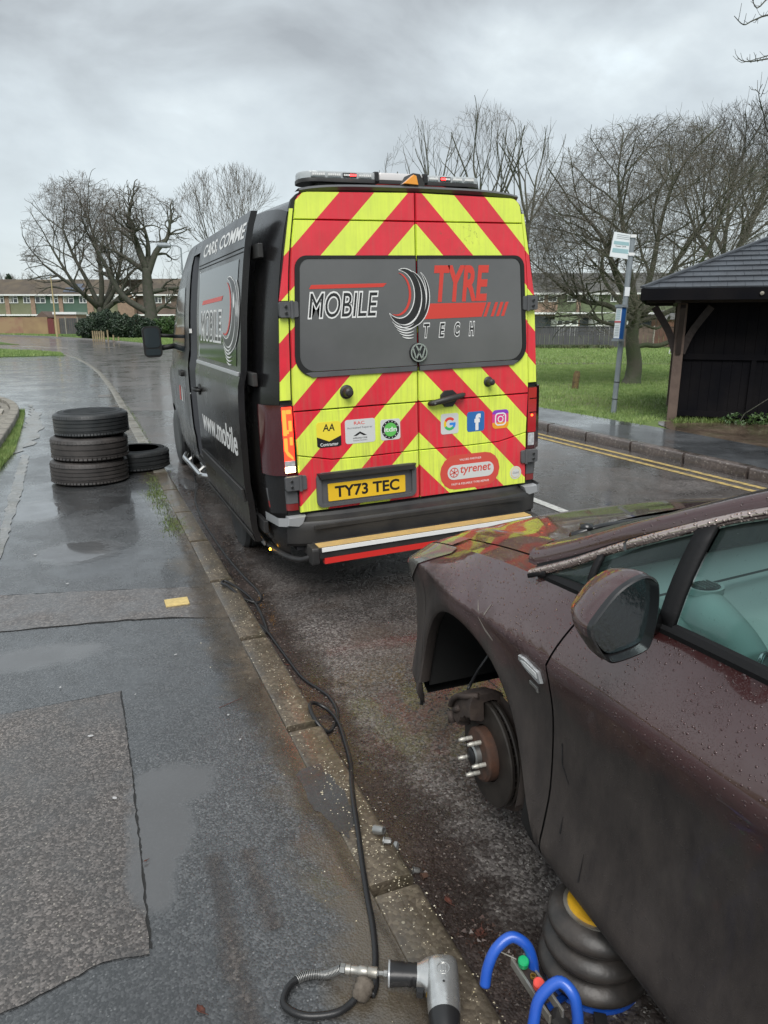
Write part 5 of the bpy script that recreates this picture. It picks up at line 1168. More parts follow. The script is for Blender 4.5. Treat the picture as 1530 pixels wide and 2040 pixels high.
# number plate recess
mb = MB(); o_ = rrect(-.712, -.032, .592, .812, .04, 5); i_ = rrect(-.682, -.062, .612, .785, .02, 5); mb.ring(o_, i_, rf, .028, .048); rc = mb.build('plate_surround', 'vangrey', van, smooth=True)
mb = MB(); mb.prism(rrect(-.684, -.06, .61, .787, .02, 3), rf, .026, .032); mb.build('plate_recess', 'vangrey', rc)
mb = MB(); mb.prism([(-.69, .772), (-.05, .772), (-.035, .81), (-.705, .81)], rf, .03, .066, .008); mb.build('plate_lamp_hood', 'vandark', rc, smooth=True)
mb = MB(); mb.prism(rrect(-.637, -.107, .624, .737, .006, 3), rf, .032, .0365, .0006); pl = mb.build('number_plate', 'plate', van)
text_box('registration', 'TY73 TEC', -.592, -.150, .643, .718, rf, .0372, 'black', pl, offset=.028)
# handles, door stops
mb = MB(); mb.prism([(.155, 1.235), (.185, 1.262), (.245, 1.262), (.275, 1.235), (.275, 1.195), (.245, 1.155), (.185, 1.155), (.155, 1.195)], rf, .028, .042, .006); hd = mb.build('door_handle', 'vandark', van, smooth=True)
mb = MB(); mb.tube([(.065, -.040, 1.185), (.085, -.060, 1.188), (.21, -.072, 1.212), (.30, -.062, 1.225), (.325, -.040, 1.228)], [.012, .019, .021, .018, .012], 10); mb.build('grip', 'vandark', hd, smooth=2)
mb = MB(); mb.lathe([(0, 0), (.007, 0), (.007, .003), (0, .003)], (.095, -.078, 1.19), (0, -1, 0), 10); mb.build('lock_barrel', 'steel', hd)
for x_, rr_ in ((-.485, .043), (.511, .034)):
    mb = MB(); mb.lathe([(rr_, .02), (rr_, .034), (rr_ * .72, .040), (rr_ * .62, .085), (rr_ * .35, .095), (0, .096)], (x_, 0, 1.298), (0, -1, 0), 22); ds = mb.build('door_stop', 'vandark', van, smooth=True)
# maker's round badge with two letters
mb = MB(); mb.lathe([(.060, .028), (.060, .046), (.050, .050), (0, .050)], (0, 0, 1.512), (0, -1, 0), 32); bd_ = mb.build('badge', 'black', van, smooth=True)
mb = MB(); mb.ring(circ(0, 1.512, .057, 32), circ(0, 1.512, .0485, 32), rf, .049, .054)
def bar(p, q, w_=.0095):
    a_ = Vector(p); b_ = Vector(q); n_ = Vector((-(b_ - a_).y, (b_ - a_).x)).normalized() * w_ / 2
    mb.prism([tuple(a_ + n_), tuple(b_ + n_), tuple(b_ - n_), tuple(a_ - n_)], rf, .049, .054)
for p_, q_ in (((-.021, 1.558), (0, 1.519)), ((.021, 1.558), (0, 1.519)), ((-.041, 1.540), (-.0195, 1.472)), ((-.0195, 1.472), (0, 1.511)), ((0, 1.511), (.0195, 1.472)), ((.0195, 1.472), (.041, 1.540))): bar(p_, q_)
mb.build('badge_emblem', 'chrome', bd_)
# ------------- vinyl lettering on the rear window
DT = .0352
def rt(s, x0, x1, z0, z1, mat, off_=0., sh_=.0, t=.0006, base=DT, par=van, nm='lettering', pad=None):
    return text_box(nm, s, x0, x1, z0, z1, lambda x, z, d_: (x, -base - d_, z), t, mat, par, off_, sh_, pad)
logo = empty('logo'); logo.parent = van
rt('MOBILE', -.700, -.262, 1.742, 1.880, 'signwht', .050, .22, pad=1, par=logo); rt('MOBILE', -.700, -.262, 1.742, 1.880, 'darkv', .0, .22, base=DT + .0008, pad=1, par=logo)
rt('TYRE', .125, .500, 1.822, 2.020, 'redv', .034, .16, pad=1, par=logo)
for k, c_ in enumerate('TECH'):
    x0 = .045 + k * .107; rt(c_, x0, x0 + .036, 1.604, 1.682, 'signwht', .075, .2, pad=1, par=logo); rt(c_, x0, x0 + .036, 1.604, 1.682, 'darkv', .018, .2, base=DT + .0008, pad=1, par=logo)
def flat(poly, mat, base=DT, t=.0006, nm='logo_shape', par=logo, fn=None):
    mb = MB(); mb.prism(poly, fn or (lambda x, z, d_: (x, -base - d_, z)), 0, t); return mb.build(nm, mat, par)
flat([(-.690, 1.903), (-.225, 1.908), (-.200, 1.930), (-.675, 1.926)], 'redv')
flat([(.048, 1.712), (.455, 1.715), (.49, 1.803), (.090, 1.805)], 'redv')
for x0 in (.468, .522, .562, .600): flat([(x0, 1.715), (x0 + .022, 1.715), (x0 + .055, 1.803), (x0 + .033, 1.803)], 'redv')
def arc_shape(cx, cz, rx_, rz_, a0, a1, w0, w1, n=18, pw=1.):
    o1 = []; o2 = []
    for k in range(n + 1):
        t = k / n; a_ = R(lerp(a0, a1, t)); w_ = lerp(w0, w1, t) if isinstance(w0, (int, float)) and w1 is not None else w0 * math.sin(math.pi * t) ** pw
        w_ = w0 * (math.sin(math.pi * min(max(t, 0.0), 1)) ** pw) + w1
        ca, sa = math.cos(a_), math.sin(a_); o1.append((cx + (rx_ + w_ / 2) * ca, cz + (rz_ + w_ / 2) * sa)); o2.append((cx + (rx_ - w_ / 2) * ca, cz + (rz_ - w_ / 2) * sa))
    return o1 + o2[::-1]
def swirl(fn, par, X0, Z0, S, SX=1.):
    """tyre swoosh: black crescents outlined in white round a red arc"""
    g = lambda pts: [(X0 + x * S * SX, Z0 + z * S) for x, z in pts]
    def put(pts, mat, base): mb = MB(); mb.prism(g(pts), lambda a_, b_, d_: fn(a_, b_, base + d_), 0, .0006); mb.build('logo_shape', mat, par)
    specs = [(0, .0, .155, .168, 95, -135, .060), (.045, -.02, .165, .185, 72, -118, .036), (.075, -.005, .175, .195, 50, -100, .022)]
    for i, (cx, cz, rx_, rz_, a0, a1, w_) in enumerate(specs):
        put(arc_shape(cx, cz, rx_, rz_, a0 + 3, a1 - 3, w_ + .013, .004, 26, .8), 'signwht', .0008 + i * .0002)
    for i, (cx, cz, rx_, rz_, a0, a1, w_) in enumerate(specs):
        put(arc_shape(cx, cz, rx_, rz_, a0, a1, w_, .001, 26, .8), 'darkv', .0016 + i * .0002)
    for k in range(5):
        put(arc_shape(.02 + k * .012, -.03 - k * .010, .175 + k * .008, .180 + k * .008, -60 - k * 5, -130 + k * 5, .006, .002, 12), 'signwht', .0024)
    put(arc_shape(-.045, .012, .125, .138, 80, -110, .020, .002, 22), 'redv', .0010)
swirl(lambda x, z, d_: (x, -DT - d_, z), logo, -.105, 1.855, .90, .80)
# ------------- stickers on the doors
DS = .0305
def sticker(x0, x1, z0, z1, mat, r_=.012, nm='sticker', base=DS, par=van):
    mb = MB(); mb.prism(rrect(x0, x1, z0, z1, r_, 4), lambda x, z, d_: (x, -base - d_, z), 0, .0008); return mb.build(nm, mat, par)
def MTc(n, c, r_=.4):
    MT[n] = M(n, c, r_); return n
def disc(cx, cz, r_, mat, base, par, n=28, rz=None): return flat(circ(cx, cz, r_, n, rz), mat, base, .0006, 'print', par)
MTc('v_yellow', (.85, .70, .06)); MTc('v_green', (.12, .50, .10)); MTc('v_blue', (.03, .15, .42)); MTc('v_gblue', (.04, .25, .75)); MTc('v_gred', (.75, .06, .04)); MTc('v_ggreen', (.05, .45, .12)); MTc('v_gyel', (.85, .55, .02)); MTc('v_pink', (.70, .05, .25)); MTc('v_purple', (.25, .05, .50)); MTc('v_orange', (.85, .35, .03)); MTc('v_grey', (.25, .25, .26)); MTc('v_salmon', (.62, .08, .06)); MTc('v_pale', (.62, .63, .62))
DS2 = DS + .001
a_ = sticker(-.690, -.533, .985, 1.125, 'v_yellow', .02)
flat([(-.690, 1.035), (-.6115, 1.003), (-.533, 1.035), (-.533, .975), (-.55, .968), (-.675, .968), (-.690, .98)], 'black', DS2, par=a_, nm='print')
rt('AA', -.650, -.573, 1.068, 1.112, 'black', .012, .12, base=DS2, par=a_); rt('Contractor', -.670, -.553, .976, .996, 'signwht', .01, base=DS2 + .0008, par=a_)
a_ = sticker(-.505, -.305, .975, 1.125, 'v_pale', .016)
rt('RAC', -.445, -.375, 1.092, 1.112, 'v_gred', .0, base=DS2, par=a_); rt('Accredited Repairer', -.492, -.322, 1.064, 1.080, 'v_grey', 0, base=DS2, par=a_)
flat([(-.452, 1.022), (-.407, 1.048), (-.362, 1.022), (-.385, 1.022), (-.407, 1.035), (-.430, 1.022)], 'black', DS2, par=a_, nm='print'); rt('APPROVED CODE', -.455, -.36, 1.003, 1.012, 'black', 0, base=DS2, par=a_); rt('TRADING STANDARDS', -.455, -.36, .989, .996, 'v_grey', 0, base=DS2, par=a_)
a_ = sticker(-.268, -.132, .975, 1.108, 'v_pale', .016)
disc(-.200, 1.041, .060, 'black', DS2, a_); disc(-.200, 1.041, .044, 'v_green', DS2 + .0007, a_)
rt('itdn', -.244, -.156, 1.028, 1.058, 'signwht', .02, base=DS2 + .0014, par=a_)
for k in range(14):
    an = 2 * math.pi * k / 14; cx, cz = -.200 + .052 * math.cos(an), 1.041 + .052 * math.sin(an)
    if k not in (0, 7): flat([(cx - .003, cz - .003), (cx + .003, cz - .003), (cx + .003, cz + .003), (cx - .003, cz + .003)], 'v_pale', DS2 + .0007, par=a_, nm='print')
a_ = sticker(.158, .288, .975, 1.110, 'v_pale', .016)
def arcp(cx, cz, r_, w_, a0, a1, mat, par, base=DS2, n=10):
    p = [(cx + (r_ + w_ / 2) * math.cos(R(lerp(a0, a1, k / n))), cz + (r_ + w_ / 2) * math.sin(R(lerp(a0, a1, k / n)))) for k in range(n + 1)]; q = [(cx + (r_ - w_ / 2) * math.cos(R(lerp(a0, a1, k / n))), cz + (r_ - w_ / 2) * math.sin(R(lerp(a0, a1, k / n)))) for k in range(n + 1)]
    return flat(p + q[::-1], mat, base, par=par, nm='print')
for a0, a1, mt in ((40, 150, 'v_gred'), (150, 210, 'v_gyel'), (210, 318, 'v_ggreen'), (318, 362, 'v_gblue')): arcp(.223, 1.042, .035, .017, a0, a1, mt, a_)
flat([(.222, 1.033), (.266, 1.033), (.266, 1.049), (.222, 1.049)], 'v_gblue', DS2 + .0003, par=a_, nm='print')
a_ = sticker(.352, .484, .975, 1.108, 'v_blue', .018); rt('f', .408, .455, .982, 1.093, 'signwht', .05, base=DS2, par=a_)
a_ = sticker(.545, .672, .978, 1.105, 'v_pink', .03)
flat(rrect(.545, .672, .978, 1.02, .001, 4, rs=(.03, .03, .0, .0)), 'v_orange', DS2 - .0005, par=a_, nm='print'); flat(rrect(.545, .672, 1.078, 1.105, .001, 4, rs=(.0, .0, .026, .026)), 'v_purple', DS2 - .0005, par=a_, nm='print')
mb = MB(); f_ = lambda x, z, d_: (x, -DS2 - d_, z); mb.ring(rrect(.565, .652, .998, 1.085, .026), rrect(.574, .643, 1.007, 1.076, .018), f_, .0006, .0012); mb.ring(circ(.6085, 1.0415, .023, 24), circ(.6085, 1.0415, .0155, 24), f_, .0006, .0012); mb.prism(circ(.632, 1.065, .0045, 10), f_, .0006, .0012); mb.build('print', 'signwht', a_)
a_ = sticker(.150, .605, .592, .828, 'v_salmon', .115)
b_ = sticker(.205, .560, .660, .760, 'v_pale', .048, 'print', DS2, a_)
disc(.254, .710, .034, 'v_salmon', DS2 + .001, a_); disc(.254, .710, .028, 'v_pale', DS2 + .0017, a_)
for an in (20, 80, 140): c1 = math.cos(R(an)) * .030; s1 = math.sin(R(an)) * .030; n1 = (-s1 * .1, c1 * .1); flat([(.254 - c1 + n1[0], .710 - s1 + n1[1]), (.254 + c1 + n1[0], .710 + s1 + n1[1]), (.254 + c1 - n1[0], .710 + s1 - n1[1]), (.254 - c1 - n1[0], .710 - s1 - n1[1])], 'v_salmon', DS2 + .0024, par=a_, nm='print')
rt('tyrenet', .300, .535, .684, .748, 'v_salmon', .014, .12, base=DS2 + .001, par=a_); rt('VALUED PARTNER', .295, .462, .786, .800, 'signwht', 0, base=DS2, par=a_); rt('FAST & RELIABLE TYRE REPAIR', .235, .525, .622, .636, 'signwht', 0, base=DS2, par=a_)
mb = MB(); mb.prism(circ(.736, .597 + .06, .046, 28), lambda x, z, d_: (x, -DS - d_, z), 0, .0008); a_ = mb.build('sticker', 'v_pale', van); disc(.736, .657, .036, 'v_gyel', DS2, a_); disc(.736, .657, .033, 'v_pale', DS2 + .0007, a_); rt('Gold', .712, .760, .650, .666, 'v_grey', 0, base=DS2 + .0014, par=a_)
# ------------- bumper, step bar
mb = MB(); prof = [(.02, .560), (-.035, .556), (-.045, .535), (-.070, .522), (-.095, .515), (-.105, .50), (-.107, .46), (-.098, .375), (-.075, .352), (.05, .345)]
rows = []
for u in [k / 16 - 1 for k in range(33)]:
    x = .90 * u; back = .10 * abs(u) ** 6; rows.append([(x * (1 + .01), y + back, z) for y, z in prof])
mb.grid(rows); mb.build('bumper', 'vandark', van, smooth=True)
mb = MB(); mb.prism(rrect(-.76, .76, .475, .50, .008, 2), rf, .10, .1125, .003); mb.build('bumper_tread', 'vandark', van)
mb = MB(); mb.box(-.80, .80, -.06, .4, .30, .34); mb.build('chassis_rail', 'vandark', van)
mb = MB(); mb.box(-.79, .72, -.272, -.14, .385, .407); st_ = mb.build('rear_step', 'vandark', van, bev=.003)
mb = MB(); mb.box(-.785, .715, -.268, -.182, .4072, .411); mb.build('tread_strip', 'tan', st_)
mb = MB(); mb.box(-.77, .715, -.280, -.2725, .380, .406); mb.build('edge_strip', 'signwht', st_)
mb = MB(); mb.box(-.785, .715, -.270, -.21, .335, .384); mb.build('bar', 'vandark', st_, bev=.004)
mb = MB(); mb.box(-.755, .715, -.2755, -.2705, .302, .338); mb.box(-.755, .715, -.2704, -.23, .302, .332); mb.build('red_strip', 'redpaint', st_)
for x0, x1 in ((-.832, -.788), (.722, .765)): mb = MB(); mb.prism(rrect(-.285, -.16, .30, .412, .02, 3), lambda a_, b_, d_: (d_, a_, b_), x0, x1, .006); mb.build('end_cap', 'vandark', st_, bev=.004)
for x_ in (-.5, .5): mb = MB(); mb.box(x_ - .03, x_ + .03, -.22, .2, .30, .345); mb.build('bracket', 'vandark', st_)
# side under-run tube with amber markers on the left rear corner
mb = MB(); mb.tube(spline([(-.93, .95, .27), (-.95, .5, .27), (-.93, .1, .285), (-.87, -.12, .30), (-.80, -.20, .34)], 4), .019, 10); sr = mb.build('side_guard', 'vandark', van, smooth=2)
for y_, x_ in ((.60, -.975), (.22, -.972)): mb = MB(); mb.lathe([(0, 0), (.010, 0), (.008, .006), (0, .008)], (x_, y_, .285), (-1, -.35, 0), 10); mb.build('marker_lamp', 'amber_lit', sr)
mb = MB(); mb.box(-.982, -.972, .36, .44, .27, .30); mb.build('marker_plate', 'silver', sr)
mb = MB(); mb.tube([(-.90, 2.9, .24), (-.99, 3.1, .222), (-1.0, 4.25, .21), (-.96, 4.33, .24)], .026, 10); ss = mb.build('side_step_tube', 'chrome', van, smooth=2)
for y_ in (3.3, 4.0): mb = MB(); mb.tube([(-.98, y_, .22), (-.85, y_, .32)], .018, 6); mb.build('bracket', 'steel', ss)
mb = MB(); mb.tube([(.98, 1.9, .26), (.98, 4.3, .26)], .03, 10); mb.build('side_step_tube', 'chrome', van, smooth=2)
# ------------- light bar
lb_ = empty('light_bar', (0, 0, 0)); lb_.parent = van
LX0, LX1, LY0, LY1, LZ = -.625, .60, .20, .44, 2.545
mb = MB(); mb.prism(rrect(LX0, LX1, LY0, LY1, .10, 6), lambda a_, b_, d_: (a_, b_, d_), LZ - .022, LZ, .004); mb.build('base', 'vandark', lb_, smooth=True)
for x_ in (-.46, .46): mb = MB(); mb.box(x_ - .05, x_ + .05, .24, .40, 2.44, LZ - .022); mb.build('foot', 'vandark', lb_)
def glassmat(name, tint, rough=.05, fac=.8):
    m, N, L, b = nodes(name); P(b, rough=rough, spec=.6); b.inputs['Base Color'].default_value = c4(tint)
    tr = N.new('ShaderNodeBsdfTransparent'); tr.inputs[0].default_value = c4(tint); gl = N.new('ShaderNodeBsdfGlossy'); gl.inputs['Roughness'].default_value = rough
    fr = N.new('ShaderNodeFresnel'); fr.inputs[0].default_value = 1.45; mx = N.new('ShaderNodeMixShader'); L.new(fr.outputs[0], mx.inputs[0]); L.new(tr.outputs[0], mx.inputs[1]); L.new(gl.outputs[0], mx.inputs[2])
    m2 = N.new('ShaderNodeMixShader'); m2.inputs[0].default_value = fac; L.new(b.outputs[0], m2.inputs[1]); L.new(mx.outputs[0], m2.inputs[2]); L.new(m2.outputs[0], N['Material Output'].inputs[0]); return m
MT['dome'] = glassmat('clear_dome', (.70, .74, .76), .12, .45)
xs = [(LX0, -.15), (.18, LX1)]
for i, (x0, x1) in enumerate(xs):
    rs_ = (.10, .01, .01, .10) if i == 0 else (.01, .10, .10, .01)
    mb = MB(); mb.prism(rrect(x0 + .004, x1 - .004, LY0 + .004, LY1 - .004, .01, 6, rs=rs_), lambda a_, b_, d_: (a_, b_, d_), LZ + .001, LZ + .038, .008); mb.build('dome', 'dome', lb_, smooth=True)
    n_ = 4
    for k in range(n_):
        xa = lerp(x0 + (.06 if i == 0 else .02), x1 - (.02 if i == 0 else .06), k / n_); xb = xa + (x1 - x0 - .08) / n_ - .012; red = (k == 2 if i == 0 else k == 1)
        mb = MB(); mb.box(xa, xb, LY0 - .002, LY0 + .02, LZ + .006, LZ + .030); md = mb.build('led_module', 'black' if red else 'clearlens', lb_)
        for q in range(6): mb = MB(); xq = lerp(xa + .01, xb - .01, q / 5.); mb.box(xq - .005, xq + .005, LY0 - .006, LY0 - .0022, LZ + .012, LZ + .023); mb.build('led', 'beacon_led' if red and (q > 2 if i == 0 else q < 3) else 'signwht', md)
    e_ = x1 if i == 0 else x0; mb = MB(); mb.prism(rrect(LY0 - .01, LY1 + .01, LZ - .018, LZ + .044, .01, 3), lambda a_, b_, d_: (d_, a_, b_), e_ - .012, e_ + .012); mb.build('divider', 'black', lb_)
MTc('whitedome', (.62, .60, .60), .3)
mb = MB(); mb.prism(rrect(-.138, .168, LY0, LY1, .02, 3), lambda a_, b_, d_: (a_, b_, d_), LZ, LZ + .040, .008); mb.build('centre_section', 'whitedome', lb_, smooth=True)
mb = MB(); mb.prism([(-.19, 2.503), (.38, 2.503), (.30, LZ - .0225), (-.14, LZ - .0225)], lambda a_, b_, d_: (a_, d_, b_), .205, .30, .0); mb.build('red_fairing', 'redpaint', lb_)
# rear amber beacon on the roof edge above the seam
mb = MB(); mb.prism([(-.03, 2.45), (.07, 2.45), (.075, 2.50), (.045, 2.548), (.0, 2.552), (-.035, 2.50)], lambda a_, b_, d_: (a_, d_, b_), .12, -.02, .012); bc = mb.build('camera_pod', 'vandark', van, smooth=True)
mb = MB(); mb.prism([(-.075, 2.488), (.025, 2.482), (.012, 2.535), (-.006, 2.54)], lambda a_, b_, d_: (a_, d_, b_), .0, -.034, .006); mb.build('amber_marker', 'amber', bc, smooth=True)
# ------------- sliding door, open and slid back
SD0, SD1, SB, SOFF = .26, 2.02, .335, .100
sd_w = lambda y, z: interp(min(z, 2.4), VW) + SOFF
mb = MB(); side(mb, sd_w, yr(SD0, SD1, .22), lambda y: SB, lambda y: 2.36, -1, 26); n0 = len(mb.v)
side(mb, lambda y, z: sd_w(y, z) - .040, yr(SD0, SD1, .22), lambda y: SB, lambda y: 2.36, -1, 26)
m_ = 27; ny = len(yr(SD0, SD1, .22))
for j in range(26):
    mb.f.append((j, j + 1, n0 + j + 1, n0 + j)); q = (ny - 1) * m_; mb.f.append((q + j + 1, q + j, n0 + q + j, n0 + q + j + 1))
for i in range(ny - 1): mb.f.append((i * m_, (i + 1) * m_, n0 + (i + 1) * m_, n0 + i * m_)); mb.f.append(((i + 1) * m_ + 26, i * m_ + 26, n0 + i * m_ + 26, n0 + (i + 1) * m_ + 26))
sdo = mb.build('sliding_door', 'vanpaint', van, smooth=True)
def sf(y, z, d_): return (-(sd_w(y, z) + d_), y, z)
mb = MB(); rows = [[sf(y, z, .003) for z in yr(1.46, 2.10, .08)] for y in yr(SD0 + .12, SD1 - .13, .2)]; mb.grid(rows); mb.build('window', 'winglass', sdo, smooth=True)
def pstrip(y0, y1, z0, z1, d_, mat, nm):
    mb = MB(); vs = [sf(y, z, q) for q in (0, d_) for y in (y0, y1) for z in (z0, z1)]; mb.add(vs, [(0, 1, 3, 2), (4, 6, 7, 5), (0, 4, 5, 1), (2, 3, 7, 6), (0, 2, 6, 4), (1, 5, 7, 3)]); return mb.build(nm, mat, sdo, bev=.003)
pstrip(SD0 + .03, SD1 - .05, 1.405, 1.43, .014, 'silver', 'rail_trim'); pstrip(SD0 + .05, SD1 - .05, .60, .685, .016, 'vandark', 'rub_strip'); pstrip(SD0 + .02, SD1, SB - .0, SB + .05, .012, 'vandark', 'lower_trim')
for z0 in (2.13, 2.155): pstrip(SD0 + .02, SD1 - .02, z0, z0 + .006, .004, 'seal', 'crease')
pstrip(SD1 - .125, SD1 - .119, 1.45, 2.11, .006, 'chrome', 'window_edge')
mb = MB(); mb.tube([sf(SD1 - .28, 1.20, .005), sf(SD1 - .26, 1.20, .04), sf(SD1 - .12, 1.20, .045), sf(SD1 - .10, 1.20, .005)], .014, 8); mb.prism(circ(SD1 - .19, 1.20, .07, 16, .045), lambda a_, b_, d_: sf(a_, b_, d_), 0, .006); mb.build('door_handle', 'seal', sdo, smooth=2)
for z_ in (2.12, 1.38, .45):    # roller arms
    mb = MB(); mb.box(-(.90 if z_ > 2 else .99), -(sd_w(SD0, z_) - .06), SD0 - .12, SD0 + .10, z_ - .03, z_ + .05); mb.build('roller_arm', 'vandark', sdo, bev=.004)
def sdt(s, y0, y1, z0, z1, mat, off_=0., sh_=0., base=.0035, par=sdo, pad=None):   # text runs towards the rear
    return text_box('lettering', s, -y1, -y0, z0, z1, lambda x, z, d_: sf(-x, z, base + d_), .0006, mat, par, off_, sh_, pad)
sdt('CARS, COMME', SD0 + .02, SD1 - .20, 2.195, 2.30, 'signwht', .02, .15, base=.001)
sdt('www.mobile', SD0 + .12, SD1 - .22, .885, 1.06, 'signwht', .02, 0, base=.001)
sdt('MOBILE', SD0 + .62, SD1 - .24, 1.60, 1.80, 'signwht', .055, .2, base=.004, pad=1); sdt('MOBILE', SD0 + .62, SD1 - .24, 1.60, 1.80, 'darkv', .0, .2, base=.005, pad=1)
flat([(SD1 - .30, 1.855), (SD0 + .62, 1.87), (SD0 + .58, 1.90), (SD1 - .34, 1.885)], 'redv', par=sdo, fn=lambda x, z, d_: sf(x, z, .004 + d_))
swirl(lambda x, z, d_: sf(-x, z, .004 + d_), sdo, -(SD0 + .42), 1.80, 1.2, 1.25)
# ------------- rest of the left side: rail, fuel badge, mirror, cab glass
def bfn(y, z, d_): return (-(vw(y, z) + d_), y, z)
mb = MB(); mb.add([bfn(y, z, d_) for d_ in (0, .012) for y in (.30, OP0 - .02) for z in (1.385, 1.42)], [(0, 1, 3, 2), (4, 6, 7, 5), (0, 4, 5, 1), (2, 3, 7, 6), (0, 2, 6, 4), (1, 5, 7, 3)]); mb.build('door_rail', 'vandark', van)
mb = MB(); mb.lathe([(0, 0), (.028, 0), (.026, .006), (0, .008)], bfn(.42, 1.30, 0), (-1, 0, 0), 16); mb.build('cap', 'vandark', van, smooth=True)
for sg in (-1, 1):
    mb = MB(); rows = [[(sg * (vw(y, z) + .004), y, z) for z in yr(1.42, interp(y, [(3.5, 2.06), (4.2, 2.04), (4.6, 1.92), (5.1, 1.5)]), .1)] for y in yr(3.52, 4.3, .13)]
    m0 = min(len(r_) for r_ in rows); rows = [[(sg * (vw(y, z) + .004), y, z) for z in [lerp(1.42, interp(y, [(3.5, 2.06), (4.2, 2.04), (4.6, 1.90), (5.05, 1.50)]), k / 8) for k in range(9)]] for y in yr(3.52, 5.05, .12)]
    mb.grid(rows); mb.build('cab_window', 'winglass', van, smooth=True)
    mb = MB(); 
    for y_ in (3.44, 3.46): pass
    rows = [[(sg * (vw(y, z) + .003), y, z) for y in (3.44, 3.452)] for z in yr(.42, 2.2, .1)]; mb.grid(rows); rows = [[(sg * (vw(y, z) + .003), y, z) for y in (4.42, 4.43)] for z in yr(.8, 1.42, .1)]; mb.grid(rows); mb.build('door_gap', 'seal', van)
    mb = MB(); f_ = lambda y, z, d_: (sg * (vw(y, z) + d_), y, z); mb.prism(rrect(3.56, 3.76, 1.18, 1.24, .02), f_, 0, .03, .006); mb.build('door_handle', 'seal', van)
    # mirrors
    hx = sg * 1.19; 
    mb = MB(); mb.tube([(sg * .90, 4.62, 1.46), (sg * 1.10, 4.56, 1.44)], .03, 8); mb.tube([(sg * .90, 4.64, 1.56), (sg * 1.10, 4.56, 1.58)], .02, 8); mr = mb.build('mirror_arm', 'seal', van, smooth=2)
    mb = MB(); o_ = rrect(hx - .10, hx + .10, 1.34, 1.685, .055, 5); f2 = lambda a_, b_, d_: (a_, 4.50 + d_, b_)
    mb.prism(inset_poly(o_, .0), f2, .0, .10, .05); mb.build('mirror_housing', 'seal', mr, smooth=True)
    mb = MB(); mb.prism(rrect(hx - .08, hx + .08, 1.45, 1.665, .04, 5), lambda a_, b_, d_: (a_, 4.50 - d_, b_), .0, .006); mb.build('mirror_glass', 'winglass', mr)
    mb = MB(); mb.prism(rrect(hx - .08, hx + .08, 1.365, 1.435, .025, 5), lambda a_, b_, d_: (a_, 4.50 - d_, b_), .0, .006); mb.build('wide_angle_glass', 'winglass', mr)
flat([(3.62, .90), (3.74, .90), (3.66, 1.06), (3.58, 1.06)], 'v_grey', par=van, fn=lambda x, z, d_: bfn(x, z, .002 + d_), nm='livery'); flat([(3.80, .90), (3.90, .90), (3.84, 1.06), (3.76, 1.06)], 'v_pale', par=van, fn=lambda x, z, d_: bfn(x, z, .002 + d_), nm='livery'); flat([(3.96, .90), (4.06, .90), (4.0, 1.06), (3.92, 1.06)], 'redv', par=van, fn=lambda x, z, d_: bfn(x, z, .002 + d_), nm='livery')
mb = MB(); rows = [[(W_ * (u), y - .02, z + .012 + (vroof(y) - vtop(y)) * (1 - abs(u * .9) ** 3)) for u in [k / 6 - 1 for k in range(13)]] for y, z, W_ in [(y, vtop(y) - .0, vw(y, vtop(y)) * .93) for y in yr(4.25, 5.25, .1)]]; mb.grid(rows); mb.build('windscreen', 'winglass', van, smooth=True)
# wheels
def wheel(name, loc, s, R_=.352, w_=.235, parent=None, steel='vangrey'):
    r = empty(name, loc); r.parent = parent
    mb = MB(); pr_ = [(R_ * .60, -w_ * .5), (R_ * .80, -w_ * .53), (R_ * .94, -w_ * .48), (R_, -w_ * .36)]
    for k in range(4): c_ = -w_ * .27 + k * w_ * .18; pr_ += [(R_, c_ - .012), (R_ - .009, c_ - .008), (R_ - .009, c_ + .0), (R_, c_ + .004)]
    pr_ += [(R_, w_ * .36), (R_ * .94, w_ * .48), (R_ * .80, w_ * .53), (R_ * .60, w_ * .5)]
    mb.lathe(pr_, (0, 0, 0), (1, 0, 0), 48); mb.build('tyre', 'rubber', r, smooth=True)
    mb = MB(); mb.lathe([(R_ * .61, w_ * .40), (R_ * .58, w_ * .47), (R_ * .52, w_ * .30), (R_ * .25, w_ * .26), (R_ * .22, w_ * .42), (0, w_ * .44)], (0, 0, 0), (s, 0, 0), 32); rm = mb.build('rim', steel, r, smooth=True)
    mb = MB()
    for k in range(5): a_ = 2 * math.pi * k / 5; mb.lathe([(0, 0), (.013, 0), (.012, .02), (0, .022)], (s * w_ * .27, math.cos(a_) * R_ * .30, math.sin(a_) * R_ * .30), (s, 0, 0), 6)
    mb.build('wheel_nuts', 'steel', rm); return r
for y_ in (1.27, 4.91):
    for s in (-1, 1): wheel('wheel', (s * .865, y_, .345), s, parent=van)
for c_, r_, zc in VWH:
    for s in (-1, 1):
        mb = MB(); rows = [[(s * x, c_ - r_ * math.cos(math.pi * k / 20), zc + r_ * math.sin(math.pi * k / 20)) for x in (vw(c_, .6) - .015, .55)] for k in range(21)]; mb.grid(rows); mb.build('wheel_well', 'innerblack', van)
        mb = MB(); rows = [[(s * (vw(c_ - r_ * math.cos(math.pi * k / 20), zc) + dx), c_ - (r_ - dr) * math.cos(math.pi * k / 20), zc + (r_ - dr) * math.sin(math.pi * k / 20)) for dx, dr in ((.004, -.045), (.016, -.02), (.012, .012))] for k in range(21)]; mb.grid(rows); mb.build('arch_trim', 'vandark', van, smooth=True)
mb = MB(); mb.box(-.85, .85, .0, 5.8, .32, .42); mb.build('underbody', 'innerblack', van)
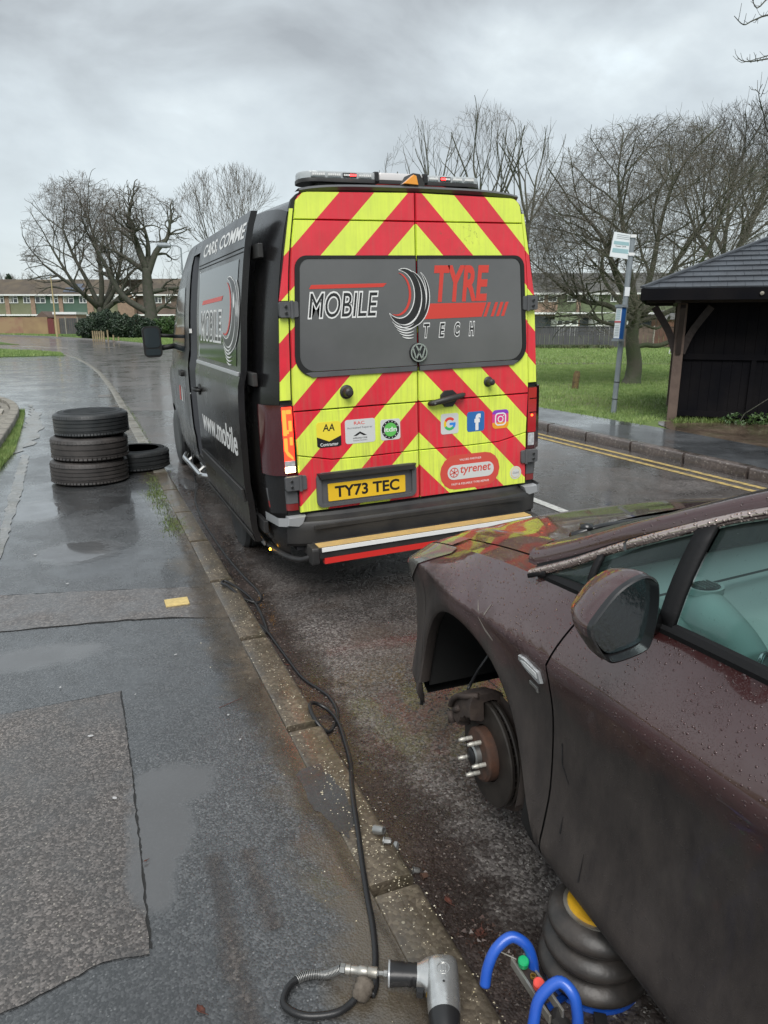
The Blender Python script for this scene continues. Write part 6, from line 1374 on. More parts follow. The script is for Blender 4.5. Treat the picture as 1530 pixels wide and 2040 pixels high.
# ================================================================== LOOSE TYRES
MT['treadgap'] = MT['seal']
def loose_tyre(name, label, loc, R_, w_, mat, rot, seed, group='used tyres left on the pavement'):
    r = empty(name, loc, rot); tag(r, label, 'tyre', group)
    h_ = w_ / 2; pr_ = [(R_ * .665, -h_ * .86), (R_ * .69, -h_ * .97), (R_ * .80, -h_ * 1.02), (R_ * .91, -h_ * .97), (R_ * .965, -h_ * .82), (R_ * .992, -h_ * .68)]
    for c_ in ((-.48, -.17, .17, .48), (-.5, 0, .5), (-.45, -.12, .2, .5), (-.42, 0, .42))[seed - 1]: c_ *= h_; g = h_ * (.045, .07, .035, .06)[seed - 1]; pr_ += [(R_, c_ - g * 1.3), (R_ - .008, c_ - g), (R_ - .008, c_ + g), (R_, c_ + g * 1.3)]
    pr_ += [(R_ * .992, h_ * .68), (R_ * .965, h_ * .82), (R_ * .91, h_ * .97), (R_ * .80, h_ * 1.02), (R_ * .69, h_ * .97), (R_ * .665, h_ * .86), (R_ * .68, h_ * .72), (R_ * .93, h_ * .66), (R_ * .955, 0), (R_ * .93, -h_ * .66), (R_ * .68, -h_ * .72)]
    mb = MB(); mb.lathe(pr_, (0, 0, h_ * 1.02), (0, 0, 1), 72, close=True); mb.build('carcass', mat, r, smooth=True)
    # shoulder lugs: short blocks round both tread edges
    rd = random.Random(seed); mb = MB(); n = (66, 54, 74, 60)[seed - 1]
    for k in range(n):
        a_ = 2 * math.pi * (k + .5 * rd.random() * .3) / n; c_, s_ = math.cos(a_), math.sin(a_); da = math.pi / n * .72
        for sg in (-1, 1):
            z0, z1 = sorted((sg * h_ * .56, sg * h_ * .80)); pts = []
            for aa in (a_ - da, a_ + da):
                for z, rr_ in ((z0, R_ + .003), (z1, R_ * .978 + .003), (z1, R_ * .95), (z0, R_ * .97)): pts.append((math.cos(aa) * rr_, math.sin(aa) * rr_, z + h_ * 1.02))
            mb.add(pts, [(0, 1, 5, 4), (1, 2, 6, 5), (0, 3, 2, 1), (4, 5, 6, 7), (3, 0, 4, 7)])
    mb.build('tread_blocks', mat, r)['kind'] = 'stuff'
    mb = MB()
    for rr_ in (.72, .86): mb.lathe([(R_ * rr_, h_ * 2.035), (R_ * rr_ + .004, h_ * 2.045), (R_ * rr_ + .008, h_ * 2.035)], (0, 0, 0), (0, 0, 1), 60)
    mb.build('sidewall_ribs', mat, r, smooth=True); return r
TZ = PZ + .001
loose_tyre('tyre', 'brown dusty worn tyre at the bottom of the stack of three', (-.01, 8.22, TZ), .388, .245, 'rubber2', (R(.0), R(.8), .3), 1)
loose_tyre('tyre', 'middle tyre of the stack of three on the pavement', (.015, 8.22, TZ + .252), .385, .240, 'rubber2', (R(.5), 0, 1.3), 2)
loose_tyre('tyre', 'topmost tyre of the stack with its open rim hole showing', (.055, 8.24, TZ + .498), .372, .238, 'rubber', (R(-.4), R(.6), 2.3), 3)
loose_tyre('tyre', 'single tyre lying flat behind the stack at the kerb edge', (.50, 8.78, TZ), .375, .225, 'rubber', (0, 0, .7), 4)

# ================================================================== CAR
def paint_car():
    m, N, L, b = nodes('maroon_car_paint'); co = objco(N); sp = N.new('ShaderNodeSeparateXYZ'); L.new(co, sp.inputs[0])
    base = mix_n(N, L, rng_n(N, L, noise_n(N, L, co, 2, 3), .3, .7), (.066, .018, .019), (.052, .016, .016))
    n1_ = noise_n(N, L, co, 4, 6, .65, .4); mp = N.new('ShaderNodeMapping'); mp.inputs['Scale'].default_value = (1, 1.8, .8); L.new(co, mp.inputs[0]); n2_ = noise_n(N, L, mp.outputs[0], 5, 6, .7)
    g = rng_n(N, L, sp.outputs[2], .97, .70, 0, .95); dm = math_n(N, L, 'ADD', g, math_n(N, L, 'MULTIPLY', math_n(N, L, 'SUBTRACT', math_n(N, L, 'ADD', n1_, n2_), 1.0), .75)); dirt = rng_n(N, L, dm, .20, .72, 0, .95)
    dcol = mix_n(N, L, rng_n(N, L, n2_, .35, .65), (.052, .044, .039), (.022, .019, .018))
    L.new(mix_n(N, L, dirt, base, dcol), b.inputs['Base Color'])
    L.new(rng_n(N, L, dirt, 0, .8, .30, .62), b.inputs['Roughness']); b.inputs['Coat IOR'].default_value = 1.72; L.new(rng_n(N, L, dirt, 0, .6, .30, 0), b.inputs['Metallic'])
    L.new(rng_n(N, L, dirt, 0, .7, 1., .05), b.inputs['Coat Weight']); P(b, coatr=.05)
    # beads of rain
    v = N.new('ShaderNodeTexVoronoi'); v.inputs['Scale'].default_value = 135; L.new(co, v.inputs['Vector']); sc_ = N.new('ShaderNodeSeparateColor'); L.new(v.outputs['Color'], sc_.inputs[0])
    rad = math_n(N, L, 'ADD', math_n(N, L, 'MULTIPLY', math_n(N, L, 'POWER', sc_.outputs[0], 3.0), .46), .02)
    drop = math_n(N, L, 'SUBTRACT', 1.0, math_n(N, L, 'DIVIDE', v.outputs['Distance'], rad), True); drop = math_n(N, L, 'SQRT', drop)
    drop = math_n(N, L, 'MULTIPLY', drop, rng_n(N, L, noise_n(N, L, co, 3.2, 3), .30, .45)); drop = math_n(N, L, 'MULTIPLY', drop, rng_n(N, L, dirt, .2, .8, 1, .25))
    v2 = N.new('ShaderNodeTexVoronoi'); v2.inputs['Scale'].default_value = 330; L.new(co, v2.inputs['Vector']); fine = math_n(N, L, 'SUBTRACT', 1.0, math_n(N, L, 'DIVIDE', v2.outputs['Distance'], .34), True)
    bn = bump_n(N, L, drop, .0024, 1, bump_n(N, L, math_n(N, L, 'MULTIPLY', fine, rng_n(N, L, noise_n(N, L, co, 7, 4), .42, .6)), .0006, .8)); L.new(bn, b.inputs['Normal']); L.new(bn, b.inputs['Coat Normal']); return m
MT['carpaint'] = paint_car()
MT['carblack'] = M('black_exterior_trim', (.012, .012, .013), .28, coat=.3)
MT['rubtrim'] = M('window_rubber', (.012, .012, .013), .6, bump=(120, .0008), spec=.2)
def beaded(name, col, rough, metal):
    m, N, L, b = nodes(name); co = objco(N); b.inputs['Base Color'].default_value = c4(col); P(b, rough=rough, metal=metal)
    v = N.new('ShaderNodeTexVoronoi'); v.inputs['Scale'].default_value = 130; L.new(co, v.inputs['Vector']); d_ = rng_n(N, L, v.outputs['Distance'], 0, .42, 1, 0); L.new(bump_n(N, L, d_, .002, 1), b.inputs['Normal']); return m
MT['chrometrim'] = beaded('wet_chrome_trim', (.62, .50, .46), .18, 1.0)
def carglass():
    m = glassmat('wet_side_glass', (.56, .84, .80), .03, .97); N, L = m.node_tree.nodes, m.node_tree.links; co = objco(N)
    v = N.new('ShaderNodeTexVoronoi'); v.inputs['Scale'].default_value = 90; L.new(co, v.inputs['Vector']); sc_ = N.new('ShaderNodeSeparateColor'); L.new(v.outputs['Color'], sc_.inputs[0])
    rad = math_n(N, L, 'ADD', math_n(N, L, 'MULTIPLY', math_n(N, L, 'POWER', sc_.outputs[0], 4.0), .30), .01); d_ = math_n(N, L, 'SUBTRACT', 1.0, math_n(N, L, 'DIVIDE', v.outputs['Distance'], rad), True)
    bn = bump_n(N, L, math_n(N, L, 'SQRT', d_), .0015, 1)
    for n_ in N:
        if n_.type in ('BSDF_GLOSSY', 'FRESNEL') : L.new(bn, n_.inputs['Normal'])
    return m
MT['carglass'] = carglass()
MT['dash'] = M('car_dashboard', (.60, .64, .62), .7, bump=(200, .0005)); MT['seatcloth'] = M('seat_cloth', (.045, .048, .05), .85, bump=(150, .001)); MT['lampclear'] = glassmat('head_lamp_cover', (.52, .52, .48), .10, .72)
MT['rust'] = M('rusty_disc_hub', (.085, .038, .022), .8, col2=(.032, .024, .020), ns=14, bump=(70, .001)); MT['discs'] = M('worn_brake_disc', (.070, .060, .052), .45, metal=.6, col2=(.035, .030, .027), ns=9); MT['caliper'] = M('brake_caliper', (.075, .055, .045), .7, metal=.3, col2=(.04, .03, .027), ns=18, bump=(60, .002)); MT['linerblack'] = M('arch_liner', (.006, .006, .006), .8)
XC = 1.945
car = empty('car', (XC, 0, 0)); tag(car, 'rain beaded maroon car jacked up with its front wheel off', 'car')
WC = (1.876, .389, .403)
def cbelt(y): return interp(y, [(-2.6, .98), (-2.2, 1.02), (-1.0, 1.085), (.3, 1.078), (1.08, 1.066), (1.55, 1.034), (1.85, .995), (2.10, .945), (2.35, .885), (2.5, .82), (2.64, .70)])
def cplan(y): return interp(y, [(-2.35, .55), (-2.28, .72), (-2.1, .84), (-1.6, .915), (-.6, .945), (1.35, .945), (1.7, .930), (1.95, .918), (2.15, .895), (2.33, .868), (2.47, .825), (2.57, .735), (2.64, .57)])
def csill(y): return .218 + .055 * (y - .9) / .55 if y < 1.45 else .272
CZ = .865
def cw(y, z):
    b_ = cbelt(y); cz = min(CZ + .02 * (1.3 - y) * .6, b_ - .05); s_ = csill(y)
    if z >= cz: t = (z - cz) / max(b_ - cz, .03); ins = interp(y, [(-2, .10), (1.2, .078), (1.6, .082), (2.1, .10), (2.6, .10)]) * t ** 1.12
    else:
        t = (cz - z) / (cz - s_); ins = .030 * math.sin(min(1, t * 1.55) * math.pi) ** 1 * (1 if t < .65 else .6) * .9 + (.012 * (t) ) + (.05 * max(0, (t - .88) / .12) ** 1.5)
        ins = interp(t, [(0, 0), (.05, .012), (.25, .038), (.6, .046), (.80, .034), (.90, .026), (.96, .036), (1, .06)])
    fl = 0
    for c_, r_, zc in ((WC[0], WC[1], WC[2]), (-1.02, .41, .38)):     # flared arch lips
        dd = math.hypot(y - c_, z - zc); fl += .018 * math.exp(-((dd - r_ - .015) / .05) ** 2) if z > zc - .2 else 0
    return cplan(y) - ins + fl * (1 if y < 2.3 else .4)
CWH = [(WC[0], WC[1], WC[2]), (-1.02, .40, .36)]
cb = lambda y: archz(y, csill(y), CWH)
def cside(name, y0, y1, s, par=car, top=None, mat='carpaint', nz=26, bot=None, slope=0, off_=0., st=.05):
    mb = MB(); side(mb, cw, ys_arch(y0, y1, CWH, st), bot or cb, top or cbelt, s, nz, off_)
    return mb.build(name, mat, par, smooth=2)
GP = .0035
# door gap leans: express each panel edge as a function of height
def cpatch(name, ya, yb, s, zb, zt, mat='carpaint', par=car, ny=24, nz=30, off_=0.):
    mb = MB(); rows = []
    for i in range(ny + 1):
        r_ = []
        for k in range(nz + 1):
            t = k / nz; z = lerp(zb(lerp(ya(.6), yb(.6), i / ny)), zt(lerp(ya(1.0), yb(1.0), i / ny)), t); y = lerp(ya(z), yb(z), i / ny); r_.append((s * (cw(y, z) + off_), y, z))
        rows.append(r_)
    mb.grid(rows); return mb.build(name, mat, par, smooth=2)
g1 = lambda z: interp(z, [(.2, 1.385), (.5, 1.375), (.85, 1.37), (.95, 1.345), (1.10, 1.27)])      # front door leading edge
g2 = lambda z: .16 + .04 * z; g3 = lambda z: interp(z, [(.2, -.62), (.7, -.60), (.8, -.72), (1.1, -.86)])
for s in (-1, 1):
    # fender: arch part then a strip back to the door gap
    mb = MB(); ysn = ys_arch(1.52, 2.64, [CWH[0]], .05); side(mb, cw, ysn, lambda y: archz(y, .27, [CWH[0]]), cbelt, s, 30)
    rows = []
    for i in range(7):
        r_ = []
        for k in range(31):
            z = lerp(lerp(csill(1.4), archz(1.52, .27, [CWH[0]]), i / 6), lerp(cbelt(1.3), cbelt(1.52), i / 6), k / 30); y = lerp(g1(z) + GP, 1.52, i / 6); r_.append((s * cw(y, z), y, z))
        rows.append(r_)
    mb.grid(rows); fe = mb.build('front_wing', 'carpaint', car, smooth=2)
    cpatch('front_door', lambda z: g2(z) + GP, lambda z: g1(z) - GP, s, csill, cbelt)
    cpatch('rear_door', lambda z: g3(z) + GP, lambda z: g2(z) - GP, s, lambda y: csill(y), cbelt)
    mb = MB(); side(mb, cw, ys_arch(-2.35, -.80, [CWH[1]], .06), cb, cbelt, s, 24)
    rows = [[(s * cw(y, z), y, z) for y, z in [(lerp(-.80, g3(lerp(csill(-.7), cbelt(-.8), k / 24)) - GP, i / 4), lerp(lerp(cb(-.8), csill(-.7), i / 4), cbelt(-.8), k / 24)) for k in range(25)]] for i in range(5)]
    mb.grid(rows); mb.build('rear_wing', 'carpaint', car, smooth=2)
    mb = MB(); side(mb, lambda y, z: cw(y, z) - .012, yr(-.62, 1.47, .1), lambda y: csill(y) - .008, cbelt, s, 10); mb.build('inner_sill', 'seal', car, smooth=2)
    mb = MB(); mb.grid([[(s * (cw(y, csill(y)) + a_), y, csill(y) + b_) for a_, b_ in ((.0, .004), (.004, -.006), (-.006, -.02), (-.08, -.025))] for y in yr(-.60, 1.47, .1)]); mb.build('sill', 'carpaint', car, smooth=True)
# front and rear ends, underside
mb = MB(); rows = [[(cw(2.64, z) * u, 2.64 + .07 * (1 - abs(u) ** 2), z) for u in [k / 10 - 1 for k in range(21)]] for z in yr(.27, cbelt(2.64), .05)]; mb.grid(rows); mb.build('front_bumper', 'carpaint', car, smooth=2)
mb = MB(); rows = [[(cw(-2.35, z) * u, -2.35 - .10 * (1 - abs(u) ** 2), z) for u in [k / 10 - 1 for k in range(21)]] for z in yr(.3, cbelt(-2.35), .05)]; mb.grid(rows); mb.build('rear_bumper', 'carpaint', car, smooth=2)
mb = MB(); mb.prism(rrect(-.36, .36, .42, .60, .03), lambda a_, b_, d_: (a_, 2.70 + d_, b_), 0, .02, .005); mb.build('grille', 'carblack', car)
mb = MB(); mb.box(-.78, .78, -2.2, 1.40, .27, .33); mb.build('floor_pan', 'linerblack', car)
mb = MB(); mb.box(-.44, .44, 1.40, 2.5, .30, .62); mb.build('engine_tray', 'linerblack', car)
mb = MB(); mb.grid([[(u * (cw(y, .28) - .02), y, .285) for u in [k / 8 - 1 for k in range(17)]] for y in (2.31, 2.4, 2.5, 2.6)]); mb.build('bumper_lip', 'linerblack', car)
# torn flap hanging under the bumper corner
mb = MB(); mb.add([(-.838, 2.295, .278), (-.815, 2.36, .278), (-.82, 2.35, .245), (-.838, 2.31, .24), (-.828, 2.29, .278), (-.805, 2.355, .278), (-.81, 2.345, .245), (-.828, 2.30, .24)], [(0, 1, 2, 3), (4, 7, 6, 5), (0, 4, 5, 1), (1, 5, 6, 2), (2, 6, 7, 3), (3, 7, 4, 0)]); mb.build('bumper_flap', 'linerblack', car)
# bonnet
def cbon(y, u):   # u in -1..1 across
    w_ = cw(y, cbelt(y)); zc = cbelt(y); cr = interp(y, [(1.5, .075), (2.2, .075), (2.64, .04)])
    z = zc + cr * (1 - abs(u) ** 2.6) + .010 * math.exp(-((abs(u) - .80) / .06) ** 2); return (u * w_, y + .0, z)
yb0 = lambda u: 1.69 + .17 * (1 - u * u)
mb = MB(); rows = []
for i in range(31): rows.append([cbon(lerp(yb0(u), 2.60 + .05 * (1 - u * u), i / 30), u) for u in [(k / 20 - 1) * .905 for k in range(41)]])
mb.grid(rows); mb.build('bonnet', 'carpaint', car, smooth=2)
for s in (-1, 1):   # wing tops between bonnet and side
    mb = MB(); rows = [[(lambda p: (p[0], p[1], p[2]))(cbon(y, s * u)) for u in (.914, .93, .95, .97, .985, 1.0)] for y in yr(1.50, 2.64, .05)]; mb.grid(rows); mb.build('wing_top', 'carpaint', car, smooth=2)
    mb = MB(); rows = [[(lambda p: (p[0], p[1], p[2] - .012))(cbon(y, s * u)) for u in (.88, .94)] for y in yr(1.5, 2.62, .1)]; mb.grid(rows); mb.build('bonnet_gap', 'seal', car)
mb = MB(); rows = [[(lambda p: (p[0], p[1], p[2] - .014))(cbon(yb0(u) - .0 - dy, u)) for dy in (-.02, .12, .26)] for u in [(k / 20 - 1) * .95 for k in range(41)]]; mb.grid(rows); cowl = mb.build('cowl', 'carblack', car)
mb = MB(); mb.tube([(-.62, 1.72, 1.07), (-.52, 1.72, 1.09), (-.05, 1.66, 1.125)], [.014, .010, .008], 6); mb.lathe([(.022, 0), (.020, .02), (0, .024)], (-.56, 1.73, 1.08), (0, 0, 1), 12); mb.build('wiper_arm', 'carblack', cowl, smooth=2)
mb = MB(); mb.tube([(-.55, 1.60, 1.12), (.02, 1.63, 1.14)], .008, 5); mb.build('wiper_blade', 'seal', cowl)
mb = MB(); mb.tube([(.12, 1.72, 1.10), (.60, 1.62, 1.12)], .010, 6); mb.build('wiper_arm', 'carblack', cowl)
# head lamps
for s in (-1, 1):
    mb = MB(); rows = []
    for i in range(15):
        y = lerp(2.10, 2.60, i / 14); zt = cbelt(y) + .003; zb_ = max(interp(y, [(2.10, .930), (2.20, .880), (2.32, .805), (2.42, .735), (2.60, .62)]), 0); zb_ = min(zb_, zt - .003); rows.append([(s * (cw(y, min(lerp(zb_, zt, k / 6), cbelt(y))) + .006), y, lerp(zb_, zt, k / 6)) for k in range(7)])
    mb.grid(rows); rows = [[(lambda p: (p[0], p[1], p[2] + .005))(cbon(y, s * u)) for u in (1.0, .97, .94, .91)] for y in yr(2.16, 2.60, .05)]; mb.grid(rows); mb.build('head_lamp', 'lampclear', car, smooth=2)
    mb = MB(); rows = []
    for i in range(10): y = lerp(2.14, 2.56, i / 9); zt = cbelt(y) - .02; zb_ = interp(y, [(2.10, .925), (2.42, .775), (2.60, .68)]); rows.append([(s * (cw(y, cbelt(y)) - .02 + .01 * (k % 2)), y, lerp(min(zb_, zt), zt, k / 4)) for k in range(5)])
    mb.grid(rows); mb.build('lamp_reflector', 'clearlens', car)
    # side repeater and badge
    f_ = lambda y, z, d_: (s * (cw(y, z) + d_), y, z)
    mb = MB(); mb.prism([(1.505, .822), (1.500, .838), (1.47, .842), (1.405, .832), (1.400, .800), (1.41, .793), (1.47, .806)], f_, -.002, .009, .003); rp = mb.build('side_repeater', 'chrometrim' if False else 'clearlens', car, smooth=True)
    mb = MB(); mb.prism([(1.490, .826), (1.47, .832), (1.415, .824), (1.415, .808), (1.465, .816)], f_, .009, .0105); mb.build('repeater_lens', 'signwht', rp)
    mb = MB(); mb.prism([(1.470, .765), (1.468, .776), (1.43, .772), (1.43, .755), (1.437, .755), (1.440, .762)], f_, -.001, .006, .002); mb.build('emblem', 'steel', car)
# greenhouse: lower line, chrome line, roof edge
def Bl(y): z = cbelt(y) + .0; return Vector((cw(y, cbelt(y)) - .010, y, z + .012))
TOP = [(1.56, .872, 1.042), (1.42, .848, 1.112), (1.278, .822, 1.192), (1.13, .788, 1.268), (.98, .742, 1.338), (.75, .700, 1.408), (.40, .672, 1.458), (0, .660, 1.478), (-.5, .662, 1.465), (-1.0, .690, 1.405), (-1.45, .745, 1.27), (-1.78, .81, 1.10)]
def Tl(y): return Vector((interp(-y, [(-a_, b_) for a_, b_, c_ in TOP]), y, interp(-y, [(-a_, c_) for a_, b_, c_ in TOP])))
RF_ = [(1.62, .812, 1.092), (1.45, .790, 1.165), (1.30, .762, 1.240), (1.13, .718, 1.318), (.98, .672, 1.385), (.75, .625, 1.450), (.40, .595, 1.500), (0, .585, 1.518), (-.5, .59, 1.505), (-1.0, .62, 1.445), (-1.5, .69, 1.30), (-1.95, .78, 1.06)]
def Rl(y): return Vector((interp(-y, [(-a_, b_) for a_, b_, c_ in RF_]), y, interp(-y, [(-a_, c_) for a_, b_, c_ in RF_])))
def mir(v, s): return (v.x * s, v.y, v.z)
for s in (-1, 1):
    YS = yr(1.56, -1.78, .06)
    n_ = 56; ysd = [lerp(1.56, -1.78, i / n_) for i in range(n_ + 1)]
    def ruled(a_, b_, m_=4, bulge=0.): return [a_.lerp(b_, k / m_) + Vector((bulge * math.sin(math.pi * k / m_), 0, 0)) for k in range(m_ + 1)]
    # glass panes: quarter light, front door, rear door, rear quarter
    for y0, y1, nm, mt in ((1.52, 1.095, 'quarter_light', 'carglass'), (1.055, .22, 'front_door_window', 'carglass'), (.14, -.80, 'rear_door_window', 'carglass'), (-.88, -1.70, 'rear_quarter_window', 'carglass')):
        sh_ = lambda y: y
        mb = MB(); mb.grid([[mir(p, s) for p in ruled(Bl(y) + Vector((-.004, 0, 0)), Tl(y) - Vector((0.008, 0, .012)), 6, .010)] for y in [lerp(y0, y1, k / 14) for k in range(15)]]); mb.build(nm, mt, car, smooth=2)
    # dividers
    for y0, y1, nm in ((1.095, 1.055, 'divider'), (.22, .14, 'door_pillar'), (-.80, -.88, 'door_pillar'), (1.56, 1.50, 'divider'), (1.33, 1.315, 'divider')):
        mb = MB(); mb.grid([[mir(p + Vector((.004, 0, 0)), s) for p in ruled(Bl(y), Tl(y) - Vector((0, 0, .01)), 6, .010)] for y in (y0, (y0 + y1) / 2, y1)]); o = mb.build(nm, 'rubtrim' if nm == 'divider' else 'carblack', car, smooth=2); sl = o.modifiers.new('thickness', 'SOLIDIFY'); sl.thickness = .012; sl.offset = 0
    # belt rubber, chrome strip, black channel, roof rail
    mb = MB(); mb.grid([[mir(Vector((cw(y, cbelt(y)) + a_, y, cbelt(y) + b_)), s) for a_, b_ in ((.001, -.002), (.004, .010), (-.004, .022), (-.016, .024), (-.020, .0))] for y in [lerp(1.56, -1.76, k / 40) for k in range(41)]]); mb.build('belt_rubber', 'rubtrim', car, smooth=True)
    for y0, y1 in ((1.56, 1.262), (1.255, -1.72)):
        mb = MB(); mb.grid([[mir(Tl(y) + Vector((a_, 0, b_)), s) for a_, b_ in ((-.004, -.016), (.006, -.013), (.008, .004), (.001, .010), (-.010, .012))] for y in [lerp(y0, y1, k / 50) for k in range(51)]]); o = mb.build('chrome_trim', 'chrometrim', car, smooth=2)
    mb = MB(); mb.grid([[mir(p, s) for p in (Tl(y) + Vector((-.008, 0, .008)), Tl(y).lerp(Rl(y), .22) + Vector((-.006, 0, 0)), Tl(y).lerp(Rl(y), .30))] for y in [lerp(1.56, -1.74, k / 60) for k in range(61)]]); mb.build('roof_channel', 'rubtrim', car, smooth=2)
    mb = MB(); mb.grid([[mir(Tl(y).lerp(Rl(min(y + .04, 1.6)), t) + Vector((.012 * math.sin(math.pi * (t - .3) / .7), 0, .010 * math.sin(math.pi * (t - .3) / .7))), s) for t in (.28, .40, .52, .64, .76, .88, 1.0)] for y in [lerp(1.60, -1.76, k / 80) for k in range(81)]]); mb.build('roof_rail', 'carpaint', car, smooth=2)
# roof skin, windscreen, rear window
mb = MB(); rows = []
for k in range(41):
    y = lerp(.78, -1.05, k / 40); r_ = Rl(y); rows.append([(r_.x * u, y, r_.z + .045 * (1 - abs(u) ** 2.4)) for u in [q / 10 - 1 for q in range(21)]])
mb.grid(rows); mb.build('roof', 'carpaint', car, smooth=2)
mb = MB(); rows = []
for k in range(17):
    y = lerp(1.62, .78, k / 16); r_ = Rl(y); bulge = lerp(.06, .0, k / 16); rows.append([((r_.x - .004) * u, y + bulge * (1 - u * u), r_.z - .004 + lerp(.035, .045, k / 16) * (1 - abs(u) ** 2.4)) for u in [q / 10 - 1 for q in range(21)]])
mb.grid(rows); ws = mb.build('windscreen', MT.setdefault('screen', glassmat('windscreen_glass', (.92, .95, .94), .03, .97)), car, smooth=2)
mb = MB(); mb.grid([[(p[0], p[1], p[2] + .003) for p in r__] for r__ in rows[:4]]); mb.build('frit_band', 'carblack', ws, smooth=2)
mb = MB(); rows = []
for k in range(15):
    y = lerp(-1.05, -1.95, k / 14); r_ = Rl(y); rows.append([((r_.x) * u, y, r_.z + .045 * (1 - abs(u) ** 2.4)) for u in [q / 10 - 1 for q in range(21)]])
mb.grid(rows); mb.build('rear_window', 'winglass', car, smooth=2)
mb = MB(); rows = [[(cw(y, cbelt(y)) * u * .99, y, cbelt(y) + .03 * (1 - abs(u) ** 3)) for u in [q / 10 - 1 for q in range(21)]] for y in yr(-1.7, -2.35, .1)] if False else [[(cw(y, cbelt(y)) * u * .99, y, cbelt(y) + .06 * (1 - abs(u) ** 3)) for u in [q / 10 - 1 for q in range(21)]] for y in [lerp(-1.7, -2.35, k / 8) for k in range(9)]]
mb.grid(rows); mb.build('boot_lid', 'carpaint', car, smooth=2)
# interior
mb = MB(); prof = [(1.62, .98), (1.50, 1.03), (1.30, 1.035), (1.16, 1.010), (1.08, .95), (1.10, .70), (1.4, .55)]; mb.grid([[(x, y, z + .02 * (1 - abs(x) / .8)) for y, z in prof] for x in yr(-.80, .80, .1)]); ds_ = mb.build('dashboard', 'dash', car, smooth=True)
for sx in (-1, 1):      # rounded dash ends with an oval vent and a bright ring
    lobe = [(sx * .600, 1.26, 1.035), (sx * .638, 1.19, 1.042), (sx * .675, 1.10, 1.040), (sx * .705, 1.02, 1.030), (sx * .722, .965, 1.010)]
    mb = MB(); mb.tube(spline(lobe, 4), [.060 - .0012 * k for k in range(17)], 16); lb2 = mb.build('dash_end', 'dash', ds_, smooth=2)
    mb = MB(); mb.prism(circ(sx * .640, 1.185, .034, 20, .026), lambda a_, b_, d_: (a_, b_, d_), 1.088, 1.104, .003); mb.build('air_vent', 'carblack', ds_, smooth=True)
    mb = MB(); mb.ring(circ(sx * .640, 1.185, .046, 24, .036), circ(sx * .640, 1.185, .037, 24, .029), lambda a_, b_, d_: (a_, b_, d_), 1.085, 1.100); mb.build('vent_bezel', 'dash', ds_, smooth=True)
    for k in range(5): mb = MB(); mb.beam((sx * .640 + (k - 2) * .011, 1.165, 1.105), (sx * .640 + (k - 2) * .011, 1.205, 1.105), .003, .003); mb.build('vane', 'steel', ds_)
    mb = MB(); pts = [(sx * (.722 + .036 * math.sin(a_)), .948 - .02 * abs(math.sin(a_)) , 1.012 + .036 * math.cos(a_)) for a_ in [math.pi * q / 12 - .4 for q in range(13)]]; mb.tube(pts, .006, 6); mb.build('bright_ring', 'chrome', ds_, smooth=2)
mb = MB(); mb.grid([[(x, 1.30 - .05 * abs(x) + dy, 1.062 + .004 + .02 * (1 - abs(x) / .8) - .012) for dy in (-.006, .006)] for x in yr(-.78, .78, .12)]); mb.build('dash_seam', 'carblack', ds_)
mb = MB(); mb.prism(rrect(.16, .60, 0, .09, .04, 4), lambda a_, b_, d_: (a_, 1.18 + d_, 1.02 + b_), -.06, .16, .03); mb.build('instrument_hood', 'seatcloth', ds_, smooth=True)
mb = MB(); mb.prism(rrect(-.16, .14, 0, .10, .02, 3), lambda a_, b_, d_: (a_, 1.10 + d_ + b_ * .3, .93 + b_), -.03, .03, .01); mb.build('centre_screen', 'carblack', ds_, smooth=True)
for s in (-1, 1):
    mb = MB(); mb.grid([[(s * (cw(y, .9) - .150 - .02 * math.sin(k * .9)), y, lerp(.40, cbelt(y) - .015, k / 6)) for k in range(7)] for y in yr(-.6, 1.35, .15)]); dc = mb.build('door_card', 'dash', car, smooth=True)
    mb = MB(); mb.tube(spline([(s * .80, 1.05, .86), (s * .76, .95, .90), (s * .76, .6, .90), (s * .80, .5, .88)], 4), .022, 8); mb.build('door_pull', 'carblack', dc, smooth=2)
    # small round vent and silver pull seen through the glass
    mb = MB(); mb.lathe([(.0, .0), (.028, .0), (.032, .006), (.036, .0)], (s * .80, 1.12, 1.005), (-s, -.5, .6), 20); mb.build('speaker_grille', 'carblack', dc, smooth=True)
    mb = MB(); mb.tube([(s * .795, .80, .985), (s * .785, .78, .995), (s * .785, .70, .995), (s * .795, .68, .985)], .007, 6); mb.build('handle', 'chrome', dc, smooth=2)
for x_ in (-.38, .38):
    for y_ in (.35, -.55):
        mb = MB(); mb.prism(rrect(x_ - .25, x_ + .25, .45, .62, .06), lambda a_, b_, d_: (a_, y_ + d_, b_), -.25, .28, .04); mb.prism(rrect(x_ - .24, x_ + .24, .60, 1.18, .08), lambda a_, b_, d_: (a_, y_ - .30 + d_ - (b_ - .6) * .25, b_), -.08, .08, .04); mb.prism(rrect(x_ - .13, x_ + .13, 1.20, 1.36, .05), lambda a_, b_, d_: (a_, y_ - .46 + d_, b_), -.05, .05, .03); mb.build('seat', 'seatcloth', car, smooth=True)
mb = MB(); pts = [(.38 + .17 * math.cos(2 * math.pi * k / 24), 1.02 - .06 * math.sin(2 * math.pi * k / 24), .95 + .16 * math.sin(2 * math.pi * k / 24)) for k in range(25)]; mb.tube(pts, .014, 8); mb.tube([(.38, 1.1, .92), (.38, 1.03, .95)], .04, 8); mb.build('steering_wheel', 'carblack', car, smooth=2)
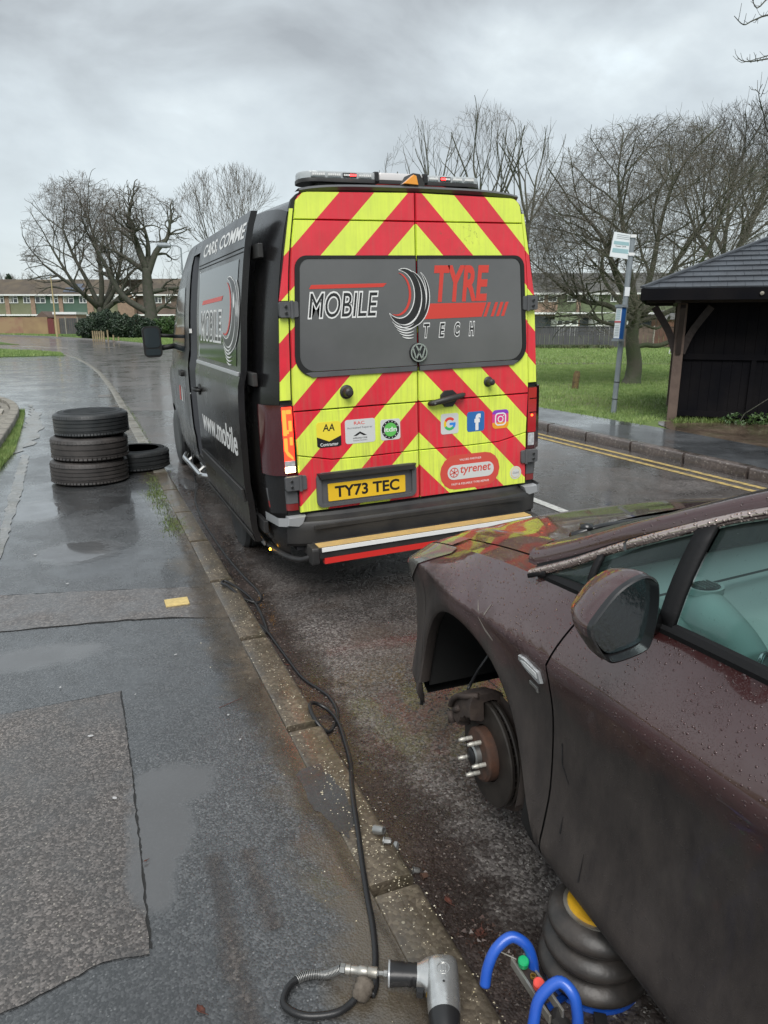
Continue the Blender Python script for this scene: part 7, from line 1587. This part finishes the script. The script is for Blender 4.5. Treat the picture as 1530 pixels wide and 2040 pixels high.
# door mirror: rim outline in the plane that faces back
for s in (-1, 1):
    rim = [(.805, 1.160), (.822, 1.190), (.852, 1.225), (.880, 1.244), (.910, 1.254), (.932, 1.246), (.943, 1.225), (.946, 1.175), (.938, 1.118), (.920, 1.100), (.868, 1.088), (.845, 1.094), (.822, 1.122)]
    rim = [(x - XC, z) for x, z in rim]; cxm = sum(p[0] for p in rim) / len(rim); czm = sum(p[1] for p in rim) / len(rim)
    def mf(x, z, d_): return ((x if s < 0 else -x), .975 + d_ + (x - cxm) * -.10, z)
    sm_ = []
    for i in range(len(rim)): sm_ += [tuple(p) for p in spline([(*rim[i - 1], 0), (*rim[i], 0), (*rim[(i + 1) % len(rim)], 0), (*rim[(i + 2) % len(rim)], 0)], 4)[4:8]]
    rim_s = [(p[0], p[1]) for p in sm_]
    mb = MB(); rows = []
    for d_, sc1, dx, dz in ((.0, 1.0, 0, 0), (.012, 1.02, 0, 0), (.03, 1.0, 0, 0), (.055, .93, .002, .0), (.08, .80, .004, .002), (.10, .60, .008, .004), (.112, .36, .010, .006), (.117, .05, .012, .008)):
        rows.append([mf(cxm + (x - cxm) * sc1 + dx, czm + (z - czm) * sc1 + dz, d_) for x, z in rim_s + rim_s[:1]])
    mb.grid(rows); mh = mb.build('mirror_housing', 'carpaint', car, smooth=2); mh.data.materials.append(MT['carblack'])
    for p_ in mh.data.polygons: p_.material_index = 1 if p_.center.z < 1.138 + .0 else 0
    mb = MB(); mb.grid([[mf(cxm + (x - cxm) * k_, czm + (z - czm) * k_, d_) for x, z in rim_s + rim_s[:1]] for k_, d_ in ((1.002, .001), (1.0, -.010), (.955, -.012), (.90, .012))]); mb.build('mirror_rim', 'carblack', mh, smooth=True)
    mb = MB(); mb.prism([(cxm + (x - cxm) * .90 + .003, czm + (z - czm) * .90 + .003) for x, z in rim_s], mf, .012, .008); mb.build('mirror_glass', MT.setdefault('mirglass', M('tinted_mirror', (.26, .34, .35), .08, metal=1, bump=(90, .0006))), mh)
    mb = MB(); mb.tube([((x if s < 0 else -x), y, z) for x, y, z in ((-1.02, 1.04, 1.12), (-.93, 1.08, 1.095), (-.86, 1.12, 1.075))], [.028, .024, .035], 10); mb.build('mirror_foot', 'carblack', mh, smooth=2)
# wheel well liner with a ragged lower edge
rd = random.Random(3)
for c_, r_, zc in CWH:
    for s in (-1, 1):
        mb = MB(); rows = []
        for k in range(29):
            a_ = math.pi * (k / 28 * 1.10 - .05); yy = c_ - (r_ + .012) * math.cos(a_); rows.append([(s * x, yy, zc + (r_ + .012) * math.sin(a_)) for x in (cw(min(yy, c_ + r_), zc + .1) - .035, .70, .50)])
        mb.grid(rows); mb.build('arch_liner', 'linerblack', car, smooth=2)
        zlow = [(.50, c_ + .36 - .72 * k / 12, zc - .10 + rd.uniform(-.01, .02)) for k in range(13)]; mb = MB(); mb.grid([[(s * .50, p[1], p[2]), (s * .50, p[1], zc + r_ + .02)] for p in zlow]); mb.build('inner_liner', 'linerblack', car)
for s in (-1, 1):      # folded return edge round each front arch
    mb = MB(); rows = []
    for k in range(33):
        a_ = math.pi * (k / 32 * 1.06 - .03); yy = WC[0] - WC[1] * math.cos(a_); zz = WC[2] + WC[1] * math.sin(a_); x0 = cw(yy, zz)
        rows.append([(s * (x0 + .001), yy, zz), (s * (x0 - .003), WC[0] - (WC[1] - .007) * math.cos(a_), WC[2] + (WC[1] - .007) * math.sin(a_)), (s * (x0 - .030), WC[0] - (WC[1] - .008) * math.cos(a_), WC[2] + (WC[1] - .008) * math.sin(a_)), (s * (x0 - .045), yy, zz)])
    mb.grid(rows); mb.build('arch_return', 'carpaint', car, smooth=True)
# exposed hub on the left front
HB = Vector((-.835, 1.80, .335)); hub = empty('brake_assembly', HB); hub.parent = car; ax = (-1, .0, 0)
hub.rotation_euler = (0, 0, R(-4))
mb = MB(); mb.lathe([(.085, -.012), (.168, -.012), (.172, -.008), (.172, .0), (.168, .004), (.092, .004)], (0, 0, 0), ax, 56, close=True); mb.lathe([(.085, -.034), (.168, -.034), (.172, -.030), (.172, -.022), (.168, -.018), (.085, -.018)], (0, 0, 0), ax, 56, close=True)
for k in range(40): a_ = 2 * math.pi * k / 40; mb.beam((.015, math.cos(a_) * .10, math.sin(a_) * .10), (.015, math.cos(a_) * .168, math.sin(a_) * .168), .004, .009, (1, 0, 0))
mb.build('brake_disc', 'discs', hub, smooth=True)
mb = MB(); mb.lathe([(.088, .0), (.088, .030), (.080, .036), (.036, .036), (.036, .030)], (0, 0, 0), ax, 40); mb.build('hub_face', 'rust', hub, smooth=True)
mb = MB(); mb.lathe([(.034, .034), (.034, .052), (.028, .056), (.026, .050)], (0, 0, 0), ax, 28); mb.build('hub_ring', 'steel', hub, smooth=True)
mb = MB(); mb.lathe([(.026, .036), (.026, .060), (.020, .064), (0, .064)], (0, 0, 0), ax, 20); mb.build('hub_cap', 'black', hub, smooth=True)
for k in range(5):
    a_ = R(90 + 18 + 72 * k); mb = MB(); c_ = (-.036, math.cos(a_) * .058, math.sin(a_) * .058); mb.lathe([(.0072, 0), (.0072, .018), (.0064, .019), (.0064, .024), (.0072, .025), (.0072, .036), (.0055, .040), (.0055, .046), (0, .047)], c_, ax, 12); mb.build('wheel_stud', 'signwht' if False else 'studs' if 'studs' in MT else MT.setdefault('studs', M('pale_steel_studs', (.62, .60, .54), .4, metal=.5)), hub, smooth=True)
mb = MB(); mb.lathe([(.10, -.05), (.19, -.05), (.192, -.048), (.10, -.046)], (0, 0, 0), ax, 40, close=True); mb.build('dust_shield', 'caliper', hub)
# caliper over the front upper quarter of the disc
mb = MB(); rows = []
for k in range(13):
    a_ = R(22 + 62 * k / 12); cc, ss_ = math.cos(a_), math.sin(a_); jj = .004 * math.sin(k * 1.9)
    rows.append([(x, cc * (r_ + jj), ss_ * (r_ + jj)) for x, r_ in ((.055, .11), (.060, .19), (.03, .205), (-.02, .205), (-.05, .20), (-.060, .17), (-.058, .125), (-.020, .115), (-.012, .12), (-.012, .178), (.02, .182), (.036, .178), (.04, .12), (.055, .11))])
mb.grid(rows); mb.f.append(tuple(range(13, -1, -1))); n_ = 12 * 14; mb.f.append(tuple(range(n_, n_ + 14))); cal = mb.build('caliper', 'caliper', hub, smooth=True, bev=.003)
mb = MB(); mb.tube(spline([(-.062, .165, .095), (-.066, .14, .13), (-.064, .10, .165), (-.06, .055, .185), (-.03, .02, .20)], 4), [.010] * 17, 8); mb.tube([(-.060, .17, .07), (-.060, .15, .035)], .014, 8); mb.tube([(-.06, .10, .12), (-.058, .135, .09)], .011, 8); mb.build('caliper_bracket', 'caliper', cal, smooth=2)
mb = MB(); mb.tube([(.05, 0, 0), (.35, 0, .02)], .03, 10); mb.tube([(.08, .02, -.09), (.42, .1, -.03)], .025, 8); mb.tube([(.10, -.02, .1), (.16, 0, .42)], [.035, .045], 10); mb.build('suspension_arms', 'caliper', hub, smooth=2)
mb = MB(); mb.tube([(.15, -.02, .10), (.17, -.01, .24), (.19, 0, .46)], [.030, .026, .024], 12); st2 = mb.build('strut', 'vandark', hub, smooth=2)
mb = MB(); cp = [(.175 + .062 * math.cos(a_), -.01 + .062 * math.sin(a_), .20 + .24 * a_ / (2 * math.pi * 5)) for a_ in [2 * math.pi * 5 * q / 90 for q in range(91)]]; mb.tube(cp, .0075, 6); mb.build('coil_spring', 'caliper', st2, smooth=2)
mb = MB(); mb.tube(spline([(-.02, .12, .17), (.06, .18, .22), (.12, .14, .32), (.2, .05, .36)], 5), .006, 6); mb.build('brake_hose', 'hosey' if 'hosey' in MT else 'black', hub, smooth=2)
mb = MB(); mb.tube([(.08, -.12, -.04), (.30, -.14, -.02)], .012, 8); mb.build('track_rod', 'caliper', hub, smooth=2)
# the other three wheels stay on
for x_, y_, s in ((.80, 1.83, 1), (.82, -1.02, 1), (-.82, -1.02, -1)): wheel('wheel', (x_, y_, .325), s, .325, .215, car, 'silver')
# scratches and scuffs as raised paint flakes
MT['scuff'] = M('scuffed_primer', (.19, .17, .15), .6)
f_ = lambda y, z, d_: (-(cw(y, z) + d_), y, z)
for k, pl_ in enumerate([[(1.765, .895), (1.735, .872), (1.722, .845), (1.727, .845), (1.742, .872)], [(1.722, .845), (1.700, .872), (1.690, .905), (1.694, .905), (1.705, .874)], [(1.73, .855), (1.70, .822), (1.66, .806), (1.66, .810), (1.698, .828)]]): mb = MB(); mb.prism(pl_, f_, .0005, .0012); mb.build('scratch', 'scuff', car)
for pl_ in ([(1.335, .66), (1.332, .60), (1.30, .56), (1.302, .565), (1.328, .603), (1.331, .66)], [(1.215, .42), (1.213, .34), (1.217, .34)], [(1.31, .46), (1.308, .41), (1.313, .41)]): mb = MB(); mb.prism(pl_, f_, .0005, .0012); mb.build('scratch', 'black', car)

# ================================================================== AIR JACK under the sill
MT['bellows'] = M('black_rubber_bellows', (.022, .020, .019), .42, col2=(.050, .042, .037), ns=14, bump=(40, .0015)); MT['jackyellow'] = M('yellow_jack_pad', (.75, .42, .02), .5, col2=(.55, .30, .02), ns=12); MT['jackblue'] = M('blue_handle_paint', (.010, .075, .42), .35, coat=.3, col2=(.02, .10, .48), ns=9); MT['alloy'] = M('machined_alloy', (.45, .44, .41), .4, metal=.7, col2=(.28, .25, .20), ns=12); MT['knobgreen'] = M('green_valve_knob', (.01, .36, .13), .35); MT['knobred'] = M('red_valve_knob', (.75, .08, .06), .35); MT['brass'] = M('brass_fitting', (.45, .28, .06), .4, metal=.8)
jk = empty('air_jack', (1.115, 1.235, .0)); tag(jk, 'black triple bellows air jack with blue handles under the maroon car', 'air jack')
mb = MB(); mb.lathe([(0, 0), (.125, 0), (.125, .012), (0, .012)], (0, 0, .002), (0, 0, 1), 32); mb.build('base_plate', 'jackblue', jk)
for k in range(3):
    z0 = .016 + k * .068; mb = MB(); pr_ = [(.0, z0)] + [(.108 - .008 * k + .036 * math.sin(math.pi * q / 10) ** .75, z0 + .070 * q / 10) for q in range(11)] + [(0, z0 + .07)]; mb.lathe(pr_, (0, 0, 0), (0, 0, 1), 40); mb.build('bellows', 'bellows', jk, smooth=2)
    if k < 2: mb = MB(); mb.lathe([(.099, z0 + .066), (.108, z0 + .068), (.108, z0 + .076), (.099, z0 + .078)], (0, 0, 0), (0, 0, 1), 40); mb.build('bellows_ring', 'bellows', jk, smooth=True)
mb = MB(); mb.lathe([(0, .220), (.088, .220), (.088, .226), (.0, .226)], (0, 0, 0), (0, 0, 1), 32); mb.build('top_plate', 'alloy', jk)
mb = MB(); mb.lathe([(0, .226), (.078, .226), (.076, .234), (0, .236)], (0, 0, 0), (0, 0, 1), 32); mb.build('pad', 'jackyellow', jk)
def jp(v): return (v[0] - 1.115, v[1] - 1.235, v[2])
def jgrip(pts): mb = MB(); mb.tube(spline([jp(p) for p in pts], 6), .0125, 12); mb.build('grip', 'jackblue', jk, smooth=2)
jgrip([(.711, 1.123, .245), (.722, 1.131, .285), (.745, 1.136, .322), (.782, 1.134, .342), (.810, 1.116, .328), (.822, 1.106, .295), (.828, 1.102, .25), (.830, 1.10, .20)])
jgrip([(.745, .985, .20), (.755, .995, .26), (.775, 1.006, .305), (.815, .999, .338), (.832, .972, .328), (.838, .960, .29), (.840, .955, .24), (.842, .953, .19)])
for x_ in (-.0165, .0165): mb = MB(); mb.beam(jp((.809 + x_, 1.142, .262)), jp((.806 + x_, .985, .262)), .006, .022); mb.build('side_bar', 'alloy', jk, bev=.001)
mb = MB(); mb.beam(jp((.8085, 1.125, .262)), jp((.8065, 1.06, .262)), .026, .020); mb.build('valve_block', 'caliper', jk, bev=.002)
mb = MB(); mb.tube([jp((.800, 1.135, .272)), jp((.770, 1.160, .282))], .0018, 6); mb.build('lever', 'alloy', jk)
for y_, mt in ((1.107, 'knobgreen'), (1.046, 'knobred')): mb = MB(); mb.lathe([(.011, 0), (.0125, .002), (.0125, .016), (.010, .019), (0, .0195)], jp((.800, y_, .284)), (-.15, -.25, 1), 20); mb.lathe([(.006, -.012), (.006, 0)], jp((.800, y_, .284)), (-.15, -.25, 1), 10); mb.build('valve_knob', mt, jk, smooth=True)
mb = MB(); mb.lathe([(.0045, 0), (.0068, 0), (.0068, .006), (.0045, .006)], jp((.8065, 1.076, .276)), (0, 0, 1), 16, close=True); mb.build('brass_ring', 'brass', jk)
mb = MB(); mb.beam(jp((.8065, .995, .262)), jp((.90, .90, .12)), .03, .014); mb.beam(jp((.90, .90, .12)), jp((1.05, 1.12, .01)), .03, .014); mb.build('handle_bar', 'vandark', jk)
mb = MB(); mb.tube([jp((.826, 1.10, .205)), jp((.90, 1.15, .06)), jp((1.02, 1.2, .012))], .009, 8); mb.build('strut', 'jackblue', jk, smooth=2)
for q in range(2): mb = MB(); mb.tube(spline([jp((.806, 1.06, .25)), jp((.88, 1.02, .10)), jp((.96, 1.0 - q * .03, .02)), jp((1.05, 1.08, .02))], 5), .006, 6); mb.build('air_line', 'rubber', jk, smooth=2)

# ================================================================== HOSES AND TOOLS
MT['hose'] = M('black_hose', (.014, .014, .015), .38, bump=(200, .0003))
G = .008; K = PZ + .020; Pz = PZ + .009
ah = MB(); path = [(1.16, 8.75, .50), (1.11, 8.45, .42), (1.05, 8.1, .18), (1.04, 7.9, G), (.96, 7.35, G), (.905, 6.95, G), (.865, 6.3, G), (.862, 5.75, G), (.865, 5.4, G), (.875, 5.04, G), (.90, 4.66, G), (.925, 4.40, G), (.915, 4.24, G), (.87, 4.18, G + .004), (.80, 4.24, .030), (.735, 4.36, .075), (.705, 4.43, .076), (.735, 4.46, .076), (.80, 4.36, .050), (.85, 4.24, .020), (.862, 4.08, G), (.845, 3.85, G), (.825, 3.71, G), (.80, 3.80, .02), (.785, 3.93, .03), (.775, 3.99, .02), (.79, 3.92, G), (.822, 3.74, .018), (.84, 3.50, G), (.85, 3.28, G), (.862, 3.12, G), (.905, 2.98, G), (.925, 2.89, G), (.915, 2.76, G), (.865, 2.66, G), (.82, 2.62, .012), (.783, 2.66, .05), (.785, 2.75, .072), (.825, 2.805, .05), (.875, 2.77, .022), (.885, 2.66, .02), (.862, 2.5, .012), (.832, 2.36, .020), (.785, 2.22, .055), (.742, 2.08, K), (.700, 1.92, K), (.662, 1.78, PZ + .016), (.632, 1.66, Pz), (.606, 1.55, Pz), (.580, 1.465, Pz), (.560, 1.415, Pz), (.545, 1.375, Pz), (.525, 1.350, Pz)]
ah.tube(spline(path, 6), .0088, 12); hose = ah.build('air_hose', 'hose', smooth=2); tag(hose, 'long black air hose snaking along the kerb from the van side door', 'hose')
wr = empty('impact_wrench', (.66, 1.27, PZ)); tag(wr, 'silver pneumatic impact wrench with black grip and short spring guarded hose on the pavement', 'impact wrench')
def wp(v): return (v[0] - .66, v[1] - 1.27, v[2] - PZ)
MT['cast'] = M('cast_aluminium', (.66, .66, .65), .30, metal=.8, col2=(.52, .52, .51), ns=30, bump=(120, .0004), rvar=.08); MT['gripblk'] = M('rubber_grip', (.016, .016, .017), .38); MT['cloth'] = M('grubby_tape_wrap', (.16, .135, .11), .9, col2=(.08, .065, .05), ns=40, bump=(70, .003))
ax_ = Vector((.075, .165, .01)).normalized(); c0 = Vector(wp((.640, 1.175, PZ + .046)))
mb = MB(); mb.lathe([(0, -.028), (.014, -.028), (.024, -.026), (.030, -.012), (.036, .012), (.0385, .030), (.037, .032)], c0, ax_, 28); mb.build('nose', 'gripblk', wr, smooth=True)
mb = MB(); mb.lathe([(.010, -.052), (.010, -.026)], c0, ax_, 4); mb.build('anvil', 'steel', wr)
# hammer case widening to a flat-backed motor housing
mb = MB(); sd_ = ax_.cross(Vector((0, 0, 1))).normalized(); up_ = sd_.cross(ax_).normalized(); rows = []
for t_, rx_, rz_, sq in ((.028, .0375, .037, 2), (.05, .040, .040, 2), (.075, .041, .041, 2.2), (.095, .040, .040, 2.6), (.115, .040, .039, 3.2), (.150, .039, .038, 3.6), (.162, .037, .036, 3.6), (.168, .033, .032, 3.6)):
    rows.append([tuple(c0 + ax_ * t_ + sd_ * rx_ * math.copysign(abs(math.cos(a_)) ** (2 / sq), math.cos(a_)) + up_ * rz_ * math.copysign(abs(math.sin(a_)) ** (2 / sq), math.sin(a_))) for a_ in [2 * math.pi * k / 32 for k in range(33)]])
mb.grid(rows); mb.f.append(tuple((len(rows) - 1) * 33 + k for k in range(32))); bdy = mb.build('housing', 'cast', wr, smooth=True)
mb = MB(); ce = c0 + ax_ * .125 + up_ * .039; mb.lathe([(.0145, 0), (.0165, 0), (.0165, .0012), (.0145, .0012)], ce, up_, 28, close=True)
for q in (-.006, 0, .006): mb.beam(ce + sd_ * q - ax_ * .009 + up_ * .0008, ce + sd_ * q + ax_ * .009 + up_ * .0008, .0018, .0012, up_)
mb.build('cast_emblem', 'cast', bdy)
mb = MB(); mb.lathe([(0, 0), (.003, 0), (.003, .0006)], c0 + ax_ * .088 + up_ * .0405 - sd_ * .0, up_, 10); mb.build('screw', 'gripblk', bdy)
hdir = Vector((-.088, .047, -.004)).normalized(); h0 = c0 + ax_ * .133 - sd_ * 0
def sect(p, rx_, rz_, sq=2.4): return [tuple(p + ax_ * rx_ * math.copysign(abs(math.cos(a_)) ** (2 / sq), math.cos(a_)) + Vector((0, 0, 1)) * rz_ * math.copysign(abs(math.sin(a_)) ** (2 / sq), math.sin(a_))) for a_ in [2 * math.pi * k / 24 for k in range(25)]]
mb = MB(); mb.grid([sect(h0 + hdir * t_, a_, b_) for t_, a_, b_ in ((.020, .050, .030), (.040, .044, .027), (.058, .028, .024), (.066, .026, .023), (.067, .010, .010))]); mb.build('trigger_housing', 'cast', wr, smooth=True)
mb = MB(); mb.prism([(0, 0), (.022, 0), (.020, .014), (.004, .016)], lambda a_, b_, d_: tuple(h0 + hdir * (.046 + a_) - ax_ * (.040 + b_ * .9) + Vector((0, 0, d_))), -.010, .010, .002); mb.build('trigger', 'gripblk', wr)
mb = MB(); mb.lathe([(.006, 0), (.008, .002), (.008, .010), (0, .012)], h0 + hdir * .035 - ax_ * .046, -ax_, 10); mb.build('regulator', 'brass', wr)
mb = MB(); mb.grid([sect(h0 + hdir * t_, a_, b_, 2.6) for t_, a_, b_ in ((.060, .024, .022), (.068, .0265, .024), (.075, .024, .0225), (.082, .0268, .024), (.092, .024, .0225), (.100, .0265, .024), (.118, .027, .025), (.132, .0285, .026), (.134, .027, .025))]); mb.build('grip', 'gripblk', wr, smooth=True)
mb = MB(); mb.grid([sect(h0 + hdir * t_, a_, b_, 2.6) for t_, a_, b_ in ((.133, .0285, .026), (.1375, .0285, .026), (.138, .020, .018), (.139, .004, .004))]); mb.build('end_ring', 'silver', wr, smooth=True)
e_ = h0 + hdir * .139
def wl(prof, c_, d_, mat, nm, n=16, **k): mb = MB(); mb.lathe(prof, c_, d_, n); return mb.build(nm, mat, wr, smooth=True)
mb = MB(); mb.lathe([(.009, 0), (.009, .010), (.006, .011), (.006, .022), (.008, .024), (.008, .030)], e_, hdir, 8); mb.build('air_nipple', 'steel', wr)
cd = Vector((-.108, .064, .0)).normalized(); q0 = e_ + hdir * .026
wl([(.006, 0), (.0135, .001), (.0135, .022), (.0115, .025), (.013, .028), (.013, .046), (.0105, .050), (.0105, .068), (.0125, .070), (.0125, .082), (.009, .084)], q0, cd, 'alloy', 'coupling')
mb = MB(); mb.lathe([(.0122, .084), (.0122, .096)], q0, cd, 6); mb.build('hex_collar', 'steel', wr)
whip = [q0 + cd * .092] + [Vector(wp((x, y, PZ + .012 + z_))) for x, y, z_ in ((.437, 1.448, .002), (.410, 1.462, .0), (.380, 1.467, 0), (.350, 1.460, 0), (.328, 1.442, 0), (.314, 1.415, 0), (.322, 1.390, 0), (.350, 1.362, 0), (.390, 1.345, 0), (.430, 1.338, 0), (.462, 1.345, 0), (.49, 1.358, .004))]
ws_ = spline(whip, 8); mb = MB(); mb.tube(ws_, .0088, 12); mb.build('whip_hose', 'hose', wr, smooth=2)
# wire spring guard round the first part of the whip hose
mb = MB(); hp = []; L_ = 0; acc = [0]
for a_, b_ in zip(ws_, ws_[1:]): L_ += (b_ - a_).length; acc.append(L_)
tot = .135; turns = 28; n_ = turns * 10; ref = Vector((0, 0, 1))
for k in range(n_ + 1):
    s_ = tot * k / n_; i = max(j for j in range(len(acc)) if acc[j] <= s_); i = min(i, len(ws_) - 2); f = (s_ - acc[i]) / (acc[i + 1] - acc[i]); p = ws_[i].lerp(ws_[i + 1], f); t_ = (ws_[i + 1] - ws_[i]).normalized(); u_ = t_.cross(ref).normalized(); v_ = t_.cross(u_); an = 2 * math.pi * turns * k / n_; hp.append(p + (u_ * math.cos(an) + v_ * math.sin(an)) * .0108)
mb.tube(hp, .0017, 5); mb.build('spring_guard', 'steel', wr, smooth=2)
mb = MB(); rows = []; kc = Vector(wp((.505, 1.362, PZ + .026))); rd = random.Random(8)
mb.lathe([(.004, -.028), (.017, -.026), (.024, -.014), (.0215, -.010), (.026, 0), (.023, .006), (.026, .014), (.019, .024), (.006, .028), (0, .028)], kc, Vector((.55, .5, .35)), 22); mb.v = [tuple(Vector(v) + rvec(rd) * .0012) for v in mb.v]; mb.build('tape_wrap', 'cloth', wr, smooth=2)
# wheel nuts and sockets in the gutter
nuts = [('silver socket lying on its side at the kerb edge, furthest of the nuts', (.752, 1.900), 1.5, True), ('small chrome wheel nut just below the silver socket', (.762, 1.845), 1.0, False), ('shiny wheel nut right of the socket in the gutter', (.800, 1.850), 1.1, False), ('dull wheel nut standing in the gutter mulch', (.790, 1.758), .95, False), ('wheel nut nearest the road of the lower pair', (.822, 1.748), .9, False), ('rusty wheel nut half buried in the gutter mulch', (.835, 1.712), .85, False)]
rd = random.Random(4)
for lb, (x, y), sc_, sk in nuts:
    r = MB(); R0 = .0105 * sc_; r.lathe([(R0 * .55, 0), (R0, 0), (R0, R0 * 1.5), (R0 * .8, R0 * 2.3), (R0 * .55, R0 * 2.4)], (0, 0, 0), (0, 0, 1), 6 if not sk else 16, close=True)
    if not sk: r.lathe([(R0 * 1.25, -.001), (R0 * 1.25, R0 * .22), (R0 * .6, R0 * .25), (R0 * .6, -.001)], (0, 0, 0), (0, 0, 1), 18, close=True)
    o = r.build('socket' if sk else 'wheel_nut', 'steel' if 'rusty' not in lb else 'rust', smooth=True); z_ = R0 + .006 if y < 1.80 or x > .79 else PZ + R0 + .010
    o.location = (x, y, z_); o.rotation_euler = (R(rd.uniform(60, 120)), 0, rd.uniform(0, 6)); tag(o, lb, 'socket' if sk else 'wheel nut', None if sk else 'wheel nuts scattered in the gutter')
# yellow stopcock cover set in the pavement
mb = MB(); mb.prism(rrect(.334, .472, 4.205, 4.315, .004, 2), lambda a_, b_, d_: (a_, b_, d_), PZ - .01, PZ + .013, .003); o = mb.build('marker_tile', MT.setdefault('ytile', M('yellow_tile', (.66, .50, .20), .55, col2=(.50, .38, .16), ns=30, bump=(90, .001)))); tag(o, 'small yellow rectangular cover set in the brown trench strip', 'cover')
# litter and leaves
MT['litter'] = M('paper_scraps', (.42, .42, .42), .7); MT['deadleaf'] = M('dead_leaf', (.11, .035, .022), .6, col2=(.06, .022, .016), ns=60)
specs = [('pale flattened scrap left of the puddle', -.109, 2.89, .014), ('pale scrap by the corner of the coarse patch', -.036, 2.43, .012), ('white scrap on the dark pavement, nearer the kerb', .454, 2.63, .007), ('white scrap pair above the kerb skim', .445, 2.84, .008), ('white speck in the middle of the dark pavement', .307, 3.53, .010), ('white oval scrap in front of the tyre stack', -.436, 5.60, .016), ('white oval scrap left of the yellow cover', -.211, 4.86, .012), ('white scrap above the coarse patch at left', -.23, 3.38, .009), ('pale crumb near the patch corner', .088, 3.18, .005)]
for i, (lb, x, y, s_) in enumerate(specs):
    mb = MB(); rd = random.Random(i + 40); pts = [(s_ * (1 + rd.uniform(-.35, .35)) * math.cos(k * .785), s_ * .6 * (1 + rd.uniform(-.4, .4)) * math.sin(k * .785)) for k in range(8)]; mb.prism([(x_ * .8, y_ * .8) for x_, y_ in pts], lambda a_, b_, d_: (a_, b_, d_), 0, .0025); o = mb.build('litter', 'litter'); o.location = (x, y, PZ + .006); o.rotation_euler = (0, 0, rd.uniform(0, 3)); tag(o, lb, 'litter', 'pale scraps on the pavement')
def leaf(lb, x, y, z, s_, rot, curl=.35):
    mb = MB(); rows = []; outl = [(0, -1, .04), (.0, -.6, .30), (0, -.25, .55), (0, .1, .50), (0, .35, .62), (0, .6, .35), (0, 1, .03)]
    for _, t, w_ in outl: rows.append([(w_ * u * s_, t * s_, s_ * (curl * abs(u) ** 1.5 * w_ + .25 * t * t + .05 * math.sin(5 * t + 3 * u))) for u in (-1, -.5, 0, .5, 1)])
    mb.grid(rows); mb.tube([(0, -s_, s_ * .25), (.1 * s_, -1.5 * s_, s_ * .4)], .0012, 4); o = mb.build('fallen_leaf', 'deadleaf', smooth=2); o.location = (x, y, z); o.rotation_euler = (.1, .2, rot); so = o.modifiers.new('t', 'SOLIDIFY'); so.thickness = .0006; tag(o, lb, 'leaf', 'fallen brown leaves')
leaf('curled red brown leaf on the dark pavement below the patch', .121, 1.48, PZ + .002, .017, .5)
leaf('small dark leaf on the puddle edge', .04, 2.06, PZ + .008, .008, 2.0)
leaf('brown leaf in the gutter by the hose loop', .83, 3.30, .004, .014, 1.0); leaf('red brown leaf in the gutter mulch above the wrench', .90, 1.46, .006, .022, 2.4); leaf('brown leaf in the gutter below the wheel nuts', .87, 1.60, .006, .018, .2)
tw = MB(); tw.tube([(.42, 2.92, PZ + .004), (.47, 2.935, PZ + .007), (.53, 2.965, PZ + .005)], .0016, 5); o = tw.build('twig', 'deadleaf'); tag(o, 'thin reddish twig on the muddy strip beside the kerb', 'twig')
for m_ in [k for k in bpy.data.materials if k.users == 0]: bpy.data.materials.remove(m_)
